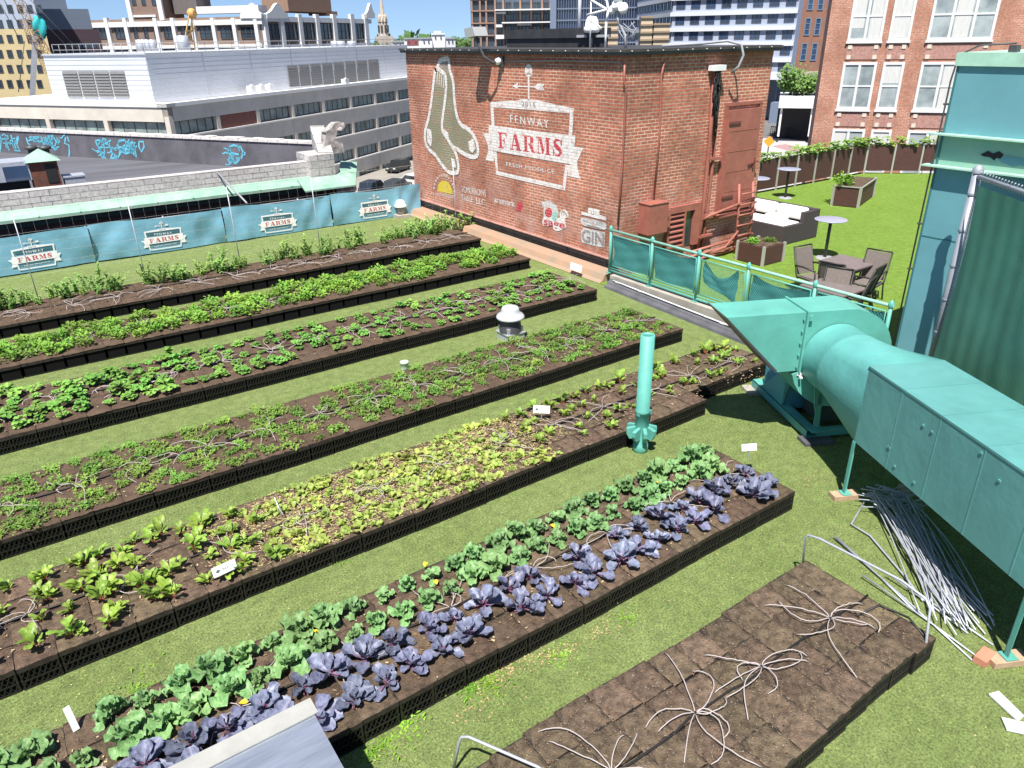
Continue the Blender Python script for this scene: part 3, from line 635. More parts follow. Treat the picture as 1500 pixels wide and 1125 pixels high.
# the four farther beds: past 300 crates, one mass
mb = MB(); rg = random.Random(5)
for bname in ('carrot', 'strawberry', 'parsley', 'pea'):
    y0, y1, rows, xe, xs_ = BEDS[bname]; W = (y1 - y0) / rows; ncol = int((xe - xs_) / PX + 1e-6)
    for r in range(rows):
        for c in range(ncol):
            x = xe - PX / 2 - c * PX; y = y0 + W / 2 + r * W
            k = len(mb.v)
            crate_geo(mb, x + rg.uniform(-.004, .004), y + rg.uniform(-.005, .005) + .012 * math.sin(c * .5), PX, W, detail=(r == 0 and bname in ('carrot', 'strawberry')))
            if True:
                b = MB(); soil_geo(b, x, y, PX, W, rg.random() * 50); kk = len(mb.v); mb.v += b.v; mb.f += [tuple(i + kk for i in f) for f in b.f]; mb.m += [3] * len(b.f); mb.smooth += b.smooth
solo(mb, 'milk_crates', [M['crate'], M['bag'], M['rim'], mat('far_soil', (.070, .046, .032), .95, var=.6, vscale=5, var2=(.13, .088, .06), bump=1, bscale=50, spec=.2, detail=8)],
     'black soil filled milk crates forming the four farthest beds', 'crates', (4, 14, 0), kind='stuff')
# ------------------------------------------------------------------ plants
def leaf(mb, base, az, t0, t1, L, W, seg=5, cup=.25, ruffle=0.0, mi=0, cross=4, stalk=.25, rnd=random, tipw=.35, bend=0.0):
    """one leaf: a curved, cupped, maybe ruffled blade"""
    x, y, z = base; pts = []; ang = az
    dz = 0; st = L / seg; ph = rnd.random() * 6
    cl = [(x, y, z)]; dirs = []
    for i in range(seg):
        t = t0 + (t1 - t0) * i / (seg - 1); ang += bend / seg
        d = (math.cos(t) * math.cos(ang), math.cos(t) * math.sin(ang), math.sin(t)); dirs.append((d, t, ang))
        x += d[0] * st; y += d[1] * st; z += d[2] * st; cl.append((x, y, z))
    dirs.append(dirs[-1]); k = len(mb.v)
    for i, p in enumerate(cl):
        u = i / seg; d, t, an = dirs[i]
        if u < stalk: wd = W * (.10 + .35 * (u / max(stalk, .01)) ** 2)
        else:
            q = (u - stalk) / (1 - stalk) * .97 + .02; wd = W * max(0, 1 - abs(2 * q - 1.08) ** 2.6) ** .5
            wd = max(wd, W * (.45 if i == seg else .2))
        side = (-math.sin(an), math.cos(an), 0); up = (-math.sin(t) * math.cos(an), -math.sin(t) * math.sin(an), math.cos(t))
        for j in range(cross + 1):
            s = (j / cross * 2 - 1); lift = cup * wd * s * s + ruffle * wd * math.sin(ph + j * 2.3 + i * 1.9) * abs(s)
            mb.v.append((p[0] + side[0] * wd / 2 * s + up[0] * lift, p[1] + side[1] * wd / 2 * s + up[1] * lift, p[2] + side[2] * wd / 2 * s + up[2] * lift))
    for i in range(seg):
        for j in range(cross):
            a = k + i * (cross + 1) + j; mb.f.append((a, a + 1, a + cross + 2, a + cross + 1)); mb.m.append(mi if i > 0 or seg < 3 else mi); mb.smooth.append(True)
def leafmat(name, c1, c2, objvar=.2, trans=.25, rough=.5, vs=14, spec=.35): return mat(name, c1, rough, var=.5, var2=c2, vscale=vs, objvar=objvar, trans=trans, spec=spec)
L_ = {
 'weedleaf': leafmat('weed_leaf', (.16, .38, .03), (.30, .52, .06), .2, .3),
 'palerib': leafmat('pale_leaf_rib', (.30, .42, .24), (.42, .52, .34), .1, .1),
 'collard': leafmat('collard_leaf', (.085, .21, .06), (.27, .43, .18), .2, .18, .5, 30),
 'purple': leafmat('purple_cabbage_leaf', (.070, .068, .125), (.23, .26, .36), .22, .10, .45, 20),
 'pstalk': leafmat('purple_stalk', (.20, .06, .12), (.30, .12, .18), .1, .1),
 'yellow': mat('fallen_yellow_leaf', (.75, .50, .03), .6),
 'chard': leafmat('beet_leaf', (.13, .26, .035), (.38, .50, .09), .2, .3, .4, 18),
 'redstalk': leafmat('beet_stalk', (.28, .05, .05), (.30, .20, .06), .1, .1),
 'lettuce': leafmat('lettuce_leaf', (.22, .33, .05), (.48, .53, .15), .25, .3, .5, 20),
 'straw': leafmat('strawberry_leaf', (.10, .27, .045), (.27, .47, .10), .25, .22, .5, 22),
 'carrot': leafmat('carrot_leaf', (.11, .24, .035), (.24, .38, .07), .3, .25, .6, 12),
 'parsley': leafmat('parsley_leaf', (.13, .30, .035), (.29, .47, .08), .25, .3, .5, 16),
 'pea': leafmat('pea_leaf', (.19, .36, .08), (.40, .56, .17), .25, .3, .5, 16),
 'vine': leafmat('vine_leaf', (.16, .32, .05), (.34, .50, .12), .2, .3, .5, 16)}
def mk(fn, n, mats, name):
    out = []
    for i in range(n):
        rd = random.Random(i * 17 + len(name)); mb = MB(); fn(mb, rd); out.append(mb.mesh(name, mats))
    return out
def rib(mb, az, L, z, t0, mi):
    pts = [(0, 0, z)]; 
    for k in range(1, 4): e = t0 * (1 - .3 * k); r = L * k / 3 * .7; pts.append((r * math.cos(az) * math.cos(t0), r * math.sin(az) * math.cos(t0), z + r * math.sin(t0) * .8 + .006))
    mb.tube(pts, [.005, .004, .003, .001], 4, mi, cap=False)
def g_collard(mb, rd):
    n = rd.randint(11, 16); s = rd.uniform(.7, 1.15)
    for i in range(n):
        u = i / n; az = i * 2.4 + rd.uniform(-.6, .6); k = rd.uniform(.7, 1.15); e = rd.uniform(-14, 14); t0 = R(22 + 50 * u + e)
        leaf(mb, (rd.uniform(-.015, .015), rd.uniform(-.015, .015), .02 + .07 * u), az, t0, R(-35 + 80 * u + e), (.19 - .07 * u) * s * k, (.125 - .03 * u) * s * k, 7, .18, .34, rnd=rd, stalk=.3, cross=5, bend=rd.uniform(-.5, .5)); rib(mb, az, .13 * s * k, .02 + .07 * u, t0, 1)
def g_purple(mb, rd):
    n = rd.randint(9, 13); s = rd.uniform(.8, 1.12)
    for i in range(n):
        u = i / n; az = i * 2.4 + rd.uniform(-.6, .6); k = rd.uniform(.65, 1.15); e = rd.uniform(-16, 16); t0 = R(2 + 62 * u + e)
        leaf(mb, (rd.uniform(-.015, .015), rd.uniform(-.015, .015), .03 + .04 * u), az, t0, R(0 + 55 * u + e), (.21 - .075 * u) * s * k, (.118 - .025 * u) * s * k, 6, .30, .20, rnd=rd, stalk=.38, cross=5, bend=rd.uniform(-.4, .4)); rib(mb, az, .14 * s * k, .03 + .04 * u, t0, 1)
    for i in range(3): az = rd.uniform(0, 6.28); mb.tube([(0, 0, .05), (.09 * math.cos(az), .09 * math.sin(az), .07)], .005, 4, 1)
def g_chard(mb, rd):
    s = rd.uniform(.7, 1.15)
    for i in range(rd.randint(11, 17)):
        az = rd.uniform(0, 6.28); t = R(rd.uniform(40, 85)); L = rd.uniform(.10, .19) * s
        p = (rd.uniform(-.02, .02), rd.uniform(-.02, .02), 0); q = (p[0] + .35 * L * math.cos(t) * math.cos(az), p[1] + .35 * L * math.cos(t) * math.sin(az), .35 * L * math.sin(t))
        mb.tube([p, q], .0035, 4, 1, cap=False); leaf(mb, q, az, t, R(rd.uniform(-10, 45)), L * .75, L * .34, 4, .2, .14, rnd=rd, stalk=.1, cross=2)
def g_lettuce(mb, rd):
    for i in range(rd.randint(11, 19)):
        az = rd.uniform(0, 6.28); L = rd.uniform(.035, .085); r = rd.uniform(0, .075); a = rd.uniform(0, 6.28)
        leaf(mb, (r * math.cos(a), r * math.sin(a), 0), az, R(rd.uniform(30, 80)), R(rd.uniform(-10, 50)), L, L * .75, 3, .3, .2, rnd=rd, stalk=.1, cross=2)
def g_straw(mb, rd):
    s = rd.uniform(.55, 1.15)
    for i in range(int(rd.randint(10, 16))):
        az = rd.uniform(0, 6.28); t = R(rd.uniform(25, 80)); L = rd.uniform(.05, .10) * s
        q = (L * math.cos(t) * math.cos(az), L * math.cos(t) * math.sin(az), L * math.sin(t)); mb.tube([(0, 0, 0), q], .0025, 3, 0, cap=False)
        for k in (-1, 0, 1): leaf(mb, q, az + k * 1.0, R(rd.uniform(5, 35)), R(-15), .055 * s, .048 * s, 3, .2, .1, rnd=rd, stalk=.05, cross=2)
def g_carrot(mb, rd):
    s = rd.uniform(.6, 1.1)
    for i in range(rd.randint(34, 46)):
        az = rd.uniform(0, 6.28); L = rd.uniform(.05, .11) * s; t = R(rd.uniform(35, 85)); r = rd.uniform(0, .12); a = rd.uniform(0, 6.28); b = (r * math.cos(a), r * math.sin(a), 0)
        leaf(mb, b, az, t, R(rd.uniform(-10, 50)), L, .016, 3, 0, .3, rnd=rd, stalk=.02, cross=1)
        for k in (-1, 1): q = (b[0] + .6 * L * math.cos(t) * math.cos(az), b[1] + .6 * L * math.cos(t) * math.sin(az), .6 * L * math.sin(t)); leaf(mb, q, az + k, R(35), R(0), L * .42, .014, 2, 0, .2, rnd=rd, stalk=.02, cross=1)
def g_parsley(mb, rd):
    s = rd.uniform(.8, 1.15)
    for i in range(rd.randint(55, 75)):
        az = rd.uniform(0, 6.28); el = math.asin(rd.uniform(.1, 1)); rr = rd.uniform(.45, 1) * .17 * s
        q = (rr * math.cos(el) * math.cos(az), rr * math.cos(el) * math.sin(az), rr * math.sin(el) * .95)
        leaf(mb, q, az + rd.uniform(-1, 1), R(rd.uniform(10, 60)), R(rd.uniform(-20, 30)), .062, .052, 2, .25, .2, rnd=rd, stalk=.05, cross=2)
    for i in range(9): az = rd.uniform(0, 6.28); mb.tube([(0, 0, 0), (.1 * math.cos(az), .1 * math.sin(az), .13)], .003, 3, 0, cap=False)
def g_pea(mb, rd):
    for s in range(rd.randint(7, 9)):
        x, y = rd.uniform(-.14, .14), rd.uniform(-.12, .12); h = rd.uniform(.18, .50); pts = []; lx, ly = rd.uniform(-.28, .28), rd.uniform(-.2, .2)
        for i in range(6): pts.append((x + lx * (i / 5) ** 2 + rd.uniform(-.025, .025), y + ly * (i / 5) ** 2 + rd.uniform(-.025, .025), h * i / 5))
        mb.tube(pts, .004, 3, 0, cap=False)
        for k in range(int(h * 120)):
            t = rd.random() * .999; i = int(t * 5); f = t * 5 - i; p = [pts[i][a] * (1 - f) + pts[i + 1][a] * f for a in range(3)]
            leaf(mb, p, rd.uniform(0, 6.28), R(rd.uniform(10, 70)), R(rd.uniform(-20, 30)), rd.uniform(.035, .075), .046, 2, .2, .1, rnd=rd, stalk=.05, cross=2)
def g_weed(mb, rd):
    for i in range(rd.randint(60, 100)):
        a = rd.uniform(0, 6.28); r = abs(rd.gauss(0, .11)); leaf(mb, (r * math.cos(a), r * math.sin(a), 0), rd.uniform(0, 6.28), R(rd.uniform(15, 75)), R(5), rd.uniform(.02, .045), .014, 2, .1, 0, rnd=rd, stalk=.05, cross=1)
MS = {'collard': mk(g_collard, 12, [L_['collard'], L_['palerib']], 'collard_plant'), 'purple': mk(g_purple, 12, [L_['purple'], L_['pstalk']], 'purple_cabbage'),
      'chard': mk(g_chard, 7, [L_['chard'], L_['redstalk']], 'beet_plant'), 'lettuce': mk(g_lettuce, 7, [L_['lettuce']], 'lettuce_plant'),
      'straw': mk(g_straw, 7, [L_['straw']], 'leafy_plant'), 'carrot': mk(g_carrot, 7, [L_['carrot']], 'carrot_plant'),
      'parsley': mk(g_parsley, 7, [L_['parsley']], 'herb_plant'), 'pea': mk(g_pea, 7, [L_['pea']], 'pea_plant'), 'weed': mk(g_weed, 5, [L_['weedleaf']], 'weed')}
prng = random.Random(21)
def plant(kind, name, x, y, z, s, label, cat, group):
    o = bpy.data.objects.new(name, MS[kind][prng.randrange(len(MS[kind]))]); COL.objects.link(o)
    o.location = (x, y, z); o.rotation_euler = (prng.uniform(-.12, .12), prng.uniform(-.12, .12), prng.uniform(0, 6.28)); o.scale = (s, s, s * prng.uniform(.85, 1.1))
    return tag(o, label, cat, group)
def rowplants(kind, name, bname, yy, xs, xe, step, jit, smin, smax, adj, cat, skip=0.0, roww='front row', z=CZ + .004):
    x = xe - step * .5; k = 0
    while x > xs:
        if prng.random() >= skip:
            k += 1; plant(kind, name, x + prng.uniform(-jit, jit), yy + prng.uniform(-jit, jit), z, prng.uniform(smin, smax),
                  '%s, %s from far end, %s, %s' % (adj, nth(k), roww, BNAME[bname]), cat, cat + ' plants in the ' + BNAME[bname])
        x -= step
# cabbage bed: two back rows green collards, two front rows purple
y0, y1 = BEDS['cabbage'][:2]; W = (y1 - y0) / 4
rowplants('purple', 'purple_cabbage', 'cabbage', y0 + W * .66, -1.5, 6.95, .30, .035, .98, 1.25, 'broad leaved purple cabbage', 'purple cabbage', .05, 'front row')
rowplants('purple', 'purple_cabbage', 'cabbage', y0 + W * 1.55, -1.5, 6.95, .30, .035, .92, 1.2, 'purple cabbage', 'purple cabbage', .06, 'second row')
rowplants('collard', 'green_cabbage', 'cabbage', y0 + W * 2.55, -1.5, 6.7, .27, .03, .85, 1.15, 'blue green cabbage', 'green cabbage', .05, 'third row')
rowplants('collard', 'green_cabbage', 'cabbage', y0 + W * 3.42, -1.5, 6.9, .27, .03, .9, 1.2, 'frilly green cabbage', 'green cabbage', .04, 'back row')
# lettuce bed: beets on the left, yellow lettuce in the middle, sparse seedlings on the right
y0, y1 = BEDS['lettuce'][:2]; W = (y1 - y0) / 4
for r in range(4):
    rowplants('chard', 'beet_plant', 'lettuce', y0 + W * (r + .55), -1.5, 1.55, .16, .08, .7, 1.2, 'green beet plant with red stalks', 'beet', .16 if r else .28, FRONT_WORD[r])
for r in range(8):
    rowplants('lettuce', 'lettuce_plant', 'lettuce', y0 + .09 + r * .175, 1.45 + .38 * math.sin(r * 2.1), 5.1 + .3 * math.sin(r * 1.7 + 1), .128, .045, .6, 1.2, 'small yellow green lettuce', 'lettuce', .1, ['front', 'second', 'third', 'fourth', 'fifth', 'sixth', 'seventh', 'back'][r] + ' row')
rowplants('chard', 'young_greens', 'lettuce', y0 + W * 3.4, 5.3, 10.0, .24, .06, .8, 1.2, 'bright young greens', 'greens', .08, 'back row')
rowplants('chard', 'young_greens', 'lettuce', y0 + W * 2.6, 5.3, 10.0, .24, .08, .6, 1.0, 'small young greens', 'greens', .2, 'third row')
rowplants('chard', 'young_greens', 'lettuce', y0 + W * 1.5, 5.3, 10.0, .24, .09, .5, .95, 'small young greens', 'greens', .2, 'second row')
rowplants('chard', 'young_greens', 'lettuce', y0 + W * .5, 5.3, 8.1, .33, .08, .5, .85, 'small young greens', 'greens', .45, 'front row')
# carrots
y0, y1 = BEDS['carrot'][:2]
for r in range(6):
    rowplants('carrot', 'carrot_plant', 'carrot', y0 + .14 + r * .24, -1.4, 9.95, .245, .06, .75, 1.35, 'feathery green carrot tuft', 'carrot', .13, ['front', 'second', 'third', 'fourth', 'fifth', 'back'][r] + ' row')
# leafy plants
y0, y1 = BEDS['strawberry'][:2]
for r in range(5):
    rowplants('straw', 'leafy_plant', 'strawberry', y0 + .20 + r * .325, -1.4, 5.2, .29, .05, 1.15, 1.9, 'green leafy plant', 'leafy plant', .08, FRONT_WORD[r])
    rowplants('straw', 'small_plant', 'strawberry', y0 + .20 + r * .325, 5.3, 10.2, .29, .05, .95, 1.5, 'dark small leafy plant', 'small plant', .1, FRONT_WORD[r])
y0, y1 = BEDS['parsley'][:2]
for r in range(4):
    rowplants('parsley', 'herb_plant', 'parsley', y0 + .28 + r * .30, -1.4, 10.55, .30, .08, .7, 1.25, 'bushy bright green herb', 'herb', .1 if r else .2, FRONT_WORD[r], CZ)
y0, y1 = BEDS['pea'][:2]
for r, (yy, sk) in enumerate(((18.1, .45), (18.38, .16))):
    rowplants('pea', 'pea_plant', 'pea', yy, -1.4, 10.8, .27, .09, .5, 1.15, 'climbing pea vine', 'pea vine', sk, ['third row', 'back row'][r], CZ)
rowplants('pea', 'tall_greens', 'pea', 18.75, 8.6, 11.6, .32, .2, 1.0, 1.3, 'tall leafy green clump', 'greens', 0, 'grass strip behind', 0.0)
# straw mulch and dead leaves
def litter(name, label, boxes, n, cols, ln, wd, z, seed):
    mb = MB(); rd = random.Random(seed)
    for i in range(n):
        x0, x1, yy0, yy1 = boxes[i % len(boxes)]; x, y = rd.uniform(x0, x1), rd.uniform(yy0, yy1); a = rd.uniform(0, 6.28); l = ln * rd.uniform(.4, 1.2); w_ = wd * rd.uniform(.6, 1.4)
        c, s = math.cos(a), math.sin(a); h = z + rd.uniform(.0, .012)
        mb.add([(x, y, h), (x + c * l, y + s * l, h + rd.uniform(-.004, .012)), (x + c * l - s * w_, y + s * l + c * w_, h + .004), (x - s * w_, y + c * w_, h + .003)], [(0, 1, 2, 3)], rd.randrange(len(cols)))
    solo(mb, name, cols, label, 'litter', (boxes[0][0], boxes[0][2], z), kind='stuff')
sm = [mat('straw_pale', (.42, .33, .19), .8), mat('straw_brown', (.24, .15, .08), .8), mat('straw_yellow', (.45, .43, .15), .8)]
litter('straw_mulch', 'pale straw mulch strewn between the yellow lettuces', [(1.7, 5.0, 6.56, 7.92), (1.2, 5.4, 6.6, 7.9), (.9, 5.8, 6.9, 7.8)], 9000, sm, .05, .006, CZ + .012, 4)
litter('dead_leaves', 'brown dead leaves and bits on the bed soil', [(-1.5, 6.9, 4.26, 5.56), (-1.5, 9.9, 6.58, 7.9), (-1.5, 9.9, 6.58, 7.9), (-1.5, 10, 17.05, 18.0), (-1.5, 10, 8.9, 10.2), (-1.5, 10, 11.7, 13.2)], 5200, [sm[1], mat('bark', (.16, .09, .05), .9), sm[0]], .03, .012, CZ + .012, 9)
litter('bed_crumbs', 'fine brown crumbs and twigs on the bare soil bed', [(1.1, 6, 2.04, 3.32)], 3500, [sm[1], mat('dark_crumb', (.05, .03, .02), .9), mat('grey_crumb', (.22, .19, .15), .9)], .016, .005, CZ + .012, 19)
litter('turf_litter', 'pale dry clippings scattered over the turf', [(-1.5, 10.5, 3.6, 4.2), (-1.5, 9.5, 5.7, 6.5), (1, 8.5, 1, 3.9), (-1.5, 10, 8, 8.8), (6.2, 10.5, 1, 8)], 1500, [sm[0], mat('dry_green', (.40, .42, .14), .9)], .022, .006, .002, 12)
for i, (px, py) in enumerate(((592, 560), (648, 606), (748, 716), (498, 820), (716, 1000), (690, 1010), (590, 1060), (565, 1090), (825, 960), (545, 1105), (925, 905), (650, 752), (190, 715), (200, 1010), (980, 790), (1010, 600))):
    p = onZ(px, py); plant('weed', 'weed', p.x, p.y, .0, prng.uniform(.7, 1.3), ['bright green weed tuft against the %s' % BNAME[('lettuce','lettuce','lettuce','lettuce','cabbage','cabbage','cabbage','cabbage','cabbage','cabbage','cabbage','lettuce','strawberry','lettuce','near','carrot')[i]]][0], 'weed', 'weeds on the turf strips')
for i, (px, py) in enumerate(((458, 923), (622, 830), (350, 1030), (700, 880), (812, 773), (905, 886), (960, 705), (224, 1031), (640, 856))):
    mb = MB(); rd = random.Random(i); leaf(mb, (0, 0, 0), rd.uniform(0, 6), R(10), R(-5), .07, .05, 3, .2, .1, rnd=rd, stalk=.1, cross=2); p = onZ(px, py, CZ + .05)
    if 4.2 < p.y < 5.7: solo(mb, 'yellow_leaf', L_['yellow'], 'fallen yellow leaf between the cabbages, %s of them from the left' % nth(i + 1), 'leaf', (0, 0, 0), 'fallen yellow leaves').location = p
# ------------------------------------------------------------------ irrigation
def spider(cx, cy, z, n, Lmin, Lmax, rd, r=.0055, parts=True):
    ts = []
    for i in range(n):
        a = 6.28 * i / n + rd.uniform(-.5, .5); L = rd.uniform(Lmin, Lmax); bend = rd.uniform(-3.6, 3.6) * (1 if rd.random() < .6 else .4); x, y = 0, 0; pts = [(0, 0, z)]; seg = 12; aa = a
        for k in range(seg):
            aa += bend / seg * (1 + .8 * math.sin(k * .7 + i)); x += math.cos(aa) * L / seg; y += math.sin(aa) * L / seg; pts.append((x, y, z + .018 + .03 * math.sin(math.pi * (k + 1) / seg) * rd.uniform(.6, 1.2) if k < seg - 1 else z + .004))
        ts.append(pts)
    return ts
def tubes(bname, xc, n, Lmin, Lmax, idx, r=.0048):
    y0, y1 = BEDS[bname][:2]; cy = (y0 + y1) / 2 + {'near': .02}.get(bname, 0); rd = random.Random(int(xc * 100) + len(bname))
    t = thing('drip_tubes', 'white spider of drip tubing, %s from the far end of the %s' % (nth(idx), BNAME[bname]), 'drip tubing', (xc, cy, CZ), 'drip tubing spiders on the ' + BNAME[bname])
    for pts in spider(xc, cy, 0.014, n, Lmin, Lmax, rd):
        mb = MB(); mb.tube([(p[0] + xc, p[1] + cy, p[2] + CZ + .008) for p in pts], r * (1 if bname == 'near' else .85), 5); build(mb, 'tube', M['tube'], t)
    mb = MB(); mb.tube([(xc, cy, CZ), (xc, cy, CZ + .035)], .012, 8); build(mb, 'emitter_plug', M['pipe_black'], t)
for bname, xs2 in (('near', [5.45, 4.45, 3.62, 2.72, 1.85]), ('cabbage', [i * 1.0 - .35 for i in range(8)][::-1]), ('lettuce', [i * .92 - .7 for i in range(12)][::-1]), ('carrot', [i * .8 - .8 for i in range(14)][::-1])):
    for i, x in enumerate(xs2): tubes(bname, x, 9 if bname == 'near' else 6, .35 if bname == 'near' else .25, .75 if bname == 'near' else .6, i + 1)
for bname in ('strawberry', 'parsley', 'pea'):
    xs2 = [i * .85 - .8 for i in range(14)][::-1]
    for i, x in enumerate(xs2):
        if bname == 'parsley' and i < 6: continue
        y0, y1 = BEDS[bname][:2]; rd = random.Random(i * 3 + len(bname)); mb = MB(); cy = (y0 + y1) / 2 - (.25 if bname == 'pea' else 0)
        for pts in spider(x, cy, 0, 7, .3, .65, rd): mb.tube([(p[0] + x, p[1] + cy, p[2] + CZ + .02) for p in pts], .0055, 4)
        solo(mb, 'drip_tubes', M['tube'], 'white spider of drip tubing, %s from the far end of the %s' % (nth(i + 1), BNAME[bname]), 'drip tubing', (x, cy, CZ), 'drip tubing spiders on the ' + BNAME[bname])
for bname, (y0, y1, rows, xe, xs_) in BEDS.items():
    yc = (y0 + y1) / 2; mb = MB(); rd = random.Random(len(bname)); mb.tube([(xs_ + (xe - xs_) * i / 30, yc + rd.uniform(-.02, .02), CZ + .02) for i in range(31)], .011, 6)
    if bname == 'near': mb.tube([(xe - .35, yc - .1, CZ + .02), (xe - .05, yc - .15, CZ + .03), (xe + .02, yc - .4, CZ + .02), (xe - .1, 2.06, CZ + .02)], .011, 6)
    solo(mb, 'supply_pipe', M['pipe_black'], 'black water pipe along the middle of the ' + BNAME[bname], 'pipe', (4, yc, CZ), 'black water pipes along the beds')
# metal hoops at the bare bed
def hoop(label, pts, r=.012): mb = MB(); mb.tube(pts, r, 8); solo(mb, 'hoop', M['steel'], label, 'hoop', tuple(pts[0]))
hoop('bent grey metal hoop over the far end of the bare soil bed', [(6.0, 3.36, .1), (5.99, 3.4, .54), (5.99, 3.36, .60), (6.0, 3.25, .62), (6.0, 2.4, .66), (5.99, 2.16, .62), (5.97, 2.1, .56), (5.9, 2.03, .26), (5.9, 2.02, .1)])
a = onZ(663, 1125, .05); pa = onP(672, 1080, (a.x, a.y, 0), (-.5, -.8, 0)); 
hoop('bent metal hoop at the near end of the bare soil bed', [(a.x, a.y, 0), (pa.x, pa.y, pa.z - .05), (pa.x + .02, pa.y - .01, pa.z), (pa.x + .06, pa.y - .05, pa.z + .01), (pa.x + .35, pa.y - .55, pa.z - .02), (pa.x + .45, pa.y - .9, pa.z - .05), (pa.x + .4, pa.y - 1.0, .2)])
# plant name cards
def card(p, w_, h_, az, tilt, label, words, r_=0):
    t = thing('plant_sign', label, 'sign', tuple(p)); u = Vector((math.cos(az), math.sin(az), 0)); n = Vector((math.sin(az), -math.cos(az), 0)); v = (Vector((0, 0, 1)) * math.cos(tilt) + n * -math.sin(tilt)); nn = u.cross(v)
    c = Vector(p) + Vector((0, 0, .12)); mb = MB(); mb.obox(c - u * w_ / 2 - nn * .004, u * w_, v * h_, nn * .008); build(mb, 'card', M['white'], t)
    mb = MB(); mb.bar(Vector(p) + Vector((0, 0, -.02)), c + v * h_ * .5 - nn * .008, .008); build(mb, 'stake', M['grey'], t)
    if words:
        V, F = text_tris(words); mb = MB()
        for f in F: mb.poly([c - u * w_ / 2 + u * (w_ * (.42 + .48 * V[i][0])) + v * (h_ * (.38 + .26 * V[i][1])) + nn * .0055 for i in f])
        mb.poly([c - u * w_ * .38 + v * h_ * .45 + nn * .0055, c - u * w_ * .3 + v * h_ * .3 + nn * .0055, c - u * w_ * .16 + v * h_ * .48 + nn * .0055, c - u * w_ * .28 + v * h_ * .68 + nn * .0055])
        build(mb, 'lettering', mat('print_green', (.07, .12, .08), .6), t)
card(onZ(334, 853, CZ), .24, .10, 0.12, .45, 'white card reading beets at the front edge of the lettuce bed', 'BEETS')
card(onZ(413, 758, CZ), .24, .10, 1.45, .3, 'white plant card turned edge on in the lettuce bed', 'GREENS')
card(onZ(793, 616, CZ), .24, .11, -.75, .3, 'white plant card between yellow lettuce and young greens', 'LETTUCE')
card(onZ(1096, 672, CZ), .2, .09, -.5, .4, 'small white card behind the last purple cabbage', '')
card(onZ(118, 1085, CZ - .1), .05, .22, .3, .3, 'narrow white plastic stake among the leftmost cabbages', '')
for i, (px, py) in enumerate(((578, 1097 if False else 665),)): pass
mb = MB(); p = onZ(843, 401, .05); mb.obox((p.x, p.y - .2, .12), (0, .42, 0), (.03, 0, .16), (.012, 0, 0)); solo(mb, 'white_card', M['white'], 'blank white card leaning on the black kerb below the ledge', 'sign', (p.x, p.y, .12))

# short turf blades on the strips nearest the camera
mb = MB(); rd = random.Random(14); zones = [(-1.6, 7.6, 3.38, 4.20), (-1.6, 9.6, 5.64, 6.50), (6.1, 9.2, .6, 5.5), (1.6, 6.0, .9, 1.98), (7.1, 10.6, 4.2, 6.4), (-1.6, 10.1, 7.97, 8.80), (10.15, 11.0, 6.5, 9.5)]
ar = [(b - a) * (d - c) for a, b, c, d in zones]; tot = sum(ar)
for z_, A_2 in zip(zones, ar):
    for i in range(int(42000 * A_2 / tot)):
        x, y = rd.uniform(z_[0], z_[1]), rd.uniform(z_[2], z_[3]); a = rd.uniform(0, 6.28); h = rd.uniform(.008, .026); c, s_ = math.cos(a) * .004, math.sin(a) * .004; lx, ly = rd.uniform(-.012, .012), rd.uniform(-.012, .012)
        mb.add([(x - c, y - s_, 0), (x + c, y + s_, 0), (x + lx, y + ly, h)], [(0, 1, 2)], 0 if rd.random() < .8 else 1)
solo(mb, 'turf_blades', [mat('turf_blade', (.20, .26, .075), .8, trans=.2), mat('turf_blade_dry', (.36, .36, .16), .8, trans=.2)], 'short green turf blades on the strips between the near beds', 'grass', (4, 4, 0), kind='stuff')

mb = MB(); rd = random.Random(31)
for (px, py, n_, sp) in ((735, 985, 160, .16), (790, 965, 90, .10), (835, 950, 60, .08), (880, 925, 90, .13), (700, 1040, 70, .12), (1190, 700, 60, .15), (330, 965, 60, .1)):
    c = onZ(px, py)
    for i in range(n_):
        x, y = c.x + rd.gauss(0, sp), c.y + rd.gauss(0, sp * .5); a = rd.uniform(0, 6.28); l = rd.uniform(.01, .03); mb.add([(x, y, .004), (x + l * math.cos(a), y + l * math.sin(a), .012), (x + l * math.cos(a + .5), y + l * math.sin(a + .5), .006)], [(0, 1, 2)])
solo(mb, 'dead_turf_tufts', mat('dead_turf', (.42, .30, .15), .9), 'scattered brown dead tufts on the turf between the cabbage and bare beds', 'litter', (3, 3.9, 0), kind='stuff')
# ------------------------------------------------------------------ big teal duct, fan and stand
da = Vector((-.45, -.893, 0)).normalized(); db = Vector((-da.y, da.x, 0)); F0 = Vector((8.73, 5.16, 0)); UP = Vector((0, 0, 1))
def D(s, z, t): return F0 + db * s + UP * z + da * t        # s across, z up, t along the duct towards the camera
duct = thing('air_duct', 'big teal square air duct raised on legs beside the bare soil bed', 'duct', tuple(D(.1, 0, 3.5)))
S0, S1, Z0d, Z1d, SC_, ZC_ = -.344, .59, .80, 1.785, .13, 1.27
mb = MB()
mb.obox(D(S0, Z0d, 1.45), db * (S1 - S0), UP * (Z1d - Z0d), da * 6.2)
build(mb, 'duct_box', M['teal_duct'], duct)
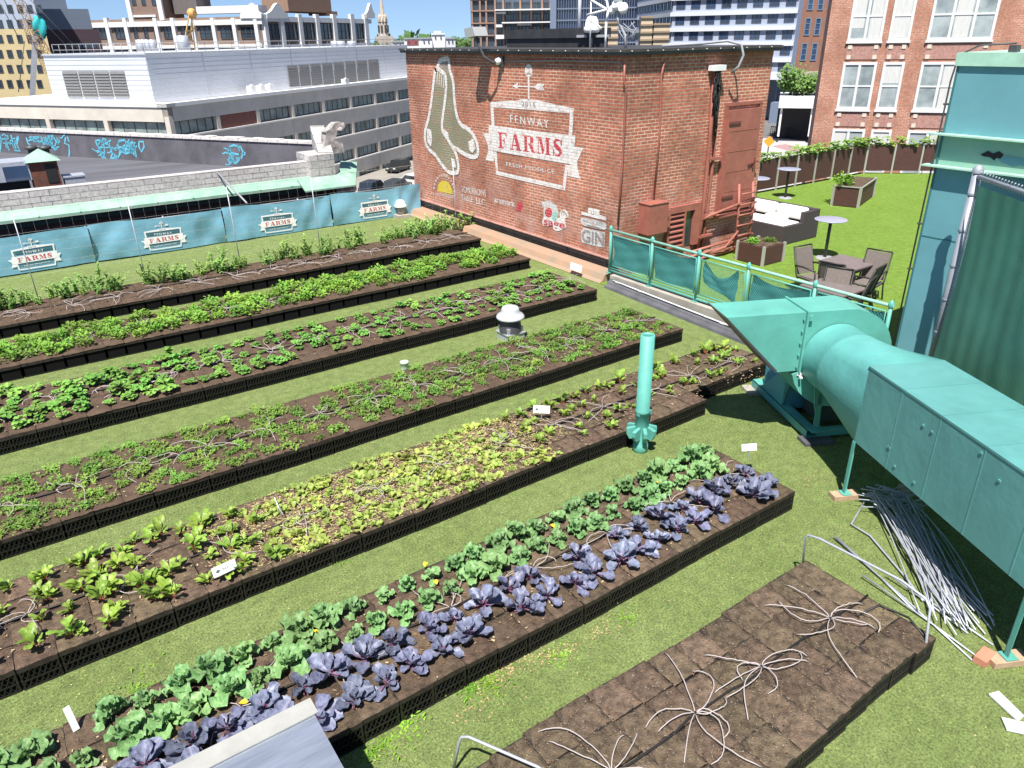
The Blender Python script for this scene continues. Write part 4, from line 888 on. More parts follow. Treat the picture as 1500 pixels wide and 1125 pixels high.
# seams, standing ribs and rivets on the box
mb = MB()
for t in [1.45 + .62 * i for i in range(1, 10)]:
    mb.obox(D(S0 - .004, Z0d, t), db * .0035, UP * (Z1d - Z0d), da * .014)
    mb.obox(D(S0, Z1d + .0012, t), db * (S1 - S0), UP * .003, da * .012)
mb.obox(D(S0 - .007, Z1d - .02, 1.45), db * .006, UP * .023, da * 6.2)
build(mb, 'seams', M['teal_duct'], duct)
mb = MB(); rd = random.Random(8)
for i in range(9):
    t = 1.7 + rd.random() * 4; z = rd.choice((.9, 1.05, 1.3, 1.55, 1.68)); mb.obox(D(S0 - .012, z, t), db * .011, UP * .022, da * .028)
build(mb, 'patches', M['teal_duct'], duct)
# transition from round inlet to square
n = 40; mb = MB(); rings = []
def ring_round(r, t): return [D(SC_ + r * math.cos(2 * math.pi * j / n + .0), ZC_ + r * math.sin(2 * math.pi * j / n), t) for j in range(n)]
def ring_sq(t):
    out = []
    for j in range(n):
        a = 2 * math.pi * j / n; c, s = math.cos(a), math.sin(a); m = max(abs(c), abs(s)); out.append(D((S0 + S1) / 2 + (S1 - S0) / 2 * c / m, (Z0d + Z1d) / 2 + (Z1d - Z0d) / 2 * s / m, t))
    return out
r0 = ring_round(.47, .02); r1 = ring_round(.47, .42); r2 = ring_round(.478, .43); r2b = ring_round(.478, .47); r3 = ring_sq(1.452)
RR = [r0, r1, r2, r2b, r3]; k = 0
for r in RR: mb.v += [tuple(p) for p in r]
for i in range(len(RR) - 1):
    for j in range(n):
        j2 = (j + 1) % n; mb.f.append((i * n + j, i * n + j2, (i + 1) * n + j2, (i + 1) * n + j)); mb.m.append(0); mb.smooth.append(True)
build(mb, 'round_inlet', mat('inlet_paint', (.11, .36, .33), .5, var=.1, vscale=3, bump=.3, bscale=6), duct)
def leg(parent, s, t, ztop, w_=.055):
    mb = MB(); p = D(s, 0, t); mb.obox(D(s - w_ / 2, .075, t - w_ / 2), db * w_, UP * (ztop - .075), da * .008); mb.obox(D(s - w_ / 2, .075, t - w_ / 2), db * .008, UP * (ztop - .075), da * w_); mb.obox(D(s - .06, .066, t - .06), db * .12, UP * .01, da * .12)
    build(mb, 'leg', M['teal'], parent)
for (s, t) in ((-.33, 1.46), (.57, 1.46), (-.33, 4.17), (.57, 4.17)): leg(duct, s, t, Z0d)
def block(p, az, L, W, H, m, name, label, cat, grp=None):
    u = Vector((math.cos(az), math.sin(az), 0)); v = Vector((-u.y, u.x, 0)); mb = MB(); mb.obox(Vector(p) - u * L / 2 - v * W / 2 + Vector((0, 0, .002)), u * L, v * W, UP * H); return solo(mb, name, m, label, cat, tuple(p), grp)
az0 = math.atan2(db.y, db.x)
block(D(-.33, 0, 1.46), az0, .34, .14, .062, M['wood'], 'timber_block', 'pale timber block under the middle duct leg', 'block')
block(D(-.33, 0, 4.17), az0, .36, .14, .062, M['wood'], 'timber_block', 'two tone timber block under the near duct leg by the metal rods', 'block')
block(D(.57, 0, 1.46), az0, .3, .14, .062, M['wood'], 'timber_block', 'timber block in the shade under the far side middle duct leg', 'block')
block(D(.57, 0, 4.17), az0, .3, .14, .062, M['wood'], 'timber_block', 'timber block in the shade under the far side near duct leg', 'block')
block(D(-.52, 0, 4.12), az0 + .5, .2, .11, .07, mat('brick_red', (.52, .22, .14), .85, var=.2), 'loose_brick', 'orange red brick lying beside the near duct leg block', 'brick')
# fan housing
fan = thing('fan_housing', 'teal scroll fan housing with a slanted outlet pointing at the beds', 'fan', tuple(D(0, 0, -.3)))
out = [(-1.476, 1.925), (.36, 1.925)]
for i in range(1, 22):
    a = math.pi / 2 - i * math.pi * 1.42 / 21; out.append((.27 + .715 * math.cos(a), 1.21 + .715 * math.sin(a)))
out += [(-.30, 1.09), (-.66, 1.09)]
mb = MB(); mb.prism([D(s, z, 0) for s, z in out], da * -.585); build(mb, 'scroll_case', M['teal'], fan)
mb = MB()
for (sa, za, sb, zb_) in ((-1.476, 1.925, -.66, 1.09),):
    d = Vector((sb - sa, zb_ - za)).normalized(); 
    mb.prism([D(sa - .012, za + .012, .012), D(sb - .012, zb_ - .012, .012), D(sb - .0, zb_ + .028, .012), D(sa + .012, za + .01, .012)], da * -.61)
build(mb, 'outlet_edge', M['dgrey'], fan)
mb = MB(); e = D(-.349, 1.94, .03); mb.obox(D(-.36, 1.07, .012), db * .03, UP * .875, da * -.03 * -1); mb.obox(D(-.36, 1.928, .012), db * .03, UP * .022, da * -.62)
for i in range(5): mb.obox(D(-.40, 1.15 + i * .17, .012), db * .02, UP * .02, da * .02)
mb.obox(D(-.33, 1.82, .013), db * .05, UP * .07, da * .04)
build(mb, 'flange', M['teal'], fan)
mb = MB(); mb.obox(D(-.36, 1.02, .02), db * .09, UP * .045, da * -.02); mb.obox(D(-.34, 1.0, .03), db * .03, UP * .02, da * .05); build(mb, 'latch', M['white'], fan)
# pedestal and channel frame
mb = MB(); mb.obox(D(-.03, .10, -.75), db * .9, UP * 1.0, da * -.7); build(mb, 'pedestal', mat('pedestal_paint', (.07, .27, .33), .5, var=.1), fan)
mb = MB(); mb.prism([D(-.06, .1, -.75), D(-.06, 1.1, -.75), D(-.06, 1.1, -.45), D(-.06, .1, -1.6 + .1)], db * -.01)
build(mb, 'gusset', M['teal'], fan)
mb = MB()
for s in (-.1, .95):
    mb.obox(D(s, .05, .05), db * .16, UP * .012, da * -1.75); mb.obox(D(s, .05, .05), db * .012, UP * .12, da * -1.75); mb.obox(D(s, .158, .05), db * .16, UP * .012, da * -1.75)
mb.obox(D(.06, .05, .05), db * .9, UP * .11, da * -.08); mb.obox(D(.06, .05, -1.62), db * .9, UP * .11, da * -.08)
build(mb, 'base_frame', M['teal'], fan)
mb = MB(); mb.prism([D(.02, .17, .0), D(.12, .17, .0), D(.1, .4, .0), D(.06, .95, .0), D(.03, .95, .0)], da * -.012); mb.tube([D(-.08, .95, .02), D(-.085, .8, .05), D(-.06, .6, .06), D(-.0, .42, .05)], .012, 6); mb.obox(D(-.05, .155, .12), db * .22, UP * .02, da * -.14)
build(mb, 'front_strut', M['teal'], fan)
mb = MB(); mb.obox(D(.15, .2, -.1), db * .75, UP * .85, da * -.45); build(mb, 'motor', mat('motor_dark', (.02, .035, .035), .7), fan)
block(D(.04, 0, .1), az0, .44, .24, .048, M['membrane'], 'rubber_pad', 'dark grey pad under the corner of the fan frame', 'pad')
block(D(-.05, 0, -1.6), az0, .4, .3, .048, M['conc'], 'concrete_pad', 'pale concrete pad under the back corner of the fan frame', 'pad')
# ------------------------------------------------------------------ standing pipe
pp = thing('vent_pipe', 'tall teal pipe with a finned collar standing on the turf', 'pipe', (6.56, 6.35, 0))
mb = MB(); c = (6.56, 6.35); R_ = .093
prof = [(.09, 0), (.10, .02), (.105, .05), (.105, .12), (.095, .13), (.093, .6), (.102, .605), (.102, .64), (.093, .65), (.093, 1.73), (.072, 1.735), (.07, 1.70), (.068, 1.4)]
mb.lathe(c, prof, 32); build(mb, 'pipe_body', M['teal'], pp)
mb = MB(); mb.cyl(c, .072, 1.3, 1.55, 20); build(mb, 'pipe_inside', mat('pipe_dark', (.06, .09, .085), .8), pp)
mb = MB()
for k in range(8):
    a = k * math.pi / 4 + .15; u = Vector((math.cos(a), math.sin(a), 0)); v = Vector((-u.y, u.x, 0)); o = Vector((c[0], c[1], 0))
    mb.prism([o + u * .09 + UP * .22, o + u * .17 + UP * .22, o + u * .21 + UP * .30, o + u * .21 + UP * .37, o + u * .09 + UP * .40], v * .05)
for k in range(3): a = k * 2.1 - .8; u = Vector((math.cos(a), math.sin(a), 0)); o = Vector((c[0], c[1], .58)); mb.obox(o + u * .09 - Vector((.02, .02, 0)), (.05, 0, 0), (0, .05, 0), (0, 0, .06))
build(mb, 'collar_fins', M['teal'], pp)
# mushroom roof fan
c = (7.56, 10.92)
mf = thing('roof_ventilator', 'round white mushroom roof ventilator between the carrot bed and fifth bed', 'ventilator', (c[0], c[1], 0))
mb = MB(); mb.lathe(c, [(.0, .665), (.09, .66), (.15, .638), (.17, .605), (.17, .565), (.18, .55), (.185, .53), (.24, .495), (.268, .46), (.272, .435), (.255, .42), (.19, .42), (0, .42)], 36); build(mb, 'cap', mat('spun_aluminium', (.62, .64, .67), .4, metal=.3), mf)
mb = MB(); mb.lathe(c, [(.19, .42), (.20, .3), (.22, .16)], 24); build(mb, 'neck', M['dgrey'], mf)
mb = MB(); mb.box((c[0] - .21, c[1] - .21, .14), (c[0] + .21, c[1] + .21, .16)); mb.box((c[0] - .19, c[1] - .19, .0), (c[0] + .19, c[1] + .19, .139)); mb.box((c[0] - .17, c[1] - .17, .161), (c[0] + .17, c[1] + .17, .27)); build(mb, 'curb', M['steel'], mf)
p = onZ(588, 318); mb = MB(); c = (p.x, p.y); mb.lathe(c, [(0, .56), (.08, .55), (.14, .5), (.15, .42), (.2, .38), (.2, .33), (.14, .32)], 20); m1 = thing('roof_vent', 'small white domed vent in front of the banner near the brick wall', 'vent', (p.x, p.y, 0)); build(mb, 'cap', M['white'], m1)
mb = MB(); mb.box((p.x - .22, p.y - .22, 0), (p.x + .22, p.y + .22, .1)); mb.cyl(c, .12, .1, .33, 16); build(mb, 'base', M['conc'], m1)
p = onZ(593, 541); mb = MB(); mb.lathe((p.x, p.y), [(.07, 0), (.07, .12), (.078, .125), (.078, .15), (.06, .152), (.05, .10)], 18); solo(mb, 'pipe_stub', mat('pale_green_pipe', (.42, .55, .42), .6), 'short pale green pipe stub on the turf', 'pipe', (p.x, p.y, 0))
# ------------------------------------------------------------------ metal rods under the duct
mr = random.Random(33)
def rod(pts, i, m=None): mb = MB(); mb.tube(pts, .007, 6); solo(mb, 'steel_rod', m or M['steel'], 'galvanised steel rod bent at the top, %s in the pile under the duct' % nth(i), 'rod', tuple(pts[0]), 'steel rods piled under the duct')
for i in range(46):
    o = mr.uniform(-.26, .42); z = .02 + .012 * (i % 9); s0 = Vector((8.02 + o * .55 + mr.uniform(-.2, .2), 3.62 - o * .40 + mr.uniform(-.2, .1), z + mr.uniform(0, .1))); e = Vector((6.75 + o * .55 + mr.uniform(-.3, .15), 1.95 - o * .28 + mr.uniform(-.15, .4), z))
    d = (e - s0).normalized(); side = Vector((-d.y, d.x, 0)) * mr.choice((-1, 1)); bow = mr.uniform(-.12, .12)
    pts = [s0 + side * mr.uniform(.1, .3) - d * .02 + UP * mr.uniform(-.01, .05), s0 + side * .03 + UP * .0, s0 + d * .03]
    for k in range(1, 7): pts.append(s0 + (e - s0) * k / 6 + Vector((-d.y, d.x, 0)) * bow * math.sin(k / 6 * math.pi) + UP * .015 * math.sin(k))
    for p in pts: p.z = max(.012, p.z)
    rod(pts, i + 1)
Z = lambda px, py, z=.03: onZ(px, py, z)
mb = MB(); mb.tube([Z(1268, 732), Z(1247, 768), Z(1275, 785), Z(1330, 850), Z(1352, 880)], .011, 6); solo(mb, 'bent_rod', M['steel'], 'bent steel hoop lying at the left edge of the rod pile', 'rod', tuple(Z(1268, 732)))
for i, (a, b) in enumerate((((1222, 786), (1424, 967)), ((1226, 787), (1345, 900)), ((1263, 842), (1437, 966)), ((1330, 860), (1455, 945)), ((1300, 840), (1418, 928)))):
    mb = MB(); mb.tube([Z(*a, .04 + .01 * i), Z((a[0] + b[0]) / 2 + 2, (a[1] + b[1]) / 2, .03), Z(*b, .015)], .0095, 6); solo(mb, 'straight_rod', M['steel'], 'straight steel rod on the turf left of the pile, %s from the left' % nth(i + 1), 'rod', tuple(Z(*a)), 'straight rods beside the pile')
for i, pl in enumerate((((1449, 1016), (1463, 1012), (1500, 1048), (1492, 1056)), ((1467, 1050), (1510, 1060), (1512, 1076), (1475, 1068)))):
    P_ = [onZ(x, y, .03) for x, y in pl]; mb = MB(); mb.prism([tuple(p) for p in P_], (0, 0, -.018)); solo(mb, 'white_board', M['white'], ['long white board lying on the turf beside the duct leg', 'shorter white board below the long board on the turf'][i], 'board', tuple(P_[0]))
# ------------------------------------------------------------------ sheet metal housing at the near left
sb = thing('sheet_metal_housing', 'grey sheet metal housing in front of the purple cabbages', 'housing', (.1, 3.2, 0))
mb = MB(); mb.prism([(.94, 3.92, 0), (.94, 3.92, 1.05), (.94, 1.6, .98), (.94, 1.6, 0)], (-1.5, 0, 0)); build(mb, 'case', M['steel_flat'], sb)
mb = MB(); mb.prism([(.965, 3.945, .96), (.965, 3.945, 1.068), (.965, 3.80, 1.063), (.965, 3.80, 1.053), (.965, 3.925, 1.058), (.965, 3.925, .96)], (-1.53, 0, 0)); build(mb, 'lip', mat('lip_metal', (.50, .49, .44), .5, metal=.4, var=.15), sb)
# ------------------------------------------------------------------ kerb and mesh fence in front of the lawn
FX = 11.45
mb = MB(); mb.prism([(FX - .12, 5.2, 0), (FX - .12, 5.2, .24), (FX + .2, 5.2, .24), (FX + .2, 5.2, 0)], (0, YC - .35 - 5.2, 0)); solo(mb, 'kerb', M['conc'], 'rough pale concrete kerb carrying the teal mesh fence', 'kerb', (FX, 9, 0))
mb = MB(); mb.prism([(FX - .13, 12.25, .17), (FX - .13, 12.25, 0), (FX - .24, 12.25, 0), (FX - .24, 12.25, .1)], (-.42, -7, 0)); mb.prism([(FX - .242, 12.22, .09), (FX - .242, 12.22, 0), (FX - .36, 12.22, 0), (FX - .34, 12.22, .05)], (-.42, -7, 0))
solo(mb, 'roof_membrane', M['membrane'], 'dark grey roofing membrane stepped along the foot of the kerb', 'membrane', (FX - .4, 9, 0))
mb = MB(); rd = random.Random(2)
for i in range(16): y = 12 - i * .4; x = FX - .18 - (12.25 - y) * .06; mb.box((x - .03 * rd.random(), y - rd.uniform(.05, .2), .172 - .02), (x + .02, y, .18 - .01))
mb.tube([(FX - .2 - (12.1 - (12.1 - i * .6)) * .06, 12.1 - i * .6, .17) for i in range(11)], .015, 6)
solo(mb, 'white_cable', M['white'], 'white cable and sealant run along the dark membrane', 'cable', (FX - .3, 9, .17))
mf = thing('mesh_fence', 'teal chain mesh fence with green screen panels on the kerb', 'fence', (FX, 9, .24))
posts = [12.45, 11.13, 9.81, 8.59, 7.16, 5.78]
for y in posts:
    mb = MB(); mb.tube([(FX, y, .24), (FX, y, 1.22)], .032, 10); mb.lathe((FX, y), [(.04, 1.22), (.05, 1.25), (.045, 1.3), (.015, 1.34), (0, 1.35)], 12); mb.box((FX - .06, y - .06, .241), (FX + .06, y + .06, .26)); build(mb, 'post', M['teal'], mf)
mb = MB(); mb.tube([(FX, posts[0], 1.24), (FX, posts[-1] - .05, 1.25)], .028, 10); build(mb, 'top_rail', M['teal_lite'], mf)
mb = MB(); mb.tube([(FX, posts[0], .30), (FX, posts[-1], .30)], .024, 8); mb.tube([(FX, posts[0], .36), (FX, posts[-1], .37)], .016, 8); build(mb, 'bottom_rail', M['teal'], mf)
screen = mat('screen_fabric', (.06, .25, .25), .85, trans=.15); wire = mat('mesh_wire', (.10, .36, .33), .5)
for i in range(5):
    ya, yb = posts[i] - .07, posts[i + 1] + .07; z0, z1 = .42, 1.14
    mb = MB(); mb.tube([(FX, ya, z0), (FX, ya, z1), (FX, yb, z1), (FX, yb, z0), (FX, ya, z0)], .016, 6); build(mb, 'panel_frame', M['teal'], mf)
    mb = MB(); st = .055; L = ya - yb; H_ = z1 - z0; nn = int((L + H_) / st)
    for k in range(nn):
        o = k * st
        for sg in (1, -1):
            u0, v0 = (o, 0) if o < L else (L, o - L); u1, v1 = (o - H_, H_) if o > H_ else (0, o)
            if sg < 0: u0, u1 = L - u0, L - u1
            mb.bar((FX + .006 * sg, ya - u0, z0 + v0), (FX + .006 * sg, ya - u1, z0 + v1), .0045)
    build(mb, 'wire_mesh', wire, mf)
    rd = random.Random(i); sag = [.02, .03, .12, .05, .04][i]; lo = [0, 0, .0, 0, 0][i]
    def f(u, v, ya=ya, yb=yb, z0=z0, z1=z1, sag=sag, i=i):
        y = ya + (yb - ya) * (u if i != 2 else (.03 + .8 * u)); z = z0 + (z1 - z0) * (.02 + .96 * v) - sag * math.sin(math.pi * u) * v * 2.2
        if i == 2: z += .25 * (1 - v) * (1 - u)
        return (FX + .045 + .022 * math.sin(u * 9 + v * 5 + i) + .012 * math.sin(v * 17 - u * 6), y, z)
    mb = MB(); mb.grid(f, 24, 12); build(mb, 'screen_panel', screen, mf)
# ------------------------------------------------------------------ tower and the tall green windscreen
TX, TYL, TYR = 11.5, 5.60, 1.6
tw = thing('light_tower', 'tall blue green sheet clad tower base with ledges', 'tower', (TX + .8, 4, 0))
mb = MB(); mb.box((TX, TYR, 0), (TX + 1.9, TYL, 3.44)); mb.box((TX + .0, TYR, 3.90), (TX + 1.9, TYL, 4.80)); build(mb, 'clad_wall', M['tower'], tw)
mb = MB(); mb.box((TX + .004, TYR, 3.441), (TX + 1.9, TYL + .03, 3.899)); build(mb, 'pale_band', mat('peeling_pale_green', (.30, .46, .34), .6, var=.3, vscale=3, var2=(.18, .40, .33)), tw)
mb = MB()
for z in (3.45, 3.89): mb.box((TX - .14, TYR, z), (TX, TYL + .14, z + .022)); mb.box((TX, TYL + .031, z), (TX + 1.9, TYL + .14, z + .022))
mb.box((TX - .04, TYR, 4.80), (TX + 1.95, TYL + .02, 4.97)); build(mb, 'ledge', mat('ledge_paint', (.36, .58, .45), .5, var=.15), tw)
mb = MB(); mb.box((TX - .006, TYR, 2.42), (TX, TYL, 2.435)); mb.box((TX - .008, TYL - .03, 0), (TX, TYL, 4.79)); build(mb, 'seam', mat('dark_teal_seam', (.04, .15, .16), .6), tw)
mb = MB(); rd = random.Random(4); pts = []
for (x, y) in ((0, .0), (.09, .06), (.16, .03), (.23, .07), (.3, .03), (.27, -.03), (.22, -.02), (.2, -.06), (.13, -.02), (.05, -.02)): pts.append((TX - .003, 5.02 - x * 1.0, 3.67 + y))
mb.poly(pts); pts = [(TX - .002, 4.78 - x, 3.64 + y) for x, y in ((0, 0), (.1, .05), (.5, .02), (.52, -.06), (.4, -.08), (.3, -.05), (.2, -.08), (.05, -.04))]; build(mb, 'torn_hole', M['black'], tw)
mb = MB(); mb.poly(pts); build(mb, 'peeled_patch', M['tower'], tw)
mb = MB(); mb.tube([(TX - .03, TYL + .03, .0), (TX - .03, TYL + .03, 4.6), (TX - .02, TYL + .0, 4.93), (TX + .1, TYL - .2, 5.06), (TX + .1, 4.95, 5.08)], .013, 8); mb.box((TX + .02, 5.0 - .1, 4.975), (TX + .14, 5.0 + .0, 5.06))
for z in (1.9, 2.6, 4.3): mb.tube([(TX - .05, TYL + .05, z), (TX + .0, TYL + .0, z)], .015, 5)
build(mb, 'conduit', M['dgrey'], tw)
n0 = Vector((11.0, 4.78, 0)); nd = Vector((-.63, -.78, 0)).normalized()
ws = thing('wind_screen_fence', 'tall steel fence post and rail hung with a folded dark green windscreen', 'fence', tuple(n0))
mb = MB(); mb.tube([n0, n0 + UP * 3.52], .06, 12); mb.lathe((n0.x, n0.y), [(.07, 3.5), (.07, 3.56), (.03, 3.6), (0, 3.61)], 12)
for z in (.6, 1.2, 1.7, 2.2, 2.7, 3.2): mb.lathe((n0.x, n0.y), [(.06, z), (.07, z + .01), (.06, z + .04)], 12)
build(mb, 'post', mat('dull_steel', (.30, .32, .36), .6, metal=.3, var=.15, vscale=3), ws)
mb = MB(); mb.tube([n0 + UP * 3.46, n0 + nd * 4.6 + UP * 3.46], .03, 10)
for i in range(60): p = n0 + nd * (.08 + i * .075) + UP * 3.46; mb.tube([p - UP * .05, p + UP * .05, p + nd * .02 + UP * .07], .008, 4)
build(mb, 'top_rail', M['steel'], ws)
mb = MB()
for k in range(150):
    z = k * .055 - .4
    for sg in (1, -1):
        u0 = 0; u1 = .42; za, zb_ = z, z + .42
        if sg < 0: za, zb_ = zb_, za
        if min(za, zb_) < 0 or max(za, zb_) > 3.4: continue
        mb.bar(n0 + nd * u0 + UP * za, n0 + nd * u1 + UP * zb_, .007)
build(mb, 'wire_mesh', M['grey'], ws)
mb = MB()
def f(u, v):
    s = .26 + .02 * math.sin(v * 9) + u * 4.6; z = .0 + 3.38 * v; k = 1 - v * .75; off = .10 + k * (.085 * math.sin(s * 2.6 - v * 4.2 + math.sin(s * 2.3 + v)) + .010 * math.sin(s * 6.3 - v * 6 + 2 * math.sin(v * 3 + s))) + .003 * math.sin(s * 19 + v * 9)
    return n0 + nd * s + Vector((-nd.y, nd.x, 0)) * -off + UP * z
mb.grid(f, 130, 24); build(mb, 'screen', mat('windscreen_cloth', (.075, .24, .165), .85, var=.15, vscale=2, bump=.2, bscale=60), ws)
# ------------------------------------------------------------------ lawn furniture
WK = mat('dark_wicker', (.060, .045, .050), .7, var=.4, vscale=30, stretch=(1, 1, 8), bump=.6, bscale=60)
def hightop(px, py, label, sc=1.0):
    p = onZ(px, py); t = thing('high_table', label, 'table', (p.x, p.y, 0), 'round high tables on the lawn')
    mb = MB(); mb.lathe((p.x, p.y), [(0, 1.0), (.38, 1.0), (.40, .99), (.385, .975), (0, .975)], 36); build(mb, 'tabletop', mat('blue_grey_top', (.30, .31, .40), .35), t)
    mb = MB(); mb.cyl((p.x, p.y), .04, .03, .975, 14); build(mb, 'stem', M['dgrey'], t)
    mb = MB(); mb.lathe((p.x, p.y), [(0, .035), (.2, .03), (.24, .012), (.24, .0)], 30); build(mb, 'foot', M['grey'], t)
hightop(1208, 378, 'round high table beside the wicker sofa, nearest of three'); hightop(1150, 290, 'round high table before the brown planter fence, farthest of three')
hightop(1104, 306, 'round high table half hidden behind the brick penthouse')
# sectional sofa
sf = thing('wicker_sofa', 'dark wicker corner sofa with white cushions on the lawn', 'sofa', (18.4, 13, 0))
mb = MB(); mb.box((17.35, 12.05, .02), (17.47, 15.2, .50)); mb.box((17.47, 12.05, .02), (18.72, 12.17, .50)); mb.box((18.72, 12.05, .02), (18.9, 15.2, .80)); mb.box((17.47, 12.17, .03), (18.72, 15.2, .33)); mb.box((18.2, 12.05, .50), (18.72, 12.17, .78)); build(mb, 'wicker_frame', WK, sf)
def cushion(a, b, parent, bulge=.03):
    a, b = Vector(a), Vector(b); mb = MB(); c = (a + b) / 2; h = (b - a) / 2; n_ = 10
    def fn(u, v):
        th = (v - .5) * math.pi; ph = u * 2 * math.pi; cx_ = math.cos(th); x, y, z = cx_ * math.cos(ph), cx_ * math.sin(ph), math.sin(th); e = .22
        sg = lambda q: math.copysign(abs(q) ** e, q); return (c.x + h.x * sg(x), c.y + h.y * sg(y), c.z + h.z * sg(z))
    mb.grid(fn, 28, 14); build(mb, 'cushion', M['white_cloth'], parent)
cushion((17.5, 12.2, .33), (18.3, 13.2, .50), sf); cushion((17.5, 13.22, .33), (18.3, 14.2, .50), sf); cushion((17.5, 14.22, .33), (18.3, 15.2, .50), sf)
for i in range(3): cushion((18.48, 12.25 + i * 1.0, .48), (18.71, 13.2 + i * 1.0, .82), sf)
cushion((17.9, 12.6, .5), (18.35, 13.15, .62), sf)
sf2 = thing('wicker_armchair', 'wicker seat with a white cushion mostly hidden behind the brick penthouse', 'armchair', (19.2, 16, 0))
mb = MB(); mb.box((18.3, 15.6, .02), (19.9, 15.75, .6)); mb.box((18.3, 15.75, .02), (19.8, 16.9, .35)); mb.box((19.8, 15.6, .02), (19.95, 16.9, .8)); build(mb, 'wicker_frame', WK, sf2); cushion((18.4, 15.8, .35), (19.7, 16.8, .55), sf2)
# dining tables and sling chairs
SL = mat('sling_fabric', (.16, .135, .12), .8, var=.2, vscale=30, stretch=(1, 1, 1)); FRM = mat('chair_frame', (.03, .027, .025), .5); TT = mat('table_top_brown', (.17, .14, .135), .55, var=.15, vscale=8)
def dtable(x0, y0, x1, y1, label):
    t = thing('patio_table', label, 'table', ((x0 + x1) / 2, (y0 + y1) / 2, 0), 'square patio tables on the lawn')
    mb = MB(); mb.box((x0, y0, .70), (x1, y1, .73)); build(mb, 'tabletop', TT, t); mb = MB(); mb.box((x0 + .04, y0 + .04, .62), (x1 - .04, y1 - .04, .699)); build(mb, 'apron', FRM, t)
    for x in (x0 + .06, x1 - .06):
        for y in (y0 + .06, y1 - .06): mb = MB(); mb.box((x - .03, y - .03, 0), (x + .03, y + .03, .62)); build(mb, 'leg', FRM, t)
dtable(14.5, 8.22, 15.38, 9.12, 'brown square patio table with chairs around it'); dtable(12.72, 7.35, 13.55, 8.3, 'brown square patio table nearer the teal fence')
def chair0(label):
    t = thing('patio_chair', label, 'chair', (0, 0, 0), 'sling patio chairs around the tables')
    mb = MB(); mb.box((-.25, -.24, .40), (.25, .24, .425)); build(mb, 'seat', SL, t)
    mb = MB(); mb.obox((-.23, -.27, .44), (.46, 0, 0), (0, -.16, .55), (0, .02, .006)); build(mb, 'backrest', SL, t)
    mb = MB()
    for s in (-.26, .26): mb.tube([(s, -.22, .38), (s, -.27, .44), (s, -.44, 1.02)], .018, 6); mb.tube([(s, .24, .40), (s, -.24, .41)], .018, 6); mb.tube([(s * 1.08, .24, .64), (s * 1.08, -.1, .66), (s, -.33, .64)], .02, 6)
    mb.tube([(-.26, -.44, 1.02), (.26, -.44, 1.02)], .018, 6); build(mb, 'frame', FRM, t)
    for s in (-.26, .26):
        mb = MB(); mb.tube([(s, .30, 0), (s, .24, .40), (s * 1.08, .24, .64)], .018, 6); build(mb, 'leg', FRM, t); mb = MB(); mb.tube([(s, -.36, 0), (s, -.22, .42)], .018, 6); build(mb, 'leg', FRM, t)
    return t
CH = [((14.85, 9.55), 2.75, 'sling patio chair left of the square table, facing the brick penthouse side'), ((15.75, 8.55), 1.75, 'sling patio chair at the far right of the square table'), ((14.12, 8.62), -1.5, 'sling patio chair with its back to the teal fence, left of two'),
      ((13.95, 8.25), 1.7, 'patio chair with pale slatted back between the two tables'), ((14.62, 7.98), .35, 'sling patio chair seen from the side at the right of the tables'), ((14.05, 7.35), .6, 'sling patio chair nearest the teal fence end'), ((13.9, 9.6), 2.9, 'sling patio chair half hidden behind the fence rail')]
BT = [(1176, 361), (1289, 368), (1219, 387), (1231, 394), (1291, 392), (1279, 410)]; RZ = [3.0, 1.75, -1.35, 1.9, .15, .3]
CH = [((onZ(px, py, 1.0).x - .44 * math.sin(rz), onZ(px, py, 1.0).y + .44 * math.cos(rz)), rz, c[2]) for (px, py), rz, c in zip(BT, RZ, CH)]
ch = chair0(CH[0][2])
for i, (xy, rz, lb) in enumerate(CH):
    o = ch if i == 0 else copy_tree(ch); o.location = (xy[0], xy[1], 0); o.rotation_euler = (0, 0, rz); o['label'] = lb
# planters and planter fence
PLK = mat('planter_boards', (.075, .030, .028), .6, var=.25, vscale=4, stretch=(1, 1, 14)); ALU = mat('aluminium_trim', (.50, .49, .46), .4, metal=.4)
def planter(name, x0, y0, x1, y1, h, label, post=.05):
    t = thing(name, label, 'planter', ((x0 + x1) / 2, (y0 + y1) / 2, 0)); mb = MB(); mb.box((x0, y0, .02), (x1, y1, h - .04)); mb.box((x0 - .004, y0 - .004, .02), (x1 + .004, y1 + .004, .04)); build(mb, 'box', PLK, t)
    for (x, y) in ((x0, y0), (x1, y0), (x0, y1), (x1, y1)): mb = MB(); mb.box((x - post / 2 - .01, y - post / 2 - .01, 0), (x + post / 2, y + post / 2, h)); build(mb, 'corner_post', ALU, t)
    mb = MB(); mb.box((x0 + .03, y0 + .03, h - .039), (x1 - .03, y1 - .03, h - .02)); build(mb, 'soil', M['soil_dry'], t); return t
t = thing('planter_box', 'brown board planter box alone on the open lawn', 'planter', (23.9, 14.2, 0)); a_ = Vector((23.02, 14.30, 0)); u_ = Vector((.27, -.78, 0)); v_ = Vector((2.05, .72, 0))
mb = MB(); mb.obox(a_ + UP * .02, u_, UP * .62, v_); build(mb, 'box', PLK, t)
for c_ in (a_, a_ + u_, a_ + v_, a_ + u_ + v_): mb = MB(); mb.box((c_.x - .035, c_.y - .035, 0), (c_.x + .035, c_.y + .035, .68)); build(mb, 'corner_post', ALU, t)
mb = MB(); mb.obox(a_ + u_ * .06 + v_ * .02 + UP * .641, u_ * .88, UP * .02, v_ * .96); build(mb, 'soil', M['soil_dry'], t); mb = MB(); mb.obox(a_ + u_ * 1.0 - u_.normalized() * .0 + UP * .641, u_.normalized() * .04, UP * .035, v_); mb.obox(a_ - v_.normalized() * .03 + UP * .641, u_, UP * .03, v_.normalized() * .03); build(mb, 'top_rim', ALU, t)
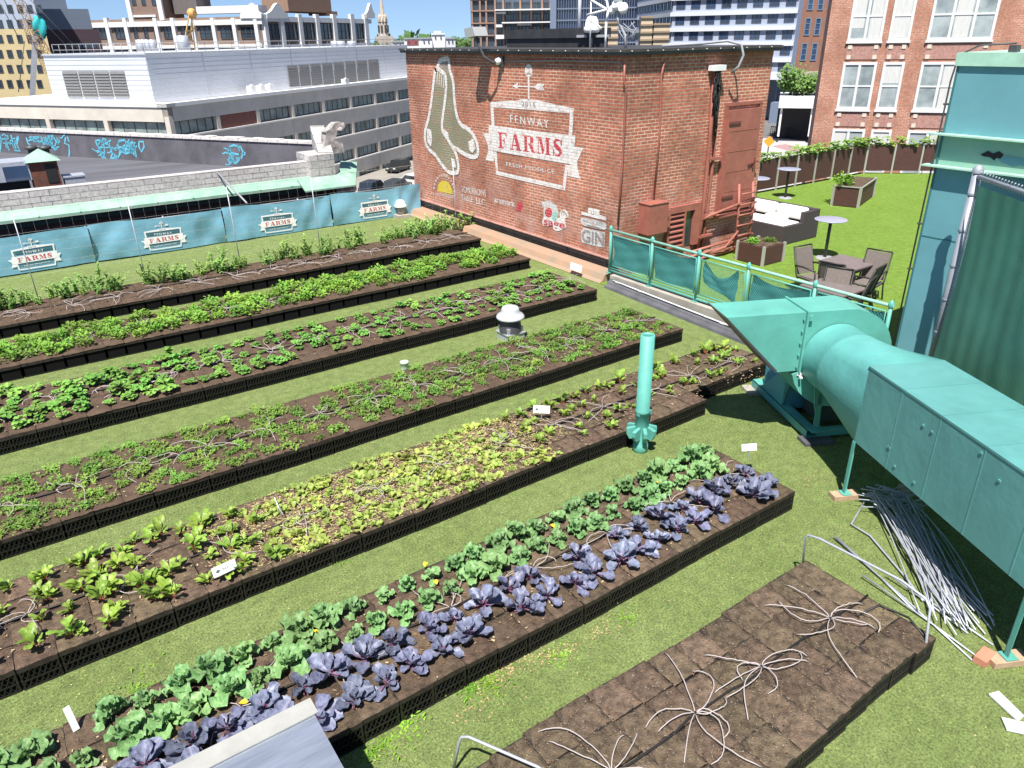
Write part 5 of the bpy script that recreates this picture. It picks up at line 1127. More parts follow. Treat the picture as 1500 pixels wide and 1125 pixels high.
planter('planter_box', 15.3, 11.1, 16.1, 11.9, .5, 'small brown planter with grey corners beside the brick penthouse')
MS['bush'] = mk(g_parsley, 3, [L_['parsley']], 'bush')
for i, (x, y, z, s, lb) in enumerate(((23.35, 14.25, .6, 2.3, 'round green bush at the left end of the planter box'), (23.9, 14.45, .62, 1.2, 'smaller green bush behind the round one in the planter box'), (15.5, 11.6, .45, 1.2, 'green herb at the left of the small planter'), (15.9, 11.4, .45, 1.0, 'green herb at the right of the small planter'))):
    plant('bush', 'bush', x, y, z, s, lb, 'bush', 'bushes in the lawn planters')
pf = thing('planter_fence', 'long dark brown board planter wall edging the far lawn', 'planter wall', (28, 17.2, 0)); A_ = [(17.0, 17.15), (29.5, 17.15), (34.2, 12.9)]; PH = 1.12
for (a, b) in zip(A_[:-1], A_[1:]):
    a, b = Vector((*a, 0)), Vector((*b, 0)); d = (b - a); L = d.length; d.normalize(); nn = Vector((-d.y, d.x, 0)) ; mb = MB(); mb.obox(a + UP * .12, d * L, nn * .22, UP * (PH - .12)); build(mb, 'board_panel', PLK, pf)
    k = int(L / 1.05)
    for i in range(k + 1): p = a + d * (L * i / k); mb = MB(); mb.obox(p - d * .03 - nn * .045, d * .06, nn * .04, UP * (PH + .02)); build(mb, 'post', ALU, pf)
vr = random.Random(77); idx = 0
def g_vine(mb, rd):
    for i in range(46): leaf(mb, (rd.uniform(-.5, .5), rd.uniform(-.12, .12), rd.uniform(-.12, .16)), rd.uniform(0, 6.28), R(rd.uniform(0, 60)), R(-20), rd.uniform(.12, .2), .15, 3, .15, .1, rnd=rd, stalk=.1, cross=2)
MS['vine'] = mk(g_vine, 4, [L_['vine']], 'vine')
for (a, b) in zip(A_[:-1], A_[1:]):
    a, b = Vector((*a, 0)), Vector((*b, 0)); L = (b - a).length; k = int(L / .85)
    for i in range(k + 1):
        idx += 1; p = a + (b - a) * i / k; o = plant('vine', 'vine', p.x, p.y + .1, PH + .08 + vr.uniform(-.05, .05), vr.uniform(.9, 1.15), 'leafy green vine spilling over the brown planter wall, %s from the left' % nth(idx), 'vine', 'vines along the planter wall'); o.rotation_euler = (0, 0, math.atan2((b - a).y, (b - a).x) + vr.choice((0, math.pi)))
# ------------------------------------------------------------------ banners and trellis at the far left edge
BY = 22.0; bcl = mat('banner_vinyl', (.17, .37, .475), .42, var=.12, vscale=2, bump=1.0, bscale=2.2)
rail = thing('banner_fence', 'low steel rail fence behind the blue banners', 'fence', (4, BY + .08, 0))
mb = MB(); mb.tube([(-2, BY + .06, .93), (11.75, BY + .06, .93)], .02, 6); mb.tube([(-2, BY + .06, .1), (11.75, BY + .06, .1)], .02, 6); build(mb, 'rail', M['grey'], rail)
for i in range(8): mb = MB(); mb.tube([(-1.9 + i * 1.9, BY + .06, 0), (-1.9 + i * 1.9, BY + .06, .98)], .022, 6); build(mb, 'post', M['grey'], rail)
bw = [M['white'], mat('banner_red', (.50, .05, .06), .5), mat('banner_dark_teal', (.05, .14, .17), .5)]
xs_b = [-2.0, 1.95, 5.35, 8.6, 11.7]; logos = [(50, 378), (240, 347), (404, 322), (550, 303)]
for i in range(4):
    xa, xb = xs_b[i], xs_b[i + 1]; L = xb - xa
    def bsurf(x, z, xa=xa, L=L, i=i):
        u = (x - xa) / L; v = z
        lx = (.62, 3.70, 6.88, 10.03)[i]; mk_ = 1 - math.exp(-((x - lx) / .84) ** 8); w_ = mk_ * (.03 * math.sin(u * 5 + i * 2) + .035 * math.sin(u * 9 + v * 4 + i + math.sin(u * 5 + i)) + .016 * math.sin(u * 23 - v * 6 + 3 * math.sin(u * 4 + i)) + .05 * math.exp(-((u - .93 + v * .15) * 14) ** 2)) 
        return (x, BY - .02 + w_, z + (.03 * math.sin(u * 3 + i) + .015 * math.sin(u * 9)) * (1 if v > .5 else .4) - .03 * math.sin(u * math.pi) * (v > .8))
    mb = MB(); mb.grid(lambda u, v: bsurf(xa + L * u * .995, .03 + .95 * v), 110, 14)
    bn = tag(build(mb, 'banner', bcl, None, (xa, BY, 0)), 'blue farm banner on the rail, %s from the left' % nth(i + 1), 'banner', 'blue farm banners')
    c = Vector(((.62, 3.70, 6.88, 10.03)[i], BY, 0)); fs = .268; 
    h0 = -wc5(860, 600)[0]; hc, vc = wc5(860, 640); 
    items = LAY[nsock:nsign]
    def lf(h, v, ly, c=c): 
        x, z = c.x + (h + 16.14) * fs, .10 + (v - 1.72) * .27; q = bsurf(x, z); return (q[0], q[1] - .016 - .0025 * ly, q[2])
    mb = MB()
    # dark plates behind the small words
    def plate(x0, y0, x1, y1):
        a, b = wc5(x0, y0), wc5(x1, y1)
        for k in range(8):
            ha, hb = a[0] + (b[0] - a[0]) * k / 8, a[0] + (b[0] - a[0]) * (k + 1) / 8; mb.add([lf(ha, b[1], .5), lf(hb, b[1], .5), lf(hb, a[1], .5), lf(ha, a[1], .5)], [(0, 1, 2, 3)], 2)
    plate(640, 440, 1130, 560); plate(655, 735, 1085, 850)
    for pts, ci, ly in items:
        P3 = [lf(h, v, ly) for h, v in pts]
        if len(P3) >= 3: mb.poly(P3, {0: 0, 1: 1, 3: 2}.get(ci, 0))
    build(mb, 'banner_print', bw, bn)
tg = [(20, 312, 57, 440), (187, 290, 212, 400), (337, 272, 352, 385), (463, 258, 470, 370), (664, 240, 668, 320)]
tops = []
for i, (ax, ay, bx_, by_) in enumerate(tg):
    b = onY(bx_, by_, 18.62); 
    mb = MB(); mb.tube([(b.x, 18.62, .0), (b.x - .02, 18.62, 2.12)], .011, 8); tops.append(b.x); solo(mb, 'trellis_pole', M['steel'], 'thin steel trellis pole behind the pea vines, %s from the left' % nth(i + 1), 'pole', (b.x, 18.62, 0), 'trellis poles behind the pea vines')
mb = MB(); x0, x1 = -2.2, tops[-1] + .1
for i in range(9): z = .3 + i * .228; mb.tube([(x0, 18.62, z), (x1, 18.62, z)], .0016 if i < 8 else .005, 4)
for i in range(int((x1 - x0) / .24)): x = x0 + i * .24; mb.bar((x, 18.62, .3), (x, 18.62, 2.12), .0016)
solo(mb, 'trellis_netting', mat('net_twine', (.40, .40, .36), .8), 'fine square twine netting stretched between the trellis poles', 'netting', (4, 18.62, 1))
# ------------------------------------------------------------------ the city around
AZ = R(34.7); UX = Vector((math.cos(AZ), math.sin(AZ), 0)); UL = Vector((-UX.y, UX.x, 0))      # street grid: UX away to the right, UL away to the left
NR = Vector((UX.y, -UX.x, 0)); NL = -UX
def prect(mb, p, n, x0, y0, x1, y1, d0=0.0, d1=.1, mi=0, edge=None):
    """box on the plane (p, n) that spans the surveyed rectangle, from depth d0 to d1 in front of the plane"""
    n = Vector(n).normalized(); xm, ym = (x0 + x1) / 2, (y0 + y1) / 2
    A, B = onP(x0, ym, p, n), onP(x1, ym, p, n); zt, zb_ = onP(xm, y0, p, n).z, onP(xm, y1, p, n).z; u = B - A; u.z = 0
    o = Vector((A.x, A.y, zb_)) + n * d0; mb.obox(o, u, UP * (zt - zb_), n * (d1 - d0), mi); return o, u, zt - zb_
GL = mat('window_glass', (.035, .05, .065), .12, var=.5, vscale=.3, spec=.9); GLC = mat('curtained_glass', (.20, .25, .24), .3, var=.5, vscale=.8, spec=.6); GLB = mat('blue_glass', (.04, .07, .14), .12, var=.5, vscale=.15, spec=.9)
WHT = mat('white_masonry', (.66, .66, .65), .8, var=.05, vscale=1)
class Wins:
    def __init__(s, parent, frame, glass, limit=100): s.p, s.f, s.g, s.n, s.lim = parent, frame, glass, 0, limit; s.mb = MB()
    def add(s, o, u, h, n, fw=.12, mull=1, bars=0, proud=.08):
        """window opening: corner o, width vector u, height h, outward n; a frame with its glass as child"""
        s.n += 1; L = u.length; uu = u.normalized(); m = MB() if s.n <= s.lim else s.mb
        def b(a, c, e, f_, d=proud, mi=0): m.obox(o + uu * a + UP * e + n * .005, uu * (c - a), UP * (f_ - e), n * d, mi)
        b(0, L, 0, fw); b(0, L, h - fw, h); b(0, fw, fw, h - fw); b(L - fw, L, fw, h - fw)
        for i in range(mull): x = L * (i + 1) / (mull + 1); b(x - fw / 2, x + fw / 2, fw, h - fw, proud * .9)
        for i in range(bars): z = h * (i + 1) / (bars + 1); b(fw, L - fw, z - fw * .3, z + fw * .3, proud * .7)
        g = MB() if s.n <= s.lim else s.mb; g.obox(o + uu * fw * .5 + UP * fw * .5 + n * .004, uu * (L - fw), UP * (h - fw), n * .018, 0 if s.n <= s.lim else 1)
        if s.n <= s.lim:
            w_ = build(m, 'window', s.f, s.p); build(g, 'pane', s.g, w_)
    def done(s):
        if s.mb.v: tag(build(s.mb, 'windows', [s.f, s.g], s.p), kind='stuff')
def bthing(name, label, p): return thing(name, label, 'building', (p[0], p[1], GZ))
def vbox(mb, A, B, depth, n, z0, z1, mi=0):
    """block behind the line A-B"""
    A, B = Vector((A[0], A[1], z0)), Vector((B[0], B[1], z0)); mb.obox(A, B - A, UP * (z1 - z0), -Vector(n) * depth, mi)
# ---- concrete office block with the white plant room
P0 = onZ(541, 254, GZ); C0 = onP(243, 152, P0, NR); zr0 = C0.z; E0 = onP(660, 120, P0, NR); W0 = onP(-90, 150, C0, NL)
ob = bthing('concrete_office', 'long concrete office block with window bands and a white metal plant room', C0)
cm = mat('tan_concrete', (.58, .53, .46), .9, var=.12, vscale=.4); cm2 = mat('white_coping', (.70, .69, .66), .8)
fl = onP(505, 169.4, P0, NR).z - onP(505, 208, P0, NR).z; zw0, zw1 = onP(258, 200, P0, NR).z, onP(258, 178, P0, NR).z; rows = [(zw0 - fl * i, zw1 - fl * i) for i in range(4)]
mb = MB(); L1 = E0 - C0; L1.z = 0; L2 = W0 - C0; L2.z = 0
core = MB(); q = C0 + (-NR) * .7 + (-NL) * .7; q.z = GZ; core.obox(q, L1, UP * (zr0 - 1.2 - GZ), L2); build(core, 'core', mat('office_core', (.05, .06, .06), .3, var=.4, vscale=.3, spec=.8), ob)
zprev = zr0
for (zb_, zt) in rows:
    for (o, L, n) in ((C0, L1, NR), (C0, L2, NL)):
        a = Vector((o.x, o.y, zt)); mb.obox(a, L, UP * (zprev - zt), -n * .68)
    zprev = zb_
mb.obox(Vector((C0.x, C0.y, GZ)), L1, UP * (zprev - GZ), -NR * .68); mb.obox(Vector((C0.x, C0.y, GZ)), L2, UP * (zprev - GZ), -NL * .68)
nb1, nb2 = int(L1.length / 6.4), int(L2.length / 6.6)
for (o, L, n, k) in ((C0, L1, NR, nb1), (C0, L2, NL, nb2)):
    d = L.normalized()
    for i in range(k + 1): p = Vector((o.x, o.y, GZ)) + d * (L.length / k * i if i else 0); mb.obox(p - n * .04 * 0 + n * .02, d * .55, UP * (zr0 - 1.2 - GZ), -n * .6)
build(mb, 'concrete_frame', cm, ob)
mb = MB(); q = Vector((C0.x, C0.y, zr0 - .35)) + NR * .12 + NL * .12; mb.obox(q, L1, UP * .36, -NR * 1.2); mb.obox(q, L2, UP * .362, -NL * 1.2); mb.obox(Vector((C0.x, C0.y, zr0 - .5)) - NR * .9 - NL * .9, L1, UP * .1, L2); build(mb, 'roof', cm2, ob)
for (zb_, zt) in rows:
    mbs = MB()
    for (o, L, n) in ((C0, L1, NR), (C0, L2, NL)): mbs.obox(Vector((o.x, o.y, zb_ - .18)) + n * .003, L, UP * .16, n * .12)
    build(mbs, 'sill', cm2, ob)
wins = Wins(ob, M['dgrey'], GLC)
rd = random.Random(6)
for ri, (zb_, zt) in enumerate(rows):
    for (o, L, n, k) in ((C0, L1, NR, nb1), (C0, L2, NL, nb2)):
        d = L.normalized(); bw_ = L.length / k
        for i in range(k):
            if n is NR and i in (1,) and ri == 0: continue
            a = Vector((o.x, o.y, zb_)) + d * (bw_ * i + .6) - n * .45; wins.add(a, d * (bw_ - .7), zt - zb_, n, .1, 4, 0, .06)
wins.done()
mb = MB(); a = Vector((C0.x, C0.y, rows[0][0])) + L1.normalized() * (L1.length / nb1 + .56) - NR * .3; mb.obox(a, L1.normalized() * (L1.length / nb1 - .6), UP * (rows[0][1] - rows[0][0]), NR * .2); build(mb, 'brick_infill', mat('brick_infill', (.22, .09, .07), .9, var=.2, vscale=3), ob)
C1 = onZ(226, 147, zr0); zt1 = onP(211, 80, C1, NR).z
pr = MB(); B1 = onP(600, 120, C1, NR); A1 = onP(70, 110, C1, NL); v1 = B1 - C1; v1.z = 0; v2 = A1 - C1; v2.z = 0
pr.obox(Vector((C1.x, C1.y, zr0 - .3)), v1, UP * (zt1 - zr0 + .3), v2); build(pr, 'plant_room', mat('white_cladding', (.66, .68, .72), .45, metal=.25, var=.06, vscale=.5), ob)
mb = MB()
for i in range(1, 9):
    z = zr0 + (zt1 - zr0) * i / 9; mb.obox(Vector((C1.x, C1.y, z)) + NR * .004, v1, UP * .05, NR * .02); mb.obox(Vector((C1.x, C1.y, z)) + NL * .004, v2, UP * .05, NL * .02)
for i in range(1, 7): mb.obox(Vector((C1.x, C1.y, zr0)) + v1 * (i / 7) + NR * .005, v1.normalized() * .12, UP * (zt1 - zr0), NR * .03)
mb.obox(Vector((C1.x, C1.y, zt1)) + NR * .15 + NL * .15, v1, UP * .14, v2 * 1.01 - NL * 0); build(mb, 'cladding_joints', mat('joint_grey', (.45, .47, .50), .6), ob)
lv_ = mat('louvre_grey', (.24, .235, .23), .7, var=.2, vscale=40, stretch=(.02, .02, 1))
for (x0, x1, y0, y1, n, k) in ((95, 187, 104, 142, NL, 4), (421, 556, 96, 127, NR, 8)):
    for i in range(k):
        xa, xb = x0 + (x1 - x0) * i / k + 1, x0 + (x1 - x0) * (i + 1) / k - 1; dy = (-.03 if n is NL else .085) ; mb = MB(); off = (xa - x0) * (-.072 if n is NR else .0)
        o, u, h = prect(mb, C1, n, xa, y0 + off, xb, y1 + off, .03, .07); 
        for s in range(9): mb.obox(o + n * .041 + UP * (h * s / 9), u, UP * .06, n * .08)
        build(mb, 'louvre', lv_, ob)
# roof plant on the office: stacks, railing, white units (all fixed to it)
for i, px in enumerate((208, 213, 219, 226, 271)):
    q = atD(px, 78, 122); r_ = .55 if px < 260 else .8; mb = MB(); mb.cyl((q.x, q.y), r_, zt1, onP(px, 58 if px < 260 else 52, q, NR).z, 16); build(mb, 'exhaust_stack', M['steel'], ob)
for px in (492, 500, 516): q = atD(px, 73, 128); mb = MB(); mb.cyl((q.x, q.y), .7, zt1, onP(px, 60, q, NR).z, 14); build(mb, 'exhaust_stack', M['steel'], ob)
q = C1 - NR * 1.5 - NL * 1.5; mb = MB()
for hz in (.5, 1.05): mb.tube([(q.x, q.y, zt1 + hz), (q.x + v2.x * .9, q.y + v2.y * .9, zt1 + hz)], .035, 5); mb.tube([(q.x, q.y, zt1 + hz), (q.x + v1.x, q.y + v1.y, zt1 + hz)], .035, 5)
for i in range(14): p = q + v2 * (.9 * i / 13); mb.tube([(p.x, p.y, zt1), (p.x, p.y, zt1 + 1.05)], .03, 5)
for i in range(26): p = q + v1 * (i / 25); mb.tube([(p.x, p.y, zt1), (p.x, p.y, zt1 + 1.05)], .03, 5)
build(mb, 'railing', M['grey'], ob)
mb = MB(); a = onZ(250, 144, zr0); mb.obox(Vector((a.x, a.y, zr0 - .3)), UX * 3.4, UP * 2.6, UL * 1.6); solo(mb, 'roof_unit', M['white'], 'white box unit on the office roof beside the plant room corner', 'roof unit', tuple(a))
for i, px in enumerate((368, 382, 395, 506)):
    a = onZ(px, 134 - (px - 368) * .08, zr0); mb = MB(); mb.obox(Vector((a.x, a.y, zr0 - .3)), UX * 1.0, UP * .9, UL * .6); mb.obox(Vector((a.x, a.y, zr0 + .6)) + NR * .05 + UX * .2, UX * .3, UP * .15, UL * .3); solo(mb, 'roof_unit', M['white'], 'small white unit by the parapet of the office roof, %s from the left' % nth(i + 2), 'roof unit', tuple(a), 'small units on the office roof')
# ---- white framed brick building behind
D1 = 205; C2 = atD(386, 60, D1); nA = Vector((math.cos(AZ + R(150)), math.sin(AZ + R(150)), 0)); azl = AZ + R(97); uA = Vector((math.cos(azl), math.sin(azl), 0)); nA = Vector((-uA.y, uA.x, 0)); 
if nA.dot(C2) > 0: nA = -nA
wb = bthing('white_framed_building', 'white framed brown brick building with a tower behind the office', C2)
bk2 = mat('brown_brick', (.22, .15, .115), .9, var=.1, vscale=.6)
A2 = onP(134, 50, C2, nA); B2 = onP(541, 50, C2, NR); ztA = onP(240, 27, C2, nA).z; va = A2 - C2; va.z = 0; vb = B2 - C2; vb.z = 0
mb = MB(); mb.obox(Vector((C2.x, C2.y, GZ)), vb, UP * (ztA - GZ), va); build(mb, 'brick_wall', bk2, wb)
mb = MB()
for (n, cols, yb, x0, x1, sl) in ((nA, (134, 162, 189, 233, 258, 286, 316, 346, 378), ((30.5, 38), (66, 71)), 132, 386, -.03), (NR, (386, 410, 437, 462, 487, 513, 533), ((26, 33), (64, 69)), 386, 541, .03)):
    for (ya, yb_) in yb: prect(mb, C2, n, x0, ya + 0, x1, yb_, 0, .7)
    for x in cols: prect(mb, C2, n, x, 26 if n is nA else 21, x + 5, 95, .01, .9)
    prect(mb, C2, n, x0, 95, x1, 101, 0, .7)
build(mb, 'white_frame', WHT, wb)
wn = Wins(wb, M['dgrey'], GL)
for (n, cols) in ((nA, (134, 162, 189, 233, 258, 286, 316, 346, 378)), (NR, (386, 410, 437, 462, 487, 513))):
    for i in range(len(cols) - 1 if n is nA else len(cols)):
        xa, xb = cols[i] + 7, (cols[i + 1] - 1 if i + 1 < len(cols) else 533 - 1)
        if xb - xa > 32: rng_ = ((xa, xa + 6), ((xa + xb) / 2 - 3, (xa + xb) / 2 + 3), (xb - 6, xb))
        else: rng_ = ((xa, xb),)
        for (a, b) in rng_:
            for (ya, yb_) in ((39, 57) if n is nA else (34, 58), (71, 92)):
                t = MB(); o, u, h = prect(t, C2, n, a, ya, b, yb_, 0, .1); wn.add(o, u, h, n, .18, 2 if b - a > 10 else 0, 1, .15)
wn.done()
mb = MB(); o, u, h = prect(mb, C2, nA, 188, -40, 235, 30, -8, -.1); prect(mb, C2, nA, 196, -42, 229, -40, -8, 0); build(mb, 'tower', bk2, wb)
mb = MB(); prect(mb, C2, nA, 184, -42, 190, 32, -.05, .5); prect(mb, C2, nA, 229, -42, 236, 30, -.05, .5); prect(mb, C2, nA, 190, 22, 229, 25, -.05, .3); build(mb, 'tower_frame', WHT, wb)
wn = Wins(wb, M['dgrey'], GL)
for x in (192, 206, 221):
    t = MB(); o, u, h = prect(t, C2, nA, x, -12, x + 6, 8, -.09, 0); wn.add(o, u, h, nA, .15, 0, 0, .1)
mb = MB(); prect(mb, C2, nA, 240, -30, 275, 20, -9, -3); build(mb, 'roof_room', mat('grey_brown_panel', (.13, .115, .11), .8, var=.1, vscale=1), wb)
mb = MB(); prect(mb, C2, NR, 441, -6, 503, 17, -12, -4); prect(mb, C2, NR, 497, 16, 512, 22, -10, -4); build(mb, 'roof_room', mat('tan_brick_room', (.26, .17, .12), .85, var=.1, vscale=1), wb)
mb = MB(); prect(mb, C2, nA, 280, 8, 372, 19, -6, -2); build(mb, 'roof_room', WHT, wb)
# curved gables at the corners
for (n, x0, x1) in ((nA, 355, 386), (NR, 386, 417), (NR, 532, 545)):
    mb = MB(); xm = (x0 + x1) / 2; hw = (x1 - x0) / 2; pts = []
    for k in range(13):
        t = k / 12; x = x0 + (x1 - x0) * t; y = 20 - 14 * math.exp(-((t - .5) * 4.2) ** 2) - 1.5 * math.sin(t * math.pi); pts.append(onP(x, y, C2, n))
    pts += [onP(x1, 27, C2, n), onP(x0, 27, C2, n)]; mb.prism([p + n * .2 for p in pts], n * .8); build(mb, 'gable', WHT, wb)
for (px, py, hx) in ((262, 40, .6), (476, 18, .3)):
    pass
# ---- yellow building, slate building, crane on the far left
C3 = atD(78, 80, 150); n3 = -Vector((C3.x, C3.y, 0)).normalized(); u3 = Vector((-n3.y, n3.x, 0)); n3r = u3 * -1
yb = bthing('cream_building', 'cream panelled building with small square windows at the left edge', C3)
pB = onP(64, 60, C3, n3); pA = onP(-60, 60, C3, n3)
mb = MB(); z0 = onP(30, 42, C3, n3).z; vbox(mb, pA, onP(80, 100, C3, n3), 25, n3, GZ, z0); build(mb, 'wall', mat('cream_panels', (.62, .50, .27), .8, var=.06, vscale=.5), yb)
mb = MB(); vbox(mb, pA, onP(64, 60, C3, n3), 25, n3, z0 + .01, z0 + 14); build(mb, 'upper_wall', mat('pale_grey_panels', (.42, .47, .55), .7, var=.05), yb)
wn = Wins(yb, M['dgrey'], GL); 
for r in range(8):
    for c in range(9):
        t = MB(); o, u, h = prect(t, C3, n3, 54 - c * 14.5, 117 - r * 22.0, 62 - c * 14.5, 129 - r * 22.0, 0, .1); wn.add(o, u, h, n3, .12, 0, 0, .06)
wn.done()
C4 = atD(150, 50, 175); n4 = -Vector((C4.x * .9, C4.y * 1.1, 0)).normalized()
sb2 = bthing('slate_building', 'dark maroon and slate blue block behind the cream building', C4)
mb = MB(); zz = onP(110, 43, C4, n4).z; vbox(mb, onP(60, 50, C4, n4), onP(146, 50, C4, n4), 20, n4, GZ, zz); build(mb, 'lower_wall', mat('maroon_wall', (.055, .03, .04), .7, var=.2, vscale=1.2, stretch=(.1, .1, 4)), sb2)
mb = MB(); vbox(mb, onP(40, 30, C4, n4), onP(133, 30, C4, n4), 20, n4, zz + .01, onP(110, 13, C4, n4).z); q1 = onP(22, 10, C4, n4) - n4 * 6; q2 = onP(97, 5, C4, n4) - n4 * 6; vbox(mb, q1, q2, 14, n4, zz, zz + 25); build(mb, 'upper_wall', mat('slate_panels', (.12, .15, .20), .6, var=.08, vscale=1, stretch=(.1, .1, 4)), sb2)
wn = Wins(sb2, M['dgrey'], GLB)
for r_ in range(4):
    for c in range(9): t = MB(); o, u, h = prect(t, C4, n4, 100 + c * 5.2, 62 + r_ * 14, 103.6 + c * 5.2, 70 + r_ * 14, 0, .1); wn.add(o, u, h, n4, .08, 0, 0, .05)
cr = thing('crawler_crane', 'brown lattice boom crane with a turquoise tarp on the left', 'crane', tuple(atD(60, 130, 130)[:2]) + (GZ,))
cp = atD(50, 60, 130); nc = -Vector((cp.x, cp.y, 0)).normalized(); rust = mat('crane_paint', (.30, .19, .10), .7, var=.4, vscale=.6)
def lattice(name, a, b, wpx, parent, m, r=.12):
    mb = MB(); A, B = onP(*a, cp, nc), onP(*b, cp, nc); d = (B - A).normalized(); s = d.cross(nc).normalized(); wd = wpx * 130 / 1085; k = int((B - A).length / (wd * .9)); cs = [s * wd / 2 + nc * wd / 2, -s * wd / 2 + nc * wd / 2, -s * wd / 2 - nc * wd / 2, s * wd / 2 - nc * wd / 2]
    for c in cs: mb.bar(A + c, B + c, r)
    for i in range(k):
        p, q = A + (B - A) * i / k, A + (B - A) * (i + 1) / k
        for j in range(4): mb.bar(p + cs[j], q + cs[(j + 1) % 4], r * .6); mb.bar(p + cs[j], p + cs[(j + 1) % 4], r * .6)
    build(mb, name, m, parent)
lattice('boom', (14, -20), (82, 100), 7, cr, rust); lattice('jib', (31, 28), (70, 108), 4, cr, rust, .08); lattice('back_boom', (52, 58), (60, 78), 8, cr, rust, .09)
mb = MB(); mb.bar(onP(52, 50, cp, nc), onP(46, 170, cp, nc), .7); build(mb, 'mast', M['grey'], cr)
mb = MB(); q = onP(57, 37, cp, nc); rd = random.Random(1)
mb.grid(lambda u, v: q + Vector((math.cos(u * 6.28) * math.sin(v * 3.14) * .75, math.sin(u * 6.28) * math.sin(v * 3.14) * .75, 1.0 * math.cos(v * 3.14) - (.9 * max(0, v - .4)))) * (1 + .25 * math.sin(u * 17 + v * 9)), 18, 12); build(mb, 'tarp', mat('turquoise_tarp', (.02, .38, .38), .7), cr)
mb = MB()
for (a, b) in (((0, 5), (30, 60)), ((28, -5), (105, 75)), ((40, -5), (120, 78)), ((36, 60), (27, 135)), ((0, -10), (24, 30))): mb.tube([onP(*a, cp, nc), onP(*b, cp, nc)], .05, 4)
build(mb, 'cables', M['dgrey'], cr)
oc = thing('small_crane', 'ochre tripod crane head rising behind the plant room', 'crane', tuple(atD(278, 60, 150)[:2]) + (zt1,)); cp2 = atD(278, 50, 150)
mb = MB(); o_ = mat('ochre', (.50, .30, .10), .6)
for (a, b) in (((277, 22), (268, 75)), ((280, 22), (286, 75)), ((282, 20), (276, 75)), ((272, 45), (284, 45)), ((270, 60), (285, 40)), ((272, 48), (284, 62))): mb.bar(onP(*a, cp2, NR), onP(*b, cp2, NR), .16)
build(mb, 'legs', o_, oc); mb = MB(); q = onP(281, 20, cp2, NR); mb.tube([q - NR * .7, q - NR * .2, q + NR * .2, q + NR * .7], [.5, .85, .85, .5], 14); build(mb, 'sheave_head', o_, oc)
# ---- church steeple, low white houses and trees on the skyline
S = atD(563, 60, 420); st = thing('church_steeple', 'slender stone church steeple on the skyline', 'steeple', (S.x, S.y, GZ)); stone = mat('pale_stone', (.48, .41, .33), .9, var=.2, vscale=.4)
z_ = lambda y: onP(563, y, S, NR).z; pxm = 420 / 1085 * 1.0
mb = MB(); mb.tube([(S.x, S.y, z_(23)), (S.x, S.y, z_(-14))], [3.4 * pxm, .1], 8, sm=False); build(mb, 'spire', stone, st)
mb = MB(); mb.tube([(S.x, S.y, z_(52)), (S.x, S.y, z_(33)), (S.x, S.y, z_(32)), (S.x, S.y, z_(23)), (S.x, S.y, z_(22))], [6.5 * pxm, 5.6 * pxm, 6.2 * pxm, 4.2 * pxm, 3.2 * pxm], 8, sm=False)
for k in range(8): a = k * math.pi / 4 + .39; mb.tube([(S.x + 5.2 * pxm * math.cos(a), S.y + 5.2 * pxm * math.sin(a), z_(34)), (S.x + 4.6 * pxm * math.cos(a), S.y + 4.6 * pxm * math.sin(a), z_(24)), (S.x + 4.4 * pxm * math.cos(a), S.y + 4.4 * pxm * math.sin(a), z_(20))], [.5, .4, .03], 5)
build(mb, 'belfry', stone, st)
mb = MB(); w2 = 9 * pxm; mb.box((S.x - w2, S.y - w2, GZ), (S.x + w2, S.y + w2, z_(53)));
for k in range(4): mb.prism([(S.x + (w2 * (1 if k % 2 else -1)) , S.y - w2 * .3, z_(53)), (S.x + (w2 * (1 if k % 2 else -1)), S.y + w2 * .3, z_(53)), (S.x + (w2 * (1 if k % 2 else -1)), S.y, z_(49))], (-.8 if k % 2 else .8, 0, 0))
build(mb, 'base_block', stone, st)
mb = MB()
for k in range(8): a = k * math.pi / 4; u = Vector((math.cos(a), math.sin(a), 0)); v = Vector((-u.y, u.x, 0)); mb.obox(Vector((S.x, S.y, z_(48))) + u * 5.75 * pxm - v * .5, v * 1.0, UP * (z_(37) - z_(48)), u * .5)
build(mb, 'openings', M['dgrey'], st)
for i, (x0, x1, yt, D_, m, lb) in enumerate(((592, 617, 57.5, 330, WHT, 'low white house with a maroon front on the skyline'), (616, 633, 57, 320, WHT, 'plain low white block left of the tall white one'), (632, 652, 51, 325, WHT, 'tall stepped white block in the middle of the skyline'), (653, 667, 57, 318, mat('pale_block', (.55, .56, .58), .8), 'pale low block right of the tall white one'), (574, 592, 62, 300, WHT, 'low white roof beside the church steeple'))):
    a = atD(x0, 60, D_); b = onP(x1, 60, a, -Vector((a.x, a.y, 0)).normalized()); n = -Vector((a.x, a.y, 0)).normalized(); t = bthing('white_house', lb, a); zt = onP(x0, yt, a, n).z
    mb = MB(); vbox(mb, a, b, 12, n, GZ, zt); build(mb, 'wall', m, t); mb = MB(); vbox(mb, a + n * .4, b + n * .4, 12.8, n, zt + .01, zt + .5); build(mb, 'roof', M['grey'] if i != 2 else WHT, t)
    if i == 2: mb = MB(); prect(mb, a, n, 636, 45.5, 646, 51, -5, -1); build(mb, 'roof_block', WHT, t)
    if i == 0: mb = MB(); prect(mb, a, n, 596, 59, 613, 66, 0, .2); build(mb, 'front', mat('maroon_front', (.25, .07, .08), .8), t)
    w_ = Wins(t, M['dgrey'], GL); 
    for k in range(2): tt = MB(); xx = x0 + (x1 - x0) * (.25 + .4 * k); o, u, h = prect(tt, a, n, xx, yt + 3, xx + 2, yt + 6, .2, .3); w_.add(o, u, h, n, .1, 0, 0, .1)
crown_m = mat('tree_foliage', (.035, .085, .02), .7, var=.7, var2=(.12, .22, .05), vscale=1.1, objvar=.25, trans=.15)
bark = mat('tree_bark', (.10, .075, .05), .9)
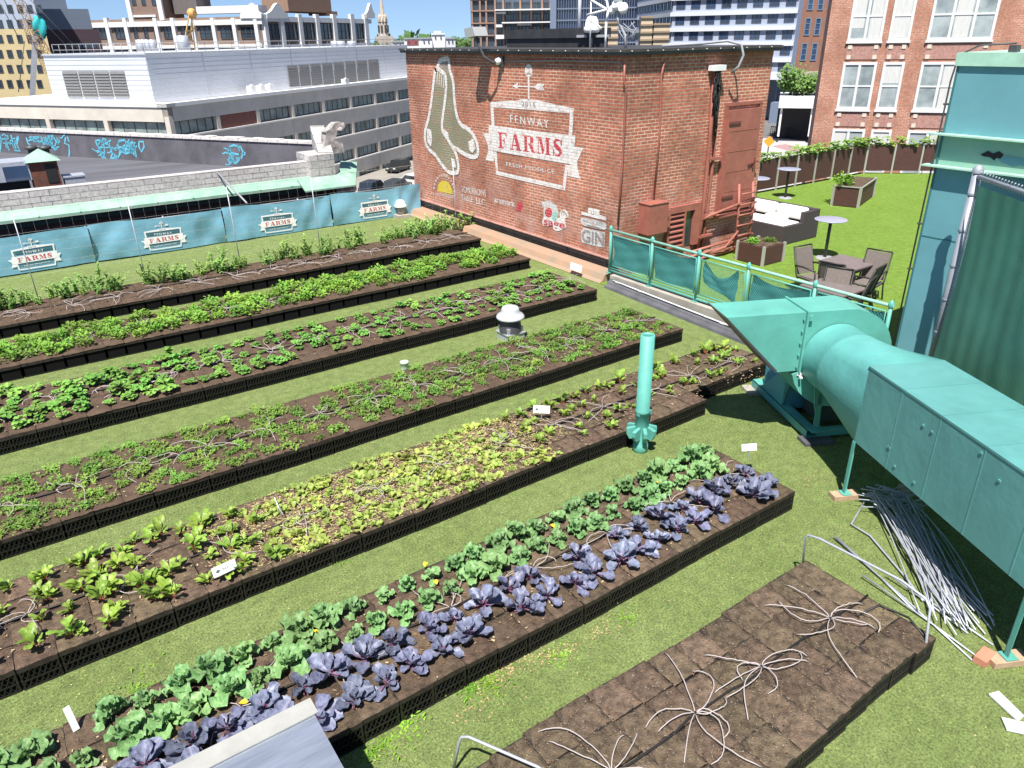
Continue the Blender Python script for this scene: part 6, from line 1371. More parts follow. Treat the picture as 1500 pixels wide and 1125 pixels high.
def tree(x, y, z, h, r, label, n=700, leafs=.5, seed=0, grp=None, m=None):
    rd = random.Random(seed); t = thing('tree', label, 'tree', (x, y, z), grp); mb = MB(); mb.tube([(x, y, z), (x + .1 * r, y, z + h * .35), (x, y + .08 * r, z + h * .7)], [r * .09, r * .07, r * .02], 8); tips = []
    for i in range(9):
        a = rd.uniform(0, 6.28); q = (x + math.cos(a) * r * .6, y + math.sin(a) * r * .6, z + h * rd.uniform(.45, .9)); tips.append(q); mb.tube([(x, y, z + h * rd.uniform(.25, .6)), ((x + q[0]) / 2, (y + q[1]) / 2, q[2] - h * .1), q], [r * .04, r * .025, r * .01], 5)
    build(mb, 'trunk', bark, t); mb = MB(); cl = [(x, y, z + h * .72, r * .7)] + [(q[0], q[1], q[2], r * rd.uniform(.3, .5)) for q in tips]
    for i in range(n):
        c = cl[rd.randrange(len(cl))]; v = Vector((rd.gauss(0, 1), rd.gauss(0, 1), rd.gauss(0, .8))).normalized() * (rd.random() ** .4) * c[3]; p = Vector(c[:3]) + v; s = leafs * rd.uniform(.5, 1.3)
        a = Vector((rd.gauss(0, 1), rd.gauss(0, 1), rd.gauss(0, 1))).normalized(); b = a.orthogonal().normalized(); mb.add([p - a * s * .5, p + b * s * .4, p + a * s * .5, p - b * s * .4], [(0, 1, 2, 3)])
    build(mb, 'crown', m or crown_m, t)
for i, (px, pt, D_, rr_) in enumerate(((556, 58, 420, 5), (580, 55, 440, 7), (590, 56, 450, 7), (599, 57, 430, 6), (607, 56, 470, 7), (645, 56, 480, 7), (660, 48, 400, 5.2), (673, 55, 430, 7), (683, 56, 440, 7))):
    a = atD(px, 60, D_); zt = atD(px, pt, D_).z; tree(a.x, a.y, GZ, zt - GZ, rr_, 'distant green tree on the skyline, %s from the left' % nth(i + 1), 900, 1.3, i, 'distant trees on the skyline')
# ---- brick and glass tower, dark tower
C5 = atD(690, 40, 165); n5 = -Vector((C5.x + 12, C5.y - 12, 0)).normalized()
bt = bthing('brick_glass_tower', 'tall brown brick and glass apartment tower with white balcony slabs', C5)
b5 = mat('tan_brick_piers', (.30, .19, .14), .85, var=.1, vscale=1)
B5 = onP(808, 40, C5, n5); mb = MB(); vbox(mb, C5, B5, 22, n5, GZ, 36); build(mb, 'core', mat('blue_spandrel', (.09, .12, .16), .4, var=.2, vscale=.5), bt)
mb = MB()
for x in (690, 702, 711, 724, 736, 761, 777, 793, 805): prect(mb, C5, n5, x, -60, x + 2.6, 80, 0, .5)
build(mb, 'brick_piers', b5, bt)
mb = MB()
for y in (-20, -2, 15, 33, 51, 69): prect(mb, C5, n5, 690, y, 724, y + 2, .02, .6)
build(mb, 'floor_bands', b5, bt)
mb = MB(); prect(mb, C5, n5, 726, 13.5, 806, 15.5, .1, 2.2); prect(mb, C5, n5, 736, 32, 808, 34, .1, 2.2); prect(mb, C5, n5, 727, 36, 737, 40, .1, 1.5); prect(mb, C5, n5, 727, 51, 739, 57, .1, 1.5); prect(mb, C5, n5, 758, 34.5, 779, 37.5, .1, 1.2); prect(mb, C5, n5, 727, 17.5, 741, 20.5, .1, 1.5); build(mb, 'balcony_slabs', WHT, bt)
wn = Wins(bt, M['dgrey'], GL)
for y in (-34, -16, 3, 20, 38, 56):
    for (a, b) in ((693, 701), (705, 710), (714, 723), (727, 735), (740, 749), (752, 760), (764, 776), (780, 792), (796, 804)): t = MB(); o, u, h = prect(t, C5, n5, a, y, b, y + 11.5, 0, .1); wn.add(o, u, h, n5, .16, 1, 0, .12)
wn.done()
C6 = atD(806, 40, 150); n6 = -Vector((C6.x, C6.y, 0)).normalized(); dt = bthing('dark_glass_tower', 'dark blue curtain wall tower behind the roof antennas', C6)
mb = MB(); vbox(mb, C6, onP(932, 40, C6, n6), 20, n6, GZ, 40); build(mb, 'curtain_wall', mat('navy_glass', (.025, .035, .07), .2, var=.5, vscale=.3, spec=.9), dt)
mb = MB()
for i in range(34): prect(mb, C6, n6, 807 + i * 3.7, -80, 807.7 + i * 3.7, 80, .003, .3)
build(mb, 'mullions', mat('slate_mullion', (.13, .16, .22), .5), dt)
mb = MB(); prect(mb, C6, n6, 806, -80, 815, 80, .31, 1.0); 
for i in range(7): prect(mb, C6, n6, 815, -40 + i * 17, 932, -38 + i * 17, .004, .25)
build(mb, 'slate_band', mat('slate_band', (.16, .20, .27), .5), dt)
# ---- tan ribbed roof units right of the antennas
C7 = atD(877, 50, 34); n7 = -Vector((C7.x, C7.y, 0)).normalized(); tanm = mat('tan_panels', (.50, .40, .28), .8, var=.1, vscale=2)
for i, (x0, x1, yt) in enumerate(((878, 905, 34), (938, 955, 26), (957, 980, 36))):
    a = onP(x0, 55, C7, n7); b = onP(x1, 55, C7, n7); t = thing('tan_chimney', ['wide tan panelled chimney stack left of the dish cluster', 'tall narrow tan chimney stack right of the dish cluster', 'short tan chimney stack before the blue white office'][i], 'chimney', (a.x, a.y, GZ)); mb = MB(); zt = onP(x0, yt, C7, n7).z; vbox(mb, a, b, 1.5, n7, GZ, zt); build(mb, 'stack', tanm, t)
    mb = MB(); 
    for k in range(4): vbox(mb, a + n7 * .06 - (b - a) * .03, b + n7 * .06 + (b - a) * .03, 1.6, n7, zt - .02 - k * .28, zt + .05 - k * .28)
    build(mb, 'bands', mat('tan_dark', (.30, .22, .15), .8), t)
# ---- blue white office
D8 = 185; C8 = atD(984, 40, D8); u8 = Vector((math.cos(R(58)), math.sin(R(58)), 0)); n8l = Vector((-u8.y, u8.x, 0)); 
if n8l.dot(C8) > 0: n8l = -n8l
azr = AZ + R(90) - R(8); u8r = -Vector((math.cos(azr), math.sin(azr), 0)); n8r = Vector((-u8r.y, u8r.x, 0))
if n8r.dot(C8) > 0: n8r = -n8r
bo = bthing('blue_white_office', 'large pale blue office block with punched windows and white floor bands', C8)
pale = mat('pale_blue_panels', (.36, .41, .52), .6, var=.06, vscale=.5)
E8 = onP(1166, 40, C8, n8r); zg = onP(1150, 108, C8, n8r).z; mb = MB(); vbox(mb, C8, E8, 5, n8r, zg, 40); q = C8 + Vector((C8.x, C8.y, 0)).normalized() * 90; W8 = onP(882, 30, C8, n8l) if True else q; mb.obox(Vector((C8.x, C8.y, GZ)), Vector((W8.x - C8.x, W8.y - C8.y, 0)), UP * (40 - GZ), -n8l * 12); build(mb, 'wall', pale, bo)
mb = MB()
for y in (19, 41.5, 63.5, 86, -4, -27): 
    dz = 0; z1 = onP(984, y, C8, n8r).z; mb.obox(Vector((C8.x, C8.y, z1 - .7)) + n8r * .01, Vector((E8.x - C8.x, E8.y - C8.y, 0)), UP * .8, n8r * .5); mb.obox(Vector((C8.x, C8.y, z1 - .7)) + n8l * .01, Vector((W8.x - C8.x, W8.y - C8.y, 0)), UP * .8, n8l * .5)
z1 = zg; mb.obox(Vector((C8.x, C8.y, z1 - 1.2)) + n8r * .01, Vector((E8.x - C8.x, E8.y - C8.y, 0)), UP * 1.6, n8r * 1.6 - n8r * 6); build(mb, 'floor_bands', mat('white_bands', (.62, .64, .68), .6), bo)
wn = Wins(bo, M['dgrey'], GLB)
for r_, (za, zb_) in enumerate([(onP(1000, y, C8, n8r).z, onP(1000, y + 13, C8, n8r).z) for y in (23, 45.5, 68, 90, 0.5, -22)]):
    d = Vector((E8.x - C8.x, E8.y - C8.y, 0)); L = d.length; d.normalize(); k = 8
    for c in range(k): wn.add(Vector((C8.x, C8.y, zb_)) + d * (L * (c + .22) / k), d * (L / k * .62), za - zb_, n8r, .15, 1, 0, .12)
    d = Vector((W8.x - C8.x, W8.y - C8.y, 0)); L = d.length; d.normalize(); k = 16 if False else max(6, int(L / 3.4))
    for c in range(min(k, 40)): wn.add(Vector((C8.x, C8.y, zb_)) + d * (L * (c + .2) / k), d * (L / k * .6), za - zb_, n8l, .15, 0, 0, .12)
wn.done()
mb = MB(); 
for x in (1128, 1140, 1152): prect(mb, C8, n8r, x, 108, x + 3, 225, -4, -3)
vbox(mb, onP(1110, 120, C8, n8r) - n8r * 8, E8 - n8r * 8, 3, n8r, GZ, zg); build(mb, 'ground_floor', mat('blue_shopfront', (.05, .08, .14), .2, var=.5, vscale=.4, spec=.8), bo)
mb = MB(); prect(mb, C8, n8r, 1128, 150, 1141, 190, -3, 1); build(mb, 'entrance_bay', mat('bay_panels', (.16, .20, .28), .5), bo)
# ---- brown brick tower
C9 = atD(1168, 60, 215); n9 = -Vector((C9.x, C9.y, 0)).normalized(); b9 = bthing('brown_brick_tower', 'tall brown brick block seen between the blue office and the apartments', C9)
mb = MB(); vbox(mb, C9, onP(1240, 60, C9, n9), 20, n9, onP(1180, 104, C9, n9).z, 45); build(mb, 'wall', mat('rust_brick', (.26, .13, .09), .9, var=.12, vscale=1), b9)
mb = MB(); vbox(mb, C9 + n9 * .2, onP(1240, 60, C9, n9) + n9 * .2, 20, n9, GZ, onP(1180, 104, C9, n9).z - .01); build(mb, 'stone_base', mat('base_stone', (.45, .38, .30), .9, var=.1), b9)
wn = Wins(b9, mat('blue_frame', (.14, .2, .27), .5), GLB)
for r_ in range(6):
    for (a, b) in ((1174, 1183), (1189, 1198), (1204, 1212)): t = MB(); y = 63 - r_ * 37; sh = (r_ * 37) * .14; o, u, h = prect(t, C9, n9, a + sh - 1, y, b + sh - 1, y + 26, 0, .1); wn.add(o, u, h, n9, .25, 0, 2, .15)
for (a, b) in ((1178, 1184), (1191, 1198)): t = MB(); o, u, h = prect(t, C9, n9, a - 3, 110, b - 3, 122, .2, .3); wn.add(o, u, h, n9, .2, 0, 0, .15)
# ---- low garage with planted roof
C10 = atD(1140, 160, 146); n10 = -Vector((C10.x, C10.y, 0)).normalized(); gr = bthing('parking_deck', 'low parking deck with a white roof slab and planted top', C10)
zt10 = onP(1160, 143, C10, n10).z; zb10 = onP(1160, 158, C10, n10).z
mb = MB(); vbox(mb, C10 + n10 * .6, onP(1215, 150, C10, n10) + n10 * .6, 14, n10, zb10, zt10); build(mb, 'roof', WHT, gr)
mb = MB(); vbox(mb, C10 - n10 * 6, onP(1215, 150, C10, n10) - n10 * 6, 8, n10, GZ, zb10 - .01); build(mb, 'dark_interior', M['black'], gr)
for x in (1141, 1186): mb = MB(); prect(mb, C10, n10, x, 158, x + 3, 200, -1, 0); build(mb, 'column', WHT, gr)
for i, (px, D_, rr_, yt) in enumerate(((1166, 152, 4.0, 102), (1183, 154, 3.8, 112), (1157, 153, 3.0, 115), (1195, 153, 3.4, 118))):
    a = atD(px, 140, D_); tree(a.x, a.y, zt10, atD(px, yt, D_).z - zt10, rr_, ['bright green tree on the parking deck roof, tallest of four', 'dark green bush tree right of the tallest deck tree', 'small green tree left of the tallest deck tree', 'green tree at the brick edge of the deck roof'][i], 1100, .55, 40 + i, 'trees on the parking deck', m=mat('bright_foliage', (.07, .17, .03), .7, var=.7, var2=(.22, .34, .08), vscale=1.4, trans=.2))
def car(px, py, az, paint, label, L=4.6, z=GZ):
    p = onZ(px, py, z); t = thing('parked_car', label, 'car', (p.x, p.y, z)); t.rotation_euler = (0, 0, az); W = .9
    def bld(mb, name, m, par=t): o = bpy.data.objects.new(name, mb.mesh(name, m)); COL.objects.link(o); o.parent = par; return o
    prof = [(-L / 2, .35), (-L / 2, .95), (-L / 2 + .25, 1.05), (-L / 2 + .5, 1.6), (.4, 1.66), (1.15, 1.05), (L / 2 - .2, .95), (L / 2, .7), (L / 2, .35)]
    mb = MB(); mb.prism([(x, -W, zz) for x, zz in prof], (0, 2 * W, 0)); bld(mb, 'body', paint)
    mb = MB(); mb.prism([(-L / 2 + .42, -W - .01, 1.1), (-L / 2 + .62, -W - .01, 1.52), (.33, -W - .01, 1.57), (.92, -W - .01, 1.1)], (0, 2 * W + .02, 0)); bld(mb, 'window', GL)
    for x in (-L / 2 + .8, L / 2 - .85):
        for s in (-1, 1): mb = MB(); mb.tube([(x, s * (W - .2), .33), (x, s * (W + .03), .33)], .33, 18); bld(mb, 'wheel', M['black'])
    for s in (-1, 1): mb = MB(); mb.box((L / 2 - .04, s * .55 - .18, .66), (L / 2 + .02, s * .55 + .18, .8)); bld(mb, 'headlight', M['white'])
car(584, 251, AZ + math.pi, mat('black_car_paint', (.015, .018, .02), .2, spec=.8), 'black car parked beside the concrete office')
car(604, 273, AZ + 1.3, mat('white_car_paint', (.72, .72, .72), .25, spec=.8), 'white car half hidden behind the brick penthouse edge')
car(548, 283, AZ, mat('navy_car_paint', (.02, .03, .05), .2, spec=.8), 'dark car whose roof shows over the banner, left one'); car(583, 281, AZ, mat('graphite_car_paint', (.04, .045, .05), .2, spec=.8), 'dark car whose roof shows over the banner, right one')
car(1158, 196, AZ, mat('silver_car_paint', (.55, .57, .6), .25, spec=.8), 'pale car under the parking deck')
# road markings, sign, railings on the right
a = onZ(1123, 236, GZ); sg = thing('road_sign', 'orange diamond road sign on a thin pole in the street', 'sign', (a.x, a.y, GZ)); n11 = -Vector((a.x, a.y, 0)).normalized(); u11 = Vector((-n11.y, n11.x, 0)); zc = onP(1123, 207, a, n11).z
mb = MB(); mb.cyl((a.x, a.y), .09, GZ, zc, 8); build(mb, 'pole', M['dgrey'], sg); c = Vector((a.x, a.y, zc)) + n11 * .12; mb = MB(); mb.prism([c + u11 * .8, c + UP * .8, c - u11 * .8, c - UP * .8], n11 * .04); build(mb, 'plate', mat('sign_orange', (.85, .30, .02), .5), sg)
rl = thing('street_railing', 'black street railing in front of the parking deck', 'railing', tuple(onZ(1160, 203, GZ))); mb = MB(); a, b = onZ(1128, 200, GZ), onZ(1215, 212, GZ)
for i in range(30): p = a + (b - a) * i / 29; mb.tube([(p.x, p.y, GZ), (p.x, p.y, GZ + 1.9)], .06, 5)
for h in (.3, 1.85): mb.tube([a + UP * h, b + UP * h], .07, 5)
build(mb, 'bars', M['black'], rl)
mb = MB(); mb.poly([onZ(1085, 203, GZ + .012), onZ(1150, 202, GZ + .012), onZ(1260, 222, GZ + .012), onZ(1260, 300, GZ + .012), onZ(1080, 300, GZ + .012)]); struct(mb, 'road', mat('pale_road', (.40, .38, .37), .9, var=.1, vscale=.1))
mb = MB(); mb.poly([onZ(1130, 214, GZ + .02), onZ(1150, 211, GZ + .02), onZ(1188, 219, GZ + .02), onZ(1160, 222, GZ + .02)]); struct(mb, 'crossing', mat('maroon_crossing', (.33, .20, .20), .9))
mb = MB(); mb.poly([onZ(480, 262, GZ + .012), onZ(640, 228, GZ + .012), onZ(660, 300, GZ + .012), onZ(420, 330, GZ + .012)]); struct(mb, 'parking_lot', mat('grey_lot', (.26, .24, .21), .9, var=.15, vscale=.2))
# ---- red brick apartments on the right
C11 = atD(1203, 108, 47); apn = -UX.copy(); ap_ = bthing('brick_apartments', 'red brick apartment building with tall white framed windows', C11)
abr = brick_mat('apartment_brick', (.47, .20, .125), (.41, .18, .11), (.56, .42, .34), u=(UL.x + apn.x, UL.y + apn.y), stain=.1, bh=.08, bw=.24, ms=.012, bump=.3)
d12 = -UL; mb = MB(); mb.obox(Vector((C11.x, C11.y, GZ)), d12 * 32, UP * 32, UX * 14); build(mb, 'brick_wall', abr, ap_)
def up11(px, py): q = onP(px, py, C11, apn); return (q - C11).dot(d12)
def z11(py, px=1300): return onP(px, py, C11, apn).z
cols = [(up11(1230, 127), up11(1279, 127) - .0, 1), (up11(1288, 127), up11(1319, 127), 0), (up11(1343, 127), up11(1343, 127) + (up11(1465, 30) - up11(1368, 30)), 2)]
pitch = cols[2][1] + 1.9
allc = cols + [(a + pitch, b + pitch, m) for a, b, m in ((cols[0][0] , cols[0][1], 1), (cols[1][0], cols[1][1], 0))]
rw = [(z11(91), z11(161))]; fh = z11(60) - z11(161); rw = [(rw[0][0] + fh * k, rw[0][1] + fh * k) for k in (2, 1, 0, -1, -2)]
wn = Wins(ap_, WHT, mat('apartment_glass', (.17, .21, .215), .25, var=.6, vscale=.9, var2=(.45, .50, .50), spec=.6)); lime = MB(); sill = MB(); pan = MB()
curt = MB(); rd = random.Random(9)
for (zt, zb_) in rw:
    for (a, b, m_) in allc:
        o = Vector((C11.x, C11.y, zb_)) + d12 * a; wn.add(o, d12 * (b - a), zt - zb_, apn, .13, m_, 1, .07)
        sill.obox(Vector((C11.x, C11.y, zb_ - .1)) + d12 * (a - .05) + apn * .003, d12 * (b - a + .1), UP * .095, apn * .12)
        pan.obox(Vector((C11.x, C11.y, zb_ - .16 - (fh - (zt - zb_)) + .3)) + d12 * (a + .02) + apn * .002, d12 * (b - a - .04), UP * ((fh - (zt - zb_)) - .34), apn * .04)
        for (s, zz) in ((a + .1, zb_ - .38), (b - .3, zb_ - .38), (a + .1, zb_ - (fh - (zt - zb_)) + .15), (b - .3, zb_ - (fh - (zt - zb_)) + .15)): lime.obox(Vector((C11.x, C11.y, zz)) + d12 * s + apn * .043, d12 * .2, UP * .2, apn * .03)
        k = m_ + 1; wd = (b - a) / k
        for j in range(k):
            if rd.random() < .75:
                h0 = zb_ + .15 + (zt - zb_) * rd.choice((0, .2, .5, .5)); curt.obox(Vector((C11.x, C11.y, h0)) + d12 * (a + wd * j + .14) + apn * .0235, d12 * (wd - .28), UP * (zt - .15 - h0), apn * .006)
wn.done(); build(lime, 'stone_blocks', mat('limestone', (.62, .56, .46), .9), ap_); build(sill, 'sills', WHT, ap_); build(pan, 'brick_panels', mat('patterned_brick', (.40, .22, .18), .9, var=.3, vscale=9), ap_); build(curt, 'blinds', mat('blind_cloth', (.58, .58, .55), .9, var=.15, vscale=6, stretch=(6, 6, .3)), ap_)
# ---- the ballpark front across the gap: white brick parapet, copper cornice, graffiti wall, corner ornament
YB = 30.0; zp = .80; zc1, zc0 = onY(200, 287, YB).z, onY(200, 303, YB - .45).z - .04; XC = onY(470, 250, YB).x
bp_ = bthing('graffiti_building', 'flat roofed building with white brick parapet, green copper cornice and a graffitied wall', (0, YB))
mb = MB(); mb.box((-25, YB, GZ), (XC + 1.2, YB + 1.0, .0)); 
build(mb, 'brick_wall', mat('dark_purple_brick', (.075, .055, .06), .9, var=.3, vscale=1.5), bp_)
wb_ = brick_mat('white_block', (.52, .49, .47), (.46, .43, .42), (.30, .28, .27), bw=.6, bh=.2, ms=.012, u=(1, .6), stain=.12, bump=.3)
mb = MB(); mb.box((-25, YB + .01, .0), (XC, YB + .55, zp)); mb.box((-25, YB + .03, zp), (XC, YB + .5, zp + .03)); build(mb, 'parapet', wb_, bp_)
cop = mat('verdigris_copper', (.17, .33, .245), .7, var=.35, vscale=1.5, var2=(.34, .49, .39), bump=.2, bscale=3)
mb = MB(); mb.prism([(-25, YB - .01, zc1), (-25, YB - .45, zc0 + .10), (-25, YB - .45, zc0 + .0), (-25, YB - .01, zc0 + .04)], (XC + 26.2, 0, 0)); 
for i in range(int((XC + 21) / 1.25)): mb.prism([(-20 + i * 1.25, YB - .012, zc1 + .02), (-20 + i * 1.25, YB - .46, zc0 + .12), (-20 + i * 1.25, YB - .46, zc0 + .09), (-20 + i * 1.25, YB - .012, zc1 - .01)], (.05, 0, 0))
build(mb, 'copper_cornice', cop, bp_)
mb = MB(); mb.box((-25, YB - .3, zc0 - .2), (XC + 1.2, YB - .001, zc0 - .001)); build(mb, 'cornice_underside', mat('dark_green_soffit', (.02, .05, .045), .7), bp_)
# roof deck and graffiti wall
zrf = -.55; zg1 = .72; g1 = onZ(375, 207.5, zg1); g0 = onZ(0, 191, zg1); gd = (g1 - g0).normalized(); g1.z = g0.z = zrf; g2 = onZ(468, 211.5, zg1)
mb = MB(); mb.prism([(-25, YB + .56, zrf), (XC + 1.1, YB + .56, zrf), (g2.x, max(g2.y, YB + .6), zrf), (g0.x - gd.x * 20, g0.y - gd.y * 20, zrf), (-25, YB + 60, zrf)], (0, 0, -.2)); build(mb, 'roof', mat('grey_roofing', (.10, .10, .115), .85, var=.3, vscale=.5, stretch=(.3, 2, 1)), bp_)
gn = Vector((gd.y, -gd.x, 0)); 
if gn.dot(g1) > 0: gn = -gn
ga = g0 - gd * 20; L = (g2 - ga).length
mb = MB(); mb.obox(Vector((ga.x, ga.y, zrf - .1)), gd * L, UP * (zg1 - zrf + .1), -gn * .5); build(mb, 'graffiti_wall', mat('dark_grey_render', (.105, .10, .115), .85, var=.35, vscale=.8), bp_)
mb = MB(); rd = random.Random(5)
for i in range(70): mb.obox(Vector((ga.x, ga.y, zg1)) + gd * (L * i / 70) + gn * .06, gd * (L / 70 - .02), UP * rd.uniform(.10, .15), -gn * .6)
build(mb, 'coping_stones', mat('pale_coping', (.58, .54, .51), .9, var=.2, vscale=4), bp_)
gm = mat('cyan_spray', (.12, .42, .54), .7, var=.3, vscale=3); grp_ = MB()
def gst(pts, w_=.05):
    P2 = [onP(x, y, g1, gn) + gn * .012 for x, y in pts]; UV = [((p - g1).dot(gd), p.z) for p in P2]
    for q in ribbon2(UV, w_): grp_.poly([Vector((g1.x, g1.y, 0)) + gd * a + UP * b + gn * .012 for a, b in q])
def g1z(x, y): return x / 4, y / 4      # crop coordinates of the wall survey
for pts in ([(0, 790), (8, 830), (0, 890)], [(65, 790), (75, 830), (100, 845), (110, 800)], [(80, 830), (95, 870), (85, 880), (120, 885), (100, 850)], [(155, 805), (165, 840), (180, 850)], [(190, 800), (200, 830), (230, 825)], [(240, 800), (260, 835), (270, 800)],
            [(280, 800), (310, 795), (330, 830), (320, 870), (295, 860), (290, 820), (310, 815)], [(385, 805), (380, 840), (405, 850), (408, 900), (400, 940)], [(395, 800), (405, 830)],
            [(560, 825), (580, 820), (640, 850), (660, 900), (640, 950), (600, 905), (575, 860), (560, 825)], [(590, 865), (610, 860), (615, 900), (590, 905), (590, 865)], [(650, 820), (625, 840), (640, 850)], [(640, 950), (690, 950), (670, 900)], [(655, 930), (690, 915)],
            [(690, 850), (700, 825), (730, 820), (750, 845), (780, 830), (790, 860), (800, 920), (770, 890), (740, 900), (710, 890), (695, 930), (705, 880), (690, 850)], [(700, 860), (740, 870), (780, 860)], [(720, 880), (760, 880), (790, 900)], [(815, 830), (840, 830), (845, 860), (830, 890), (815, 860), (815, 830)],
            [(1345, 860), (1370, 850), (1410, 860), (1425, 890), (1415, 930)], [(1345, 890), (1370, 900), (1400, 905)], [(1350, 910), (1355, 960), (1370, 930), (1375, 960)], [(1385, 920), (1395, 945), (1380, 960)], [(1345, 860), (1350, 900), (1345, 940)]):
    gst([g1z(*p) for p in pts], .11)
rd = random.Random(12)
for (cx, cy, n_) in ((22, 205, 9), (60, 205, 16), (78, 208, 10), (155, 215, 14), (187, 214, 20), (345, 228, 12), (4, 205, 5)):
    for k in range(n_):
        x, y = cx + rd.uniform(-12, 12), cy + rd.uniform(-7, 10); a = rd.uniform(0, 6); P_ = []
        for j in range(6): P_.append((x, y)); a += rd.uniform(-1.4, 1.6); x += 2.4 * math.cos(a); y += 2.2 * math.sin(a)
        gst(P_, .07)
build(grp_, 'graffiti', gm, bp_)
# corner ornament in white stone
co = onY(478, 250, YB - .1); stn = brick_mat('ornament_stone', (.48, .45, .43), (.40, .38, .36), (.30, .29, .29), bw=.55, bh=.28, ms=.014, u=(1, .6), stain=.2, bump=.5)
mb = MB(); xl, xr = onY(452, 250, YB).x, onY(488, 250, YB).x; zt_ = onY(470, 225, YB).z
mb.box((xl, YB - .25, .02), (xr, YB + 1.2, zt_)); mb.prism([(xr, YB - .25, .0), (xr, YB - .25, zt_), (xr + .45, YB + 1.6, zt_ + .9), (xr + .45, YB + 1.6, .0)], (-.5, .3, 0))
build(mb, 'corner_pier', stn, bp_)
mb = MB(); S3 = lambda x, y, d=0: onY(340 + x / 3.947, y / 3.947, YB + d)
mb.prism([S3(530, 860, .3), S3(545, 770, .3), S3(535, 765, .3), S3(560, 750, .3), S3(600, 710, .3), S3(635, 708, .3), S3(642, 735, .3), S3(622, 770, .3), S3(612, 755, .3), S3(605, 780, .3), S3(590, 810, .3), S3(640, 830, .3), S3(650, 880, .3), S3(520, 900, .3)], (0, .5, 0)); mb.tube([S3(635, 715, .25), S3(645, 735, .25), S3(630, 755, .25), S3(618, 742, .25)], .1, 8)
build(mb, 'scroll_ornament', mat('carved_stone', (.33, .30, .28), .9, var=.6, vscale=4, bump=.5, bscale=9), bp_)
mb = MB(); c1_, c2_ = onY(445, 272, YB - .6), onY(490, 270, YB - .6); mb.prism([(xl - .6, YB - 1.0, -.12), (xr + .5, YB - 1.0, -.12), (xr + 1.75, YB + 1.5, .38), (xr + 1.0, YB + 1.5, .5), (xr + .1, YB - .2, .25), (xl - .6, YB - .2, .25)], (0, 0, -.06)); build(mb, 'copper_corner', cop, bp_)
mb = MB(); mb.prism([(xr + .4, YB - .9, -.2), (xr + 1.6, YB + 1.5, -.2), (xr + 1.2, YB + 1.6, -.2), (xr - .2, YB - .6, -.2)], (0, 0, GZ)); build(mb, 'corner_wall', mat('pinkish_render', (.36, .27, .25), .9, var=.1), bp_)
# rooftop plant on that roof: air conditioner, rusty hood, small box, lit by the same sun
def rz(px, py): return onZ(px, py, zrf)
a = onZ(6, 287, zrf); 
ac = thing('air_conditioner', 'grey air conditioner with a wire guard at the far left of the opposite roof', 'air conditioner', (a.x, a.y, zrf)); ay = 31.6
X_ = lambda px, py: onY(px, py, ay)
mb = MB(); p0_, p1_ = X_(-20, 270), X_(40, 236); mb.box((p0_.x, ay, p0_.z), (p1_.x, ay + 1.3, p1_.z)); build(mb, 'case', M['steel'], ac); mb = MB(); q0, q1 = X_(9, 266), X_(38, 242); mb.box((q0.x, ay - .03, q0.z), (q1.x, ay - .002, q1.z)); build(mb, 'grille', GLB, ac); mb = MB(); mb.box((p0_.x + .2, ay + .2, zrf), (p1_.x - .1, ay + 1.2, p0_.z - .001)); build(mb, 'stand', M['black'], ac)
hd = thing('rusty_hood', 'rusty square exhaust hood with a copper pyramid cap on the opposite roof', 'hood', (X_(65, 280).x, ay, zrf)); rs = mat('rusted_steel', (.20, .07, .04), .9, var=.6, vscale=2.5, var2=(.06, .035, .03)); h0, h1 = X_(44, 290), X_(92, 237)
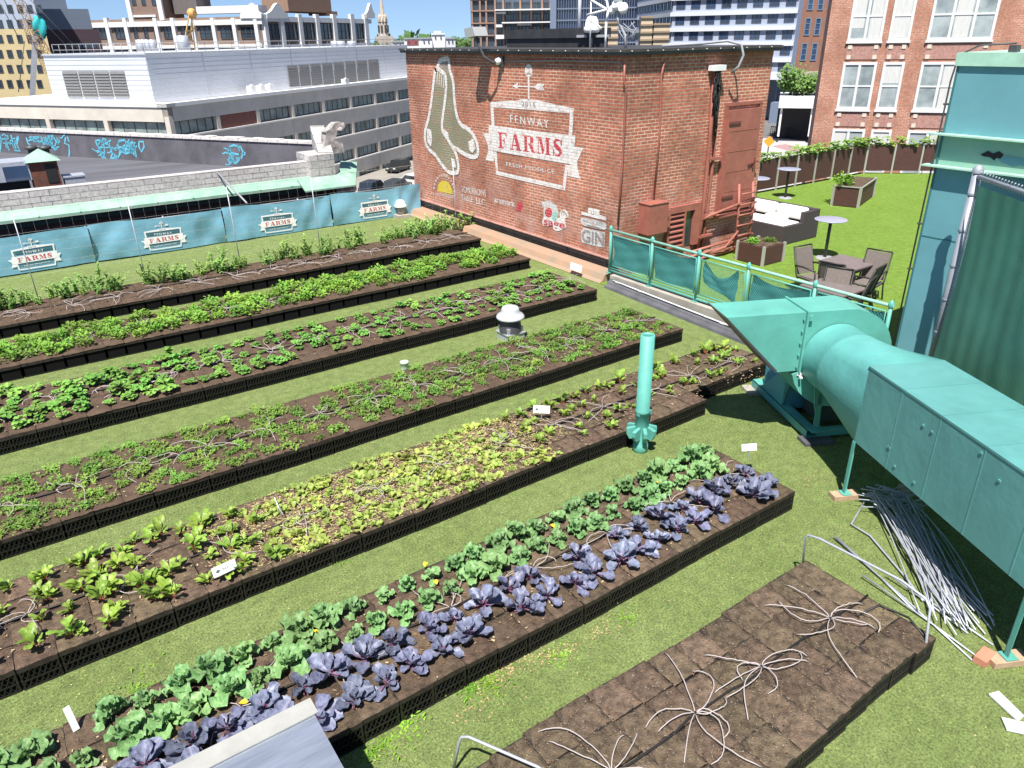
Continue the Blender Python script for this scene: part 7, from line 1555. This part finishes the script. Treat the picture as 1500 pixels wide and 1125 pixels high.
mb = MB(); hx0 = X_(48, 262).x; hx1 = X_(90, 262).x; mb.box((hx0, ay, zrf), (hx1, ay + 1.1, X_(66, 236).z)); build(mb, 'shaft', rs, hd); mb = MB(); zt = X_(66, 236).z; hc = ((hx0 + hx1) / 2, ay + .55); k = .12; mb.add([(hx0 - k, ay - k, zt), (hx1 + k, ay - k, zt), (hx1 + k, ay + 1.1 + k, zt), (hx0 - k, ay + 1.1 + k, zt), (hc[0], hc[1], zt + .38)], [(0, 1, 4), (1, 2, 4), (2, 3, 4), (3, 0, 4), (3, 2, 1, 0)]); build(mb, 'cap', cop, hd)
mb = MB(); mb.box((hx0 + .45, ay - .02, zt - .75), (hx1 - .08, ay - .001, zt - .1)); build(mb, 'dark_opening', M['black'], hd)
for i, px in enumerate((52, 73)): mb = MB(); q = X_(px, 225); mb.cyl((q.x, ay + 1.6), .13, zrf, q.z, 12); mb.lathe((q.x, ay + 1.6), [(.13, q.z), (.22, q.z), (.2, q.z + .1), (0, q.z + .14)], 12); solo(mb, 'flue_pipe', M['dgrey'], ['dark flue pipe behind the left of the rusty hood', 'dark flue pipe behind the right of the rusty hood'][i], 'flue', (q.x, ay + 1.6, zrf))
mb = MB(); q0, q1 = X_(98, 275), X_(124, 258); mb.box((q0.x, ay, zrf), (q1.x, ay + .7, q1.z)); mb.box((q0.x - .03, ay - .03, q1.z), (q1.x + .03, ay + .73, q1.z + .05)); solo(mb, 'small_roof_box', M['steel'], 'small blue grey box right of the rusty hood', 'roof unit', (q0.x, ay, zrf))
mb = MB(); mb.tube([onY(318, 252, YB), onY(362, 298, YB - 3)], .035, 6); solo(mb, 'brace_pole', M['grey'], 'slanting grey pole leaning across the copper cornice', 'pole', tuple(onY(362, 298, YB - 3)))
# far tree belt so the land ends in green, not in a bare line
mb = MB(); rd = random.Random(3)
for i in range(5200):
    a = R(rd.uniform(20, 105)); D_ = rd.uniform(900, 1150); s = rd.uniform(7, 15); x, y = D_ * math.cos(a), D_ * math.sin(a); z = GZ + rd.uniform(2, 14 + 7 * math.sin(a * 31) + 5 * math.sin(a * 83)); v1_ = Vector((rd.gauss(0, 1), rd.gauss(0, 1), rd.gauss(0, 1))).normalized() * s; v2_ = v1_.orthogonal().normalized() * s * .7; c = Vector((x, y, z)); mb.add([c - v1_ * .5, c + v2_ * .5, c + v1_ * .5, c - v2_ * .5], [(0, 1, 2, 3)])
solo(mb, 'far_woods', crown_m, 'far belt of green trees along the horizon', 'trees', (0, 1000, GZ), kind='stuff')
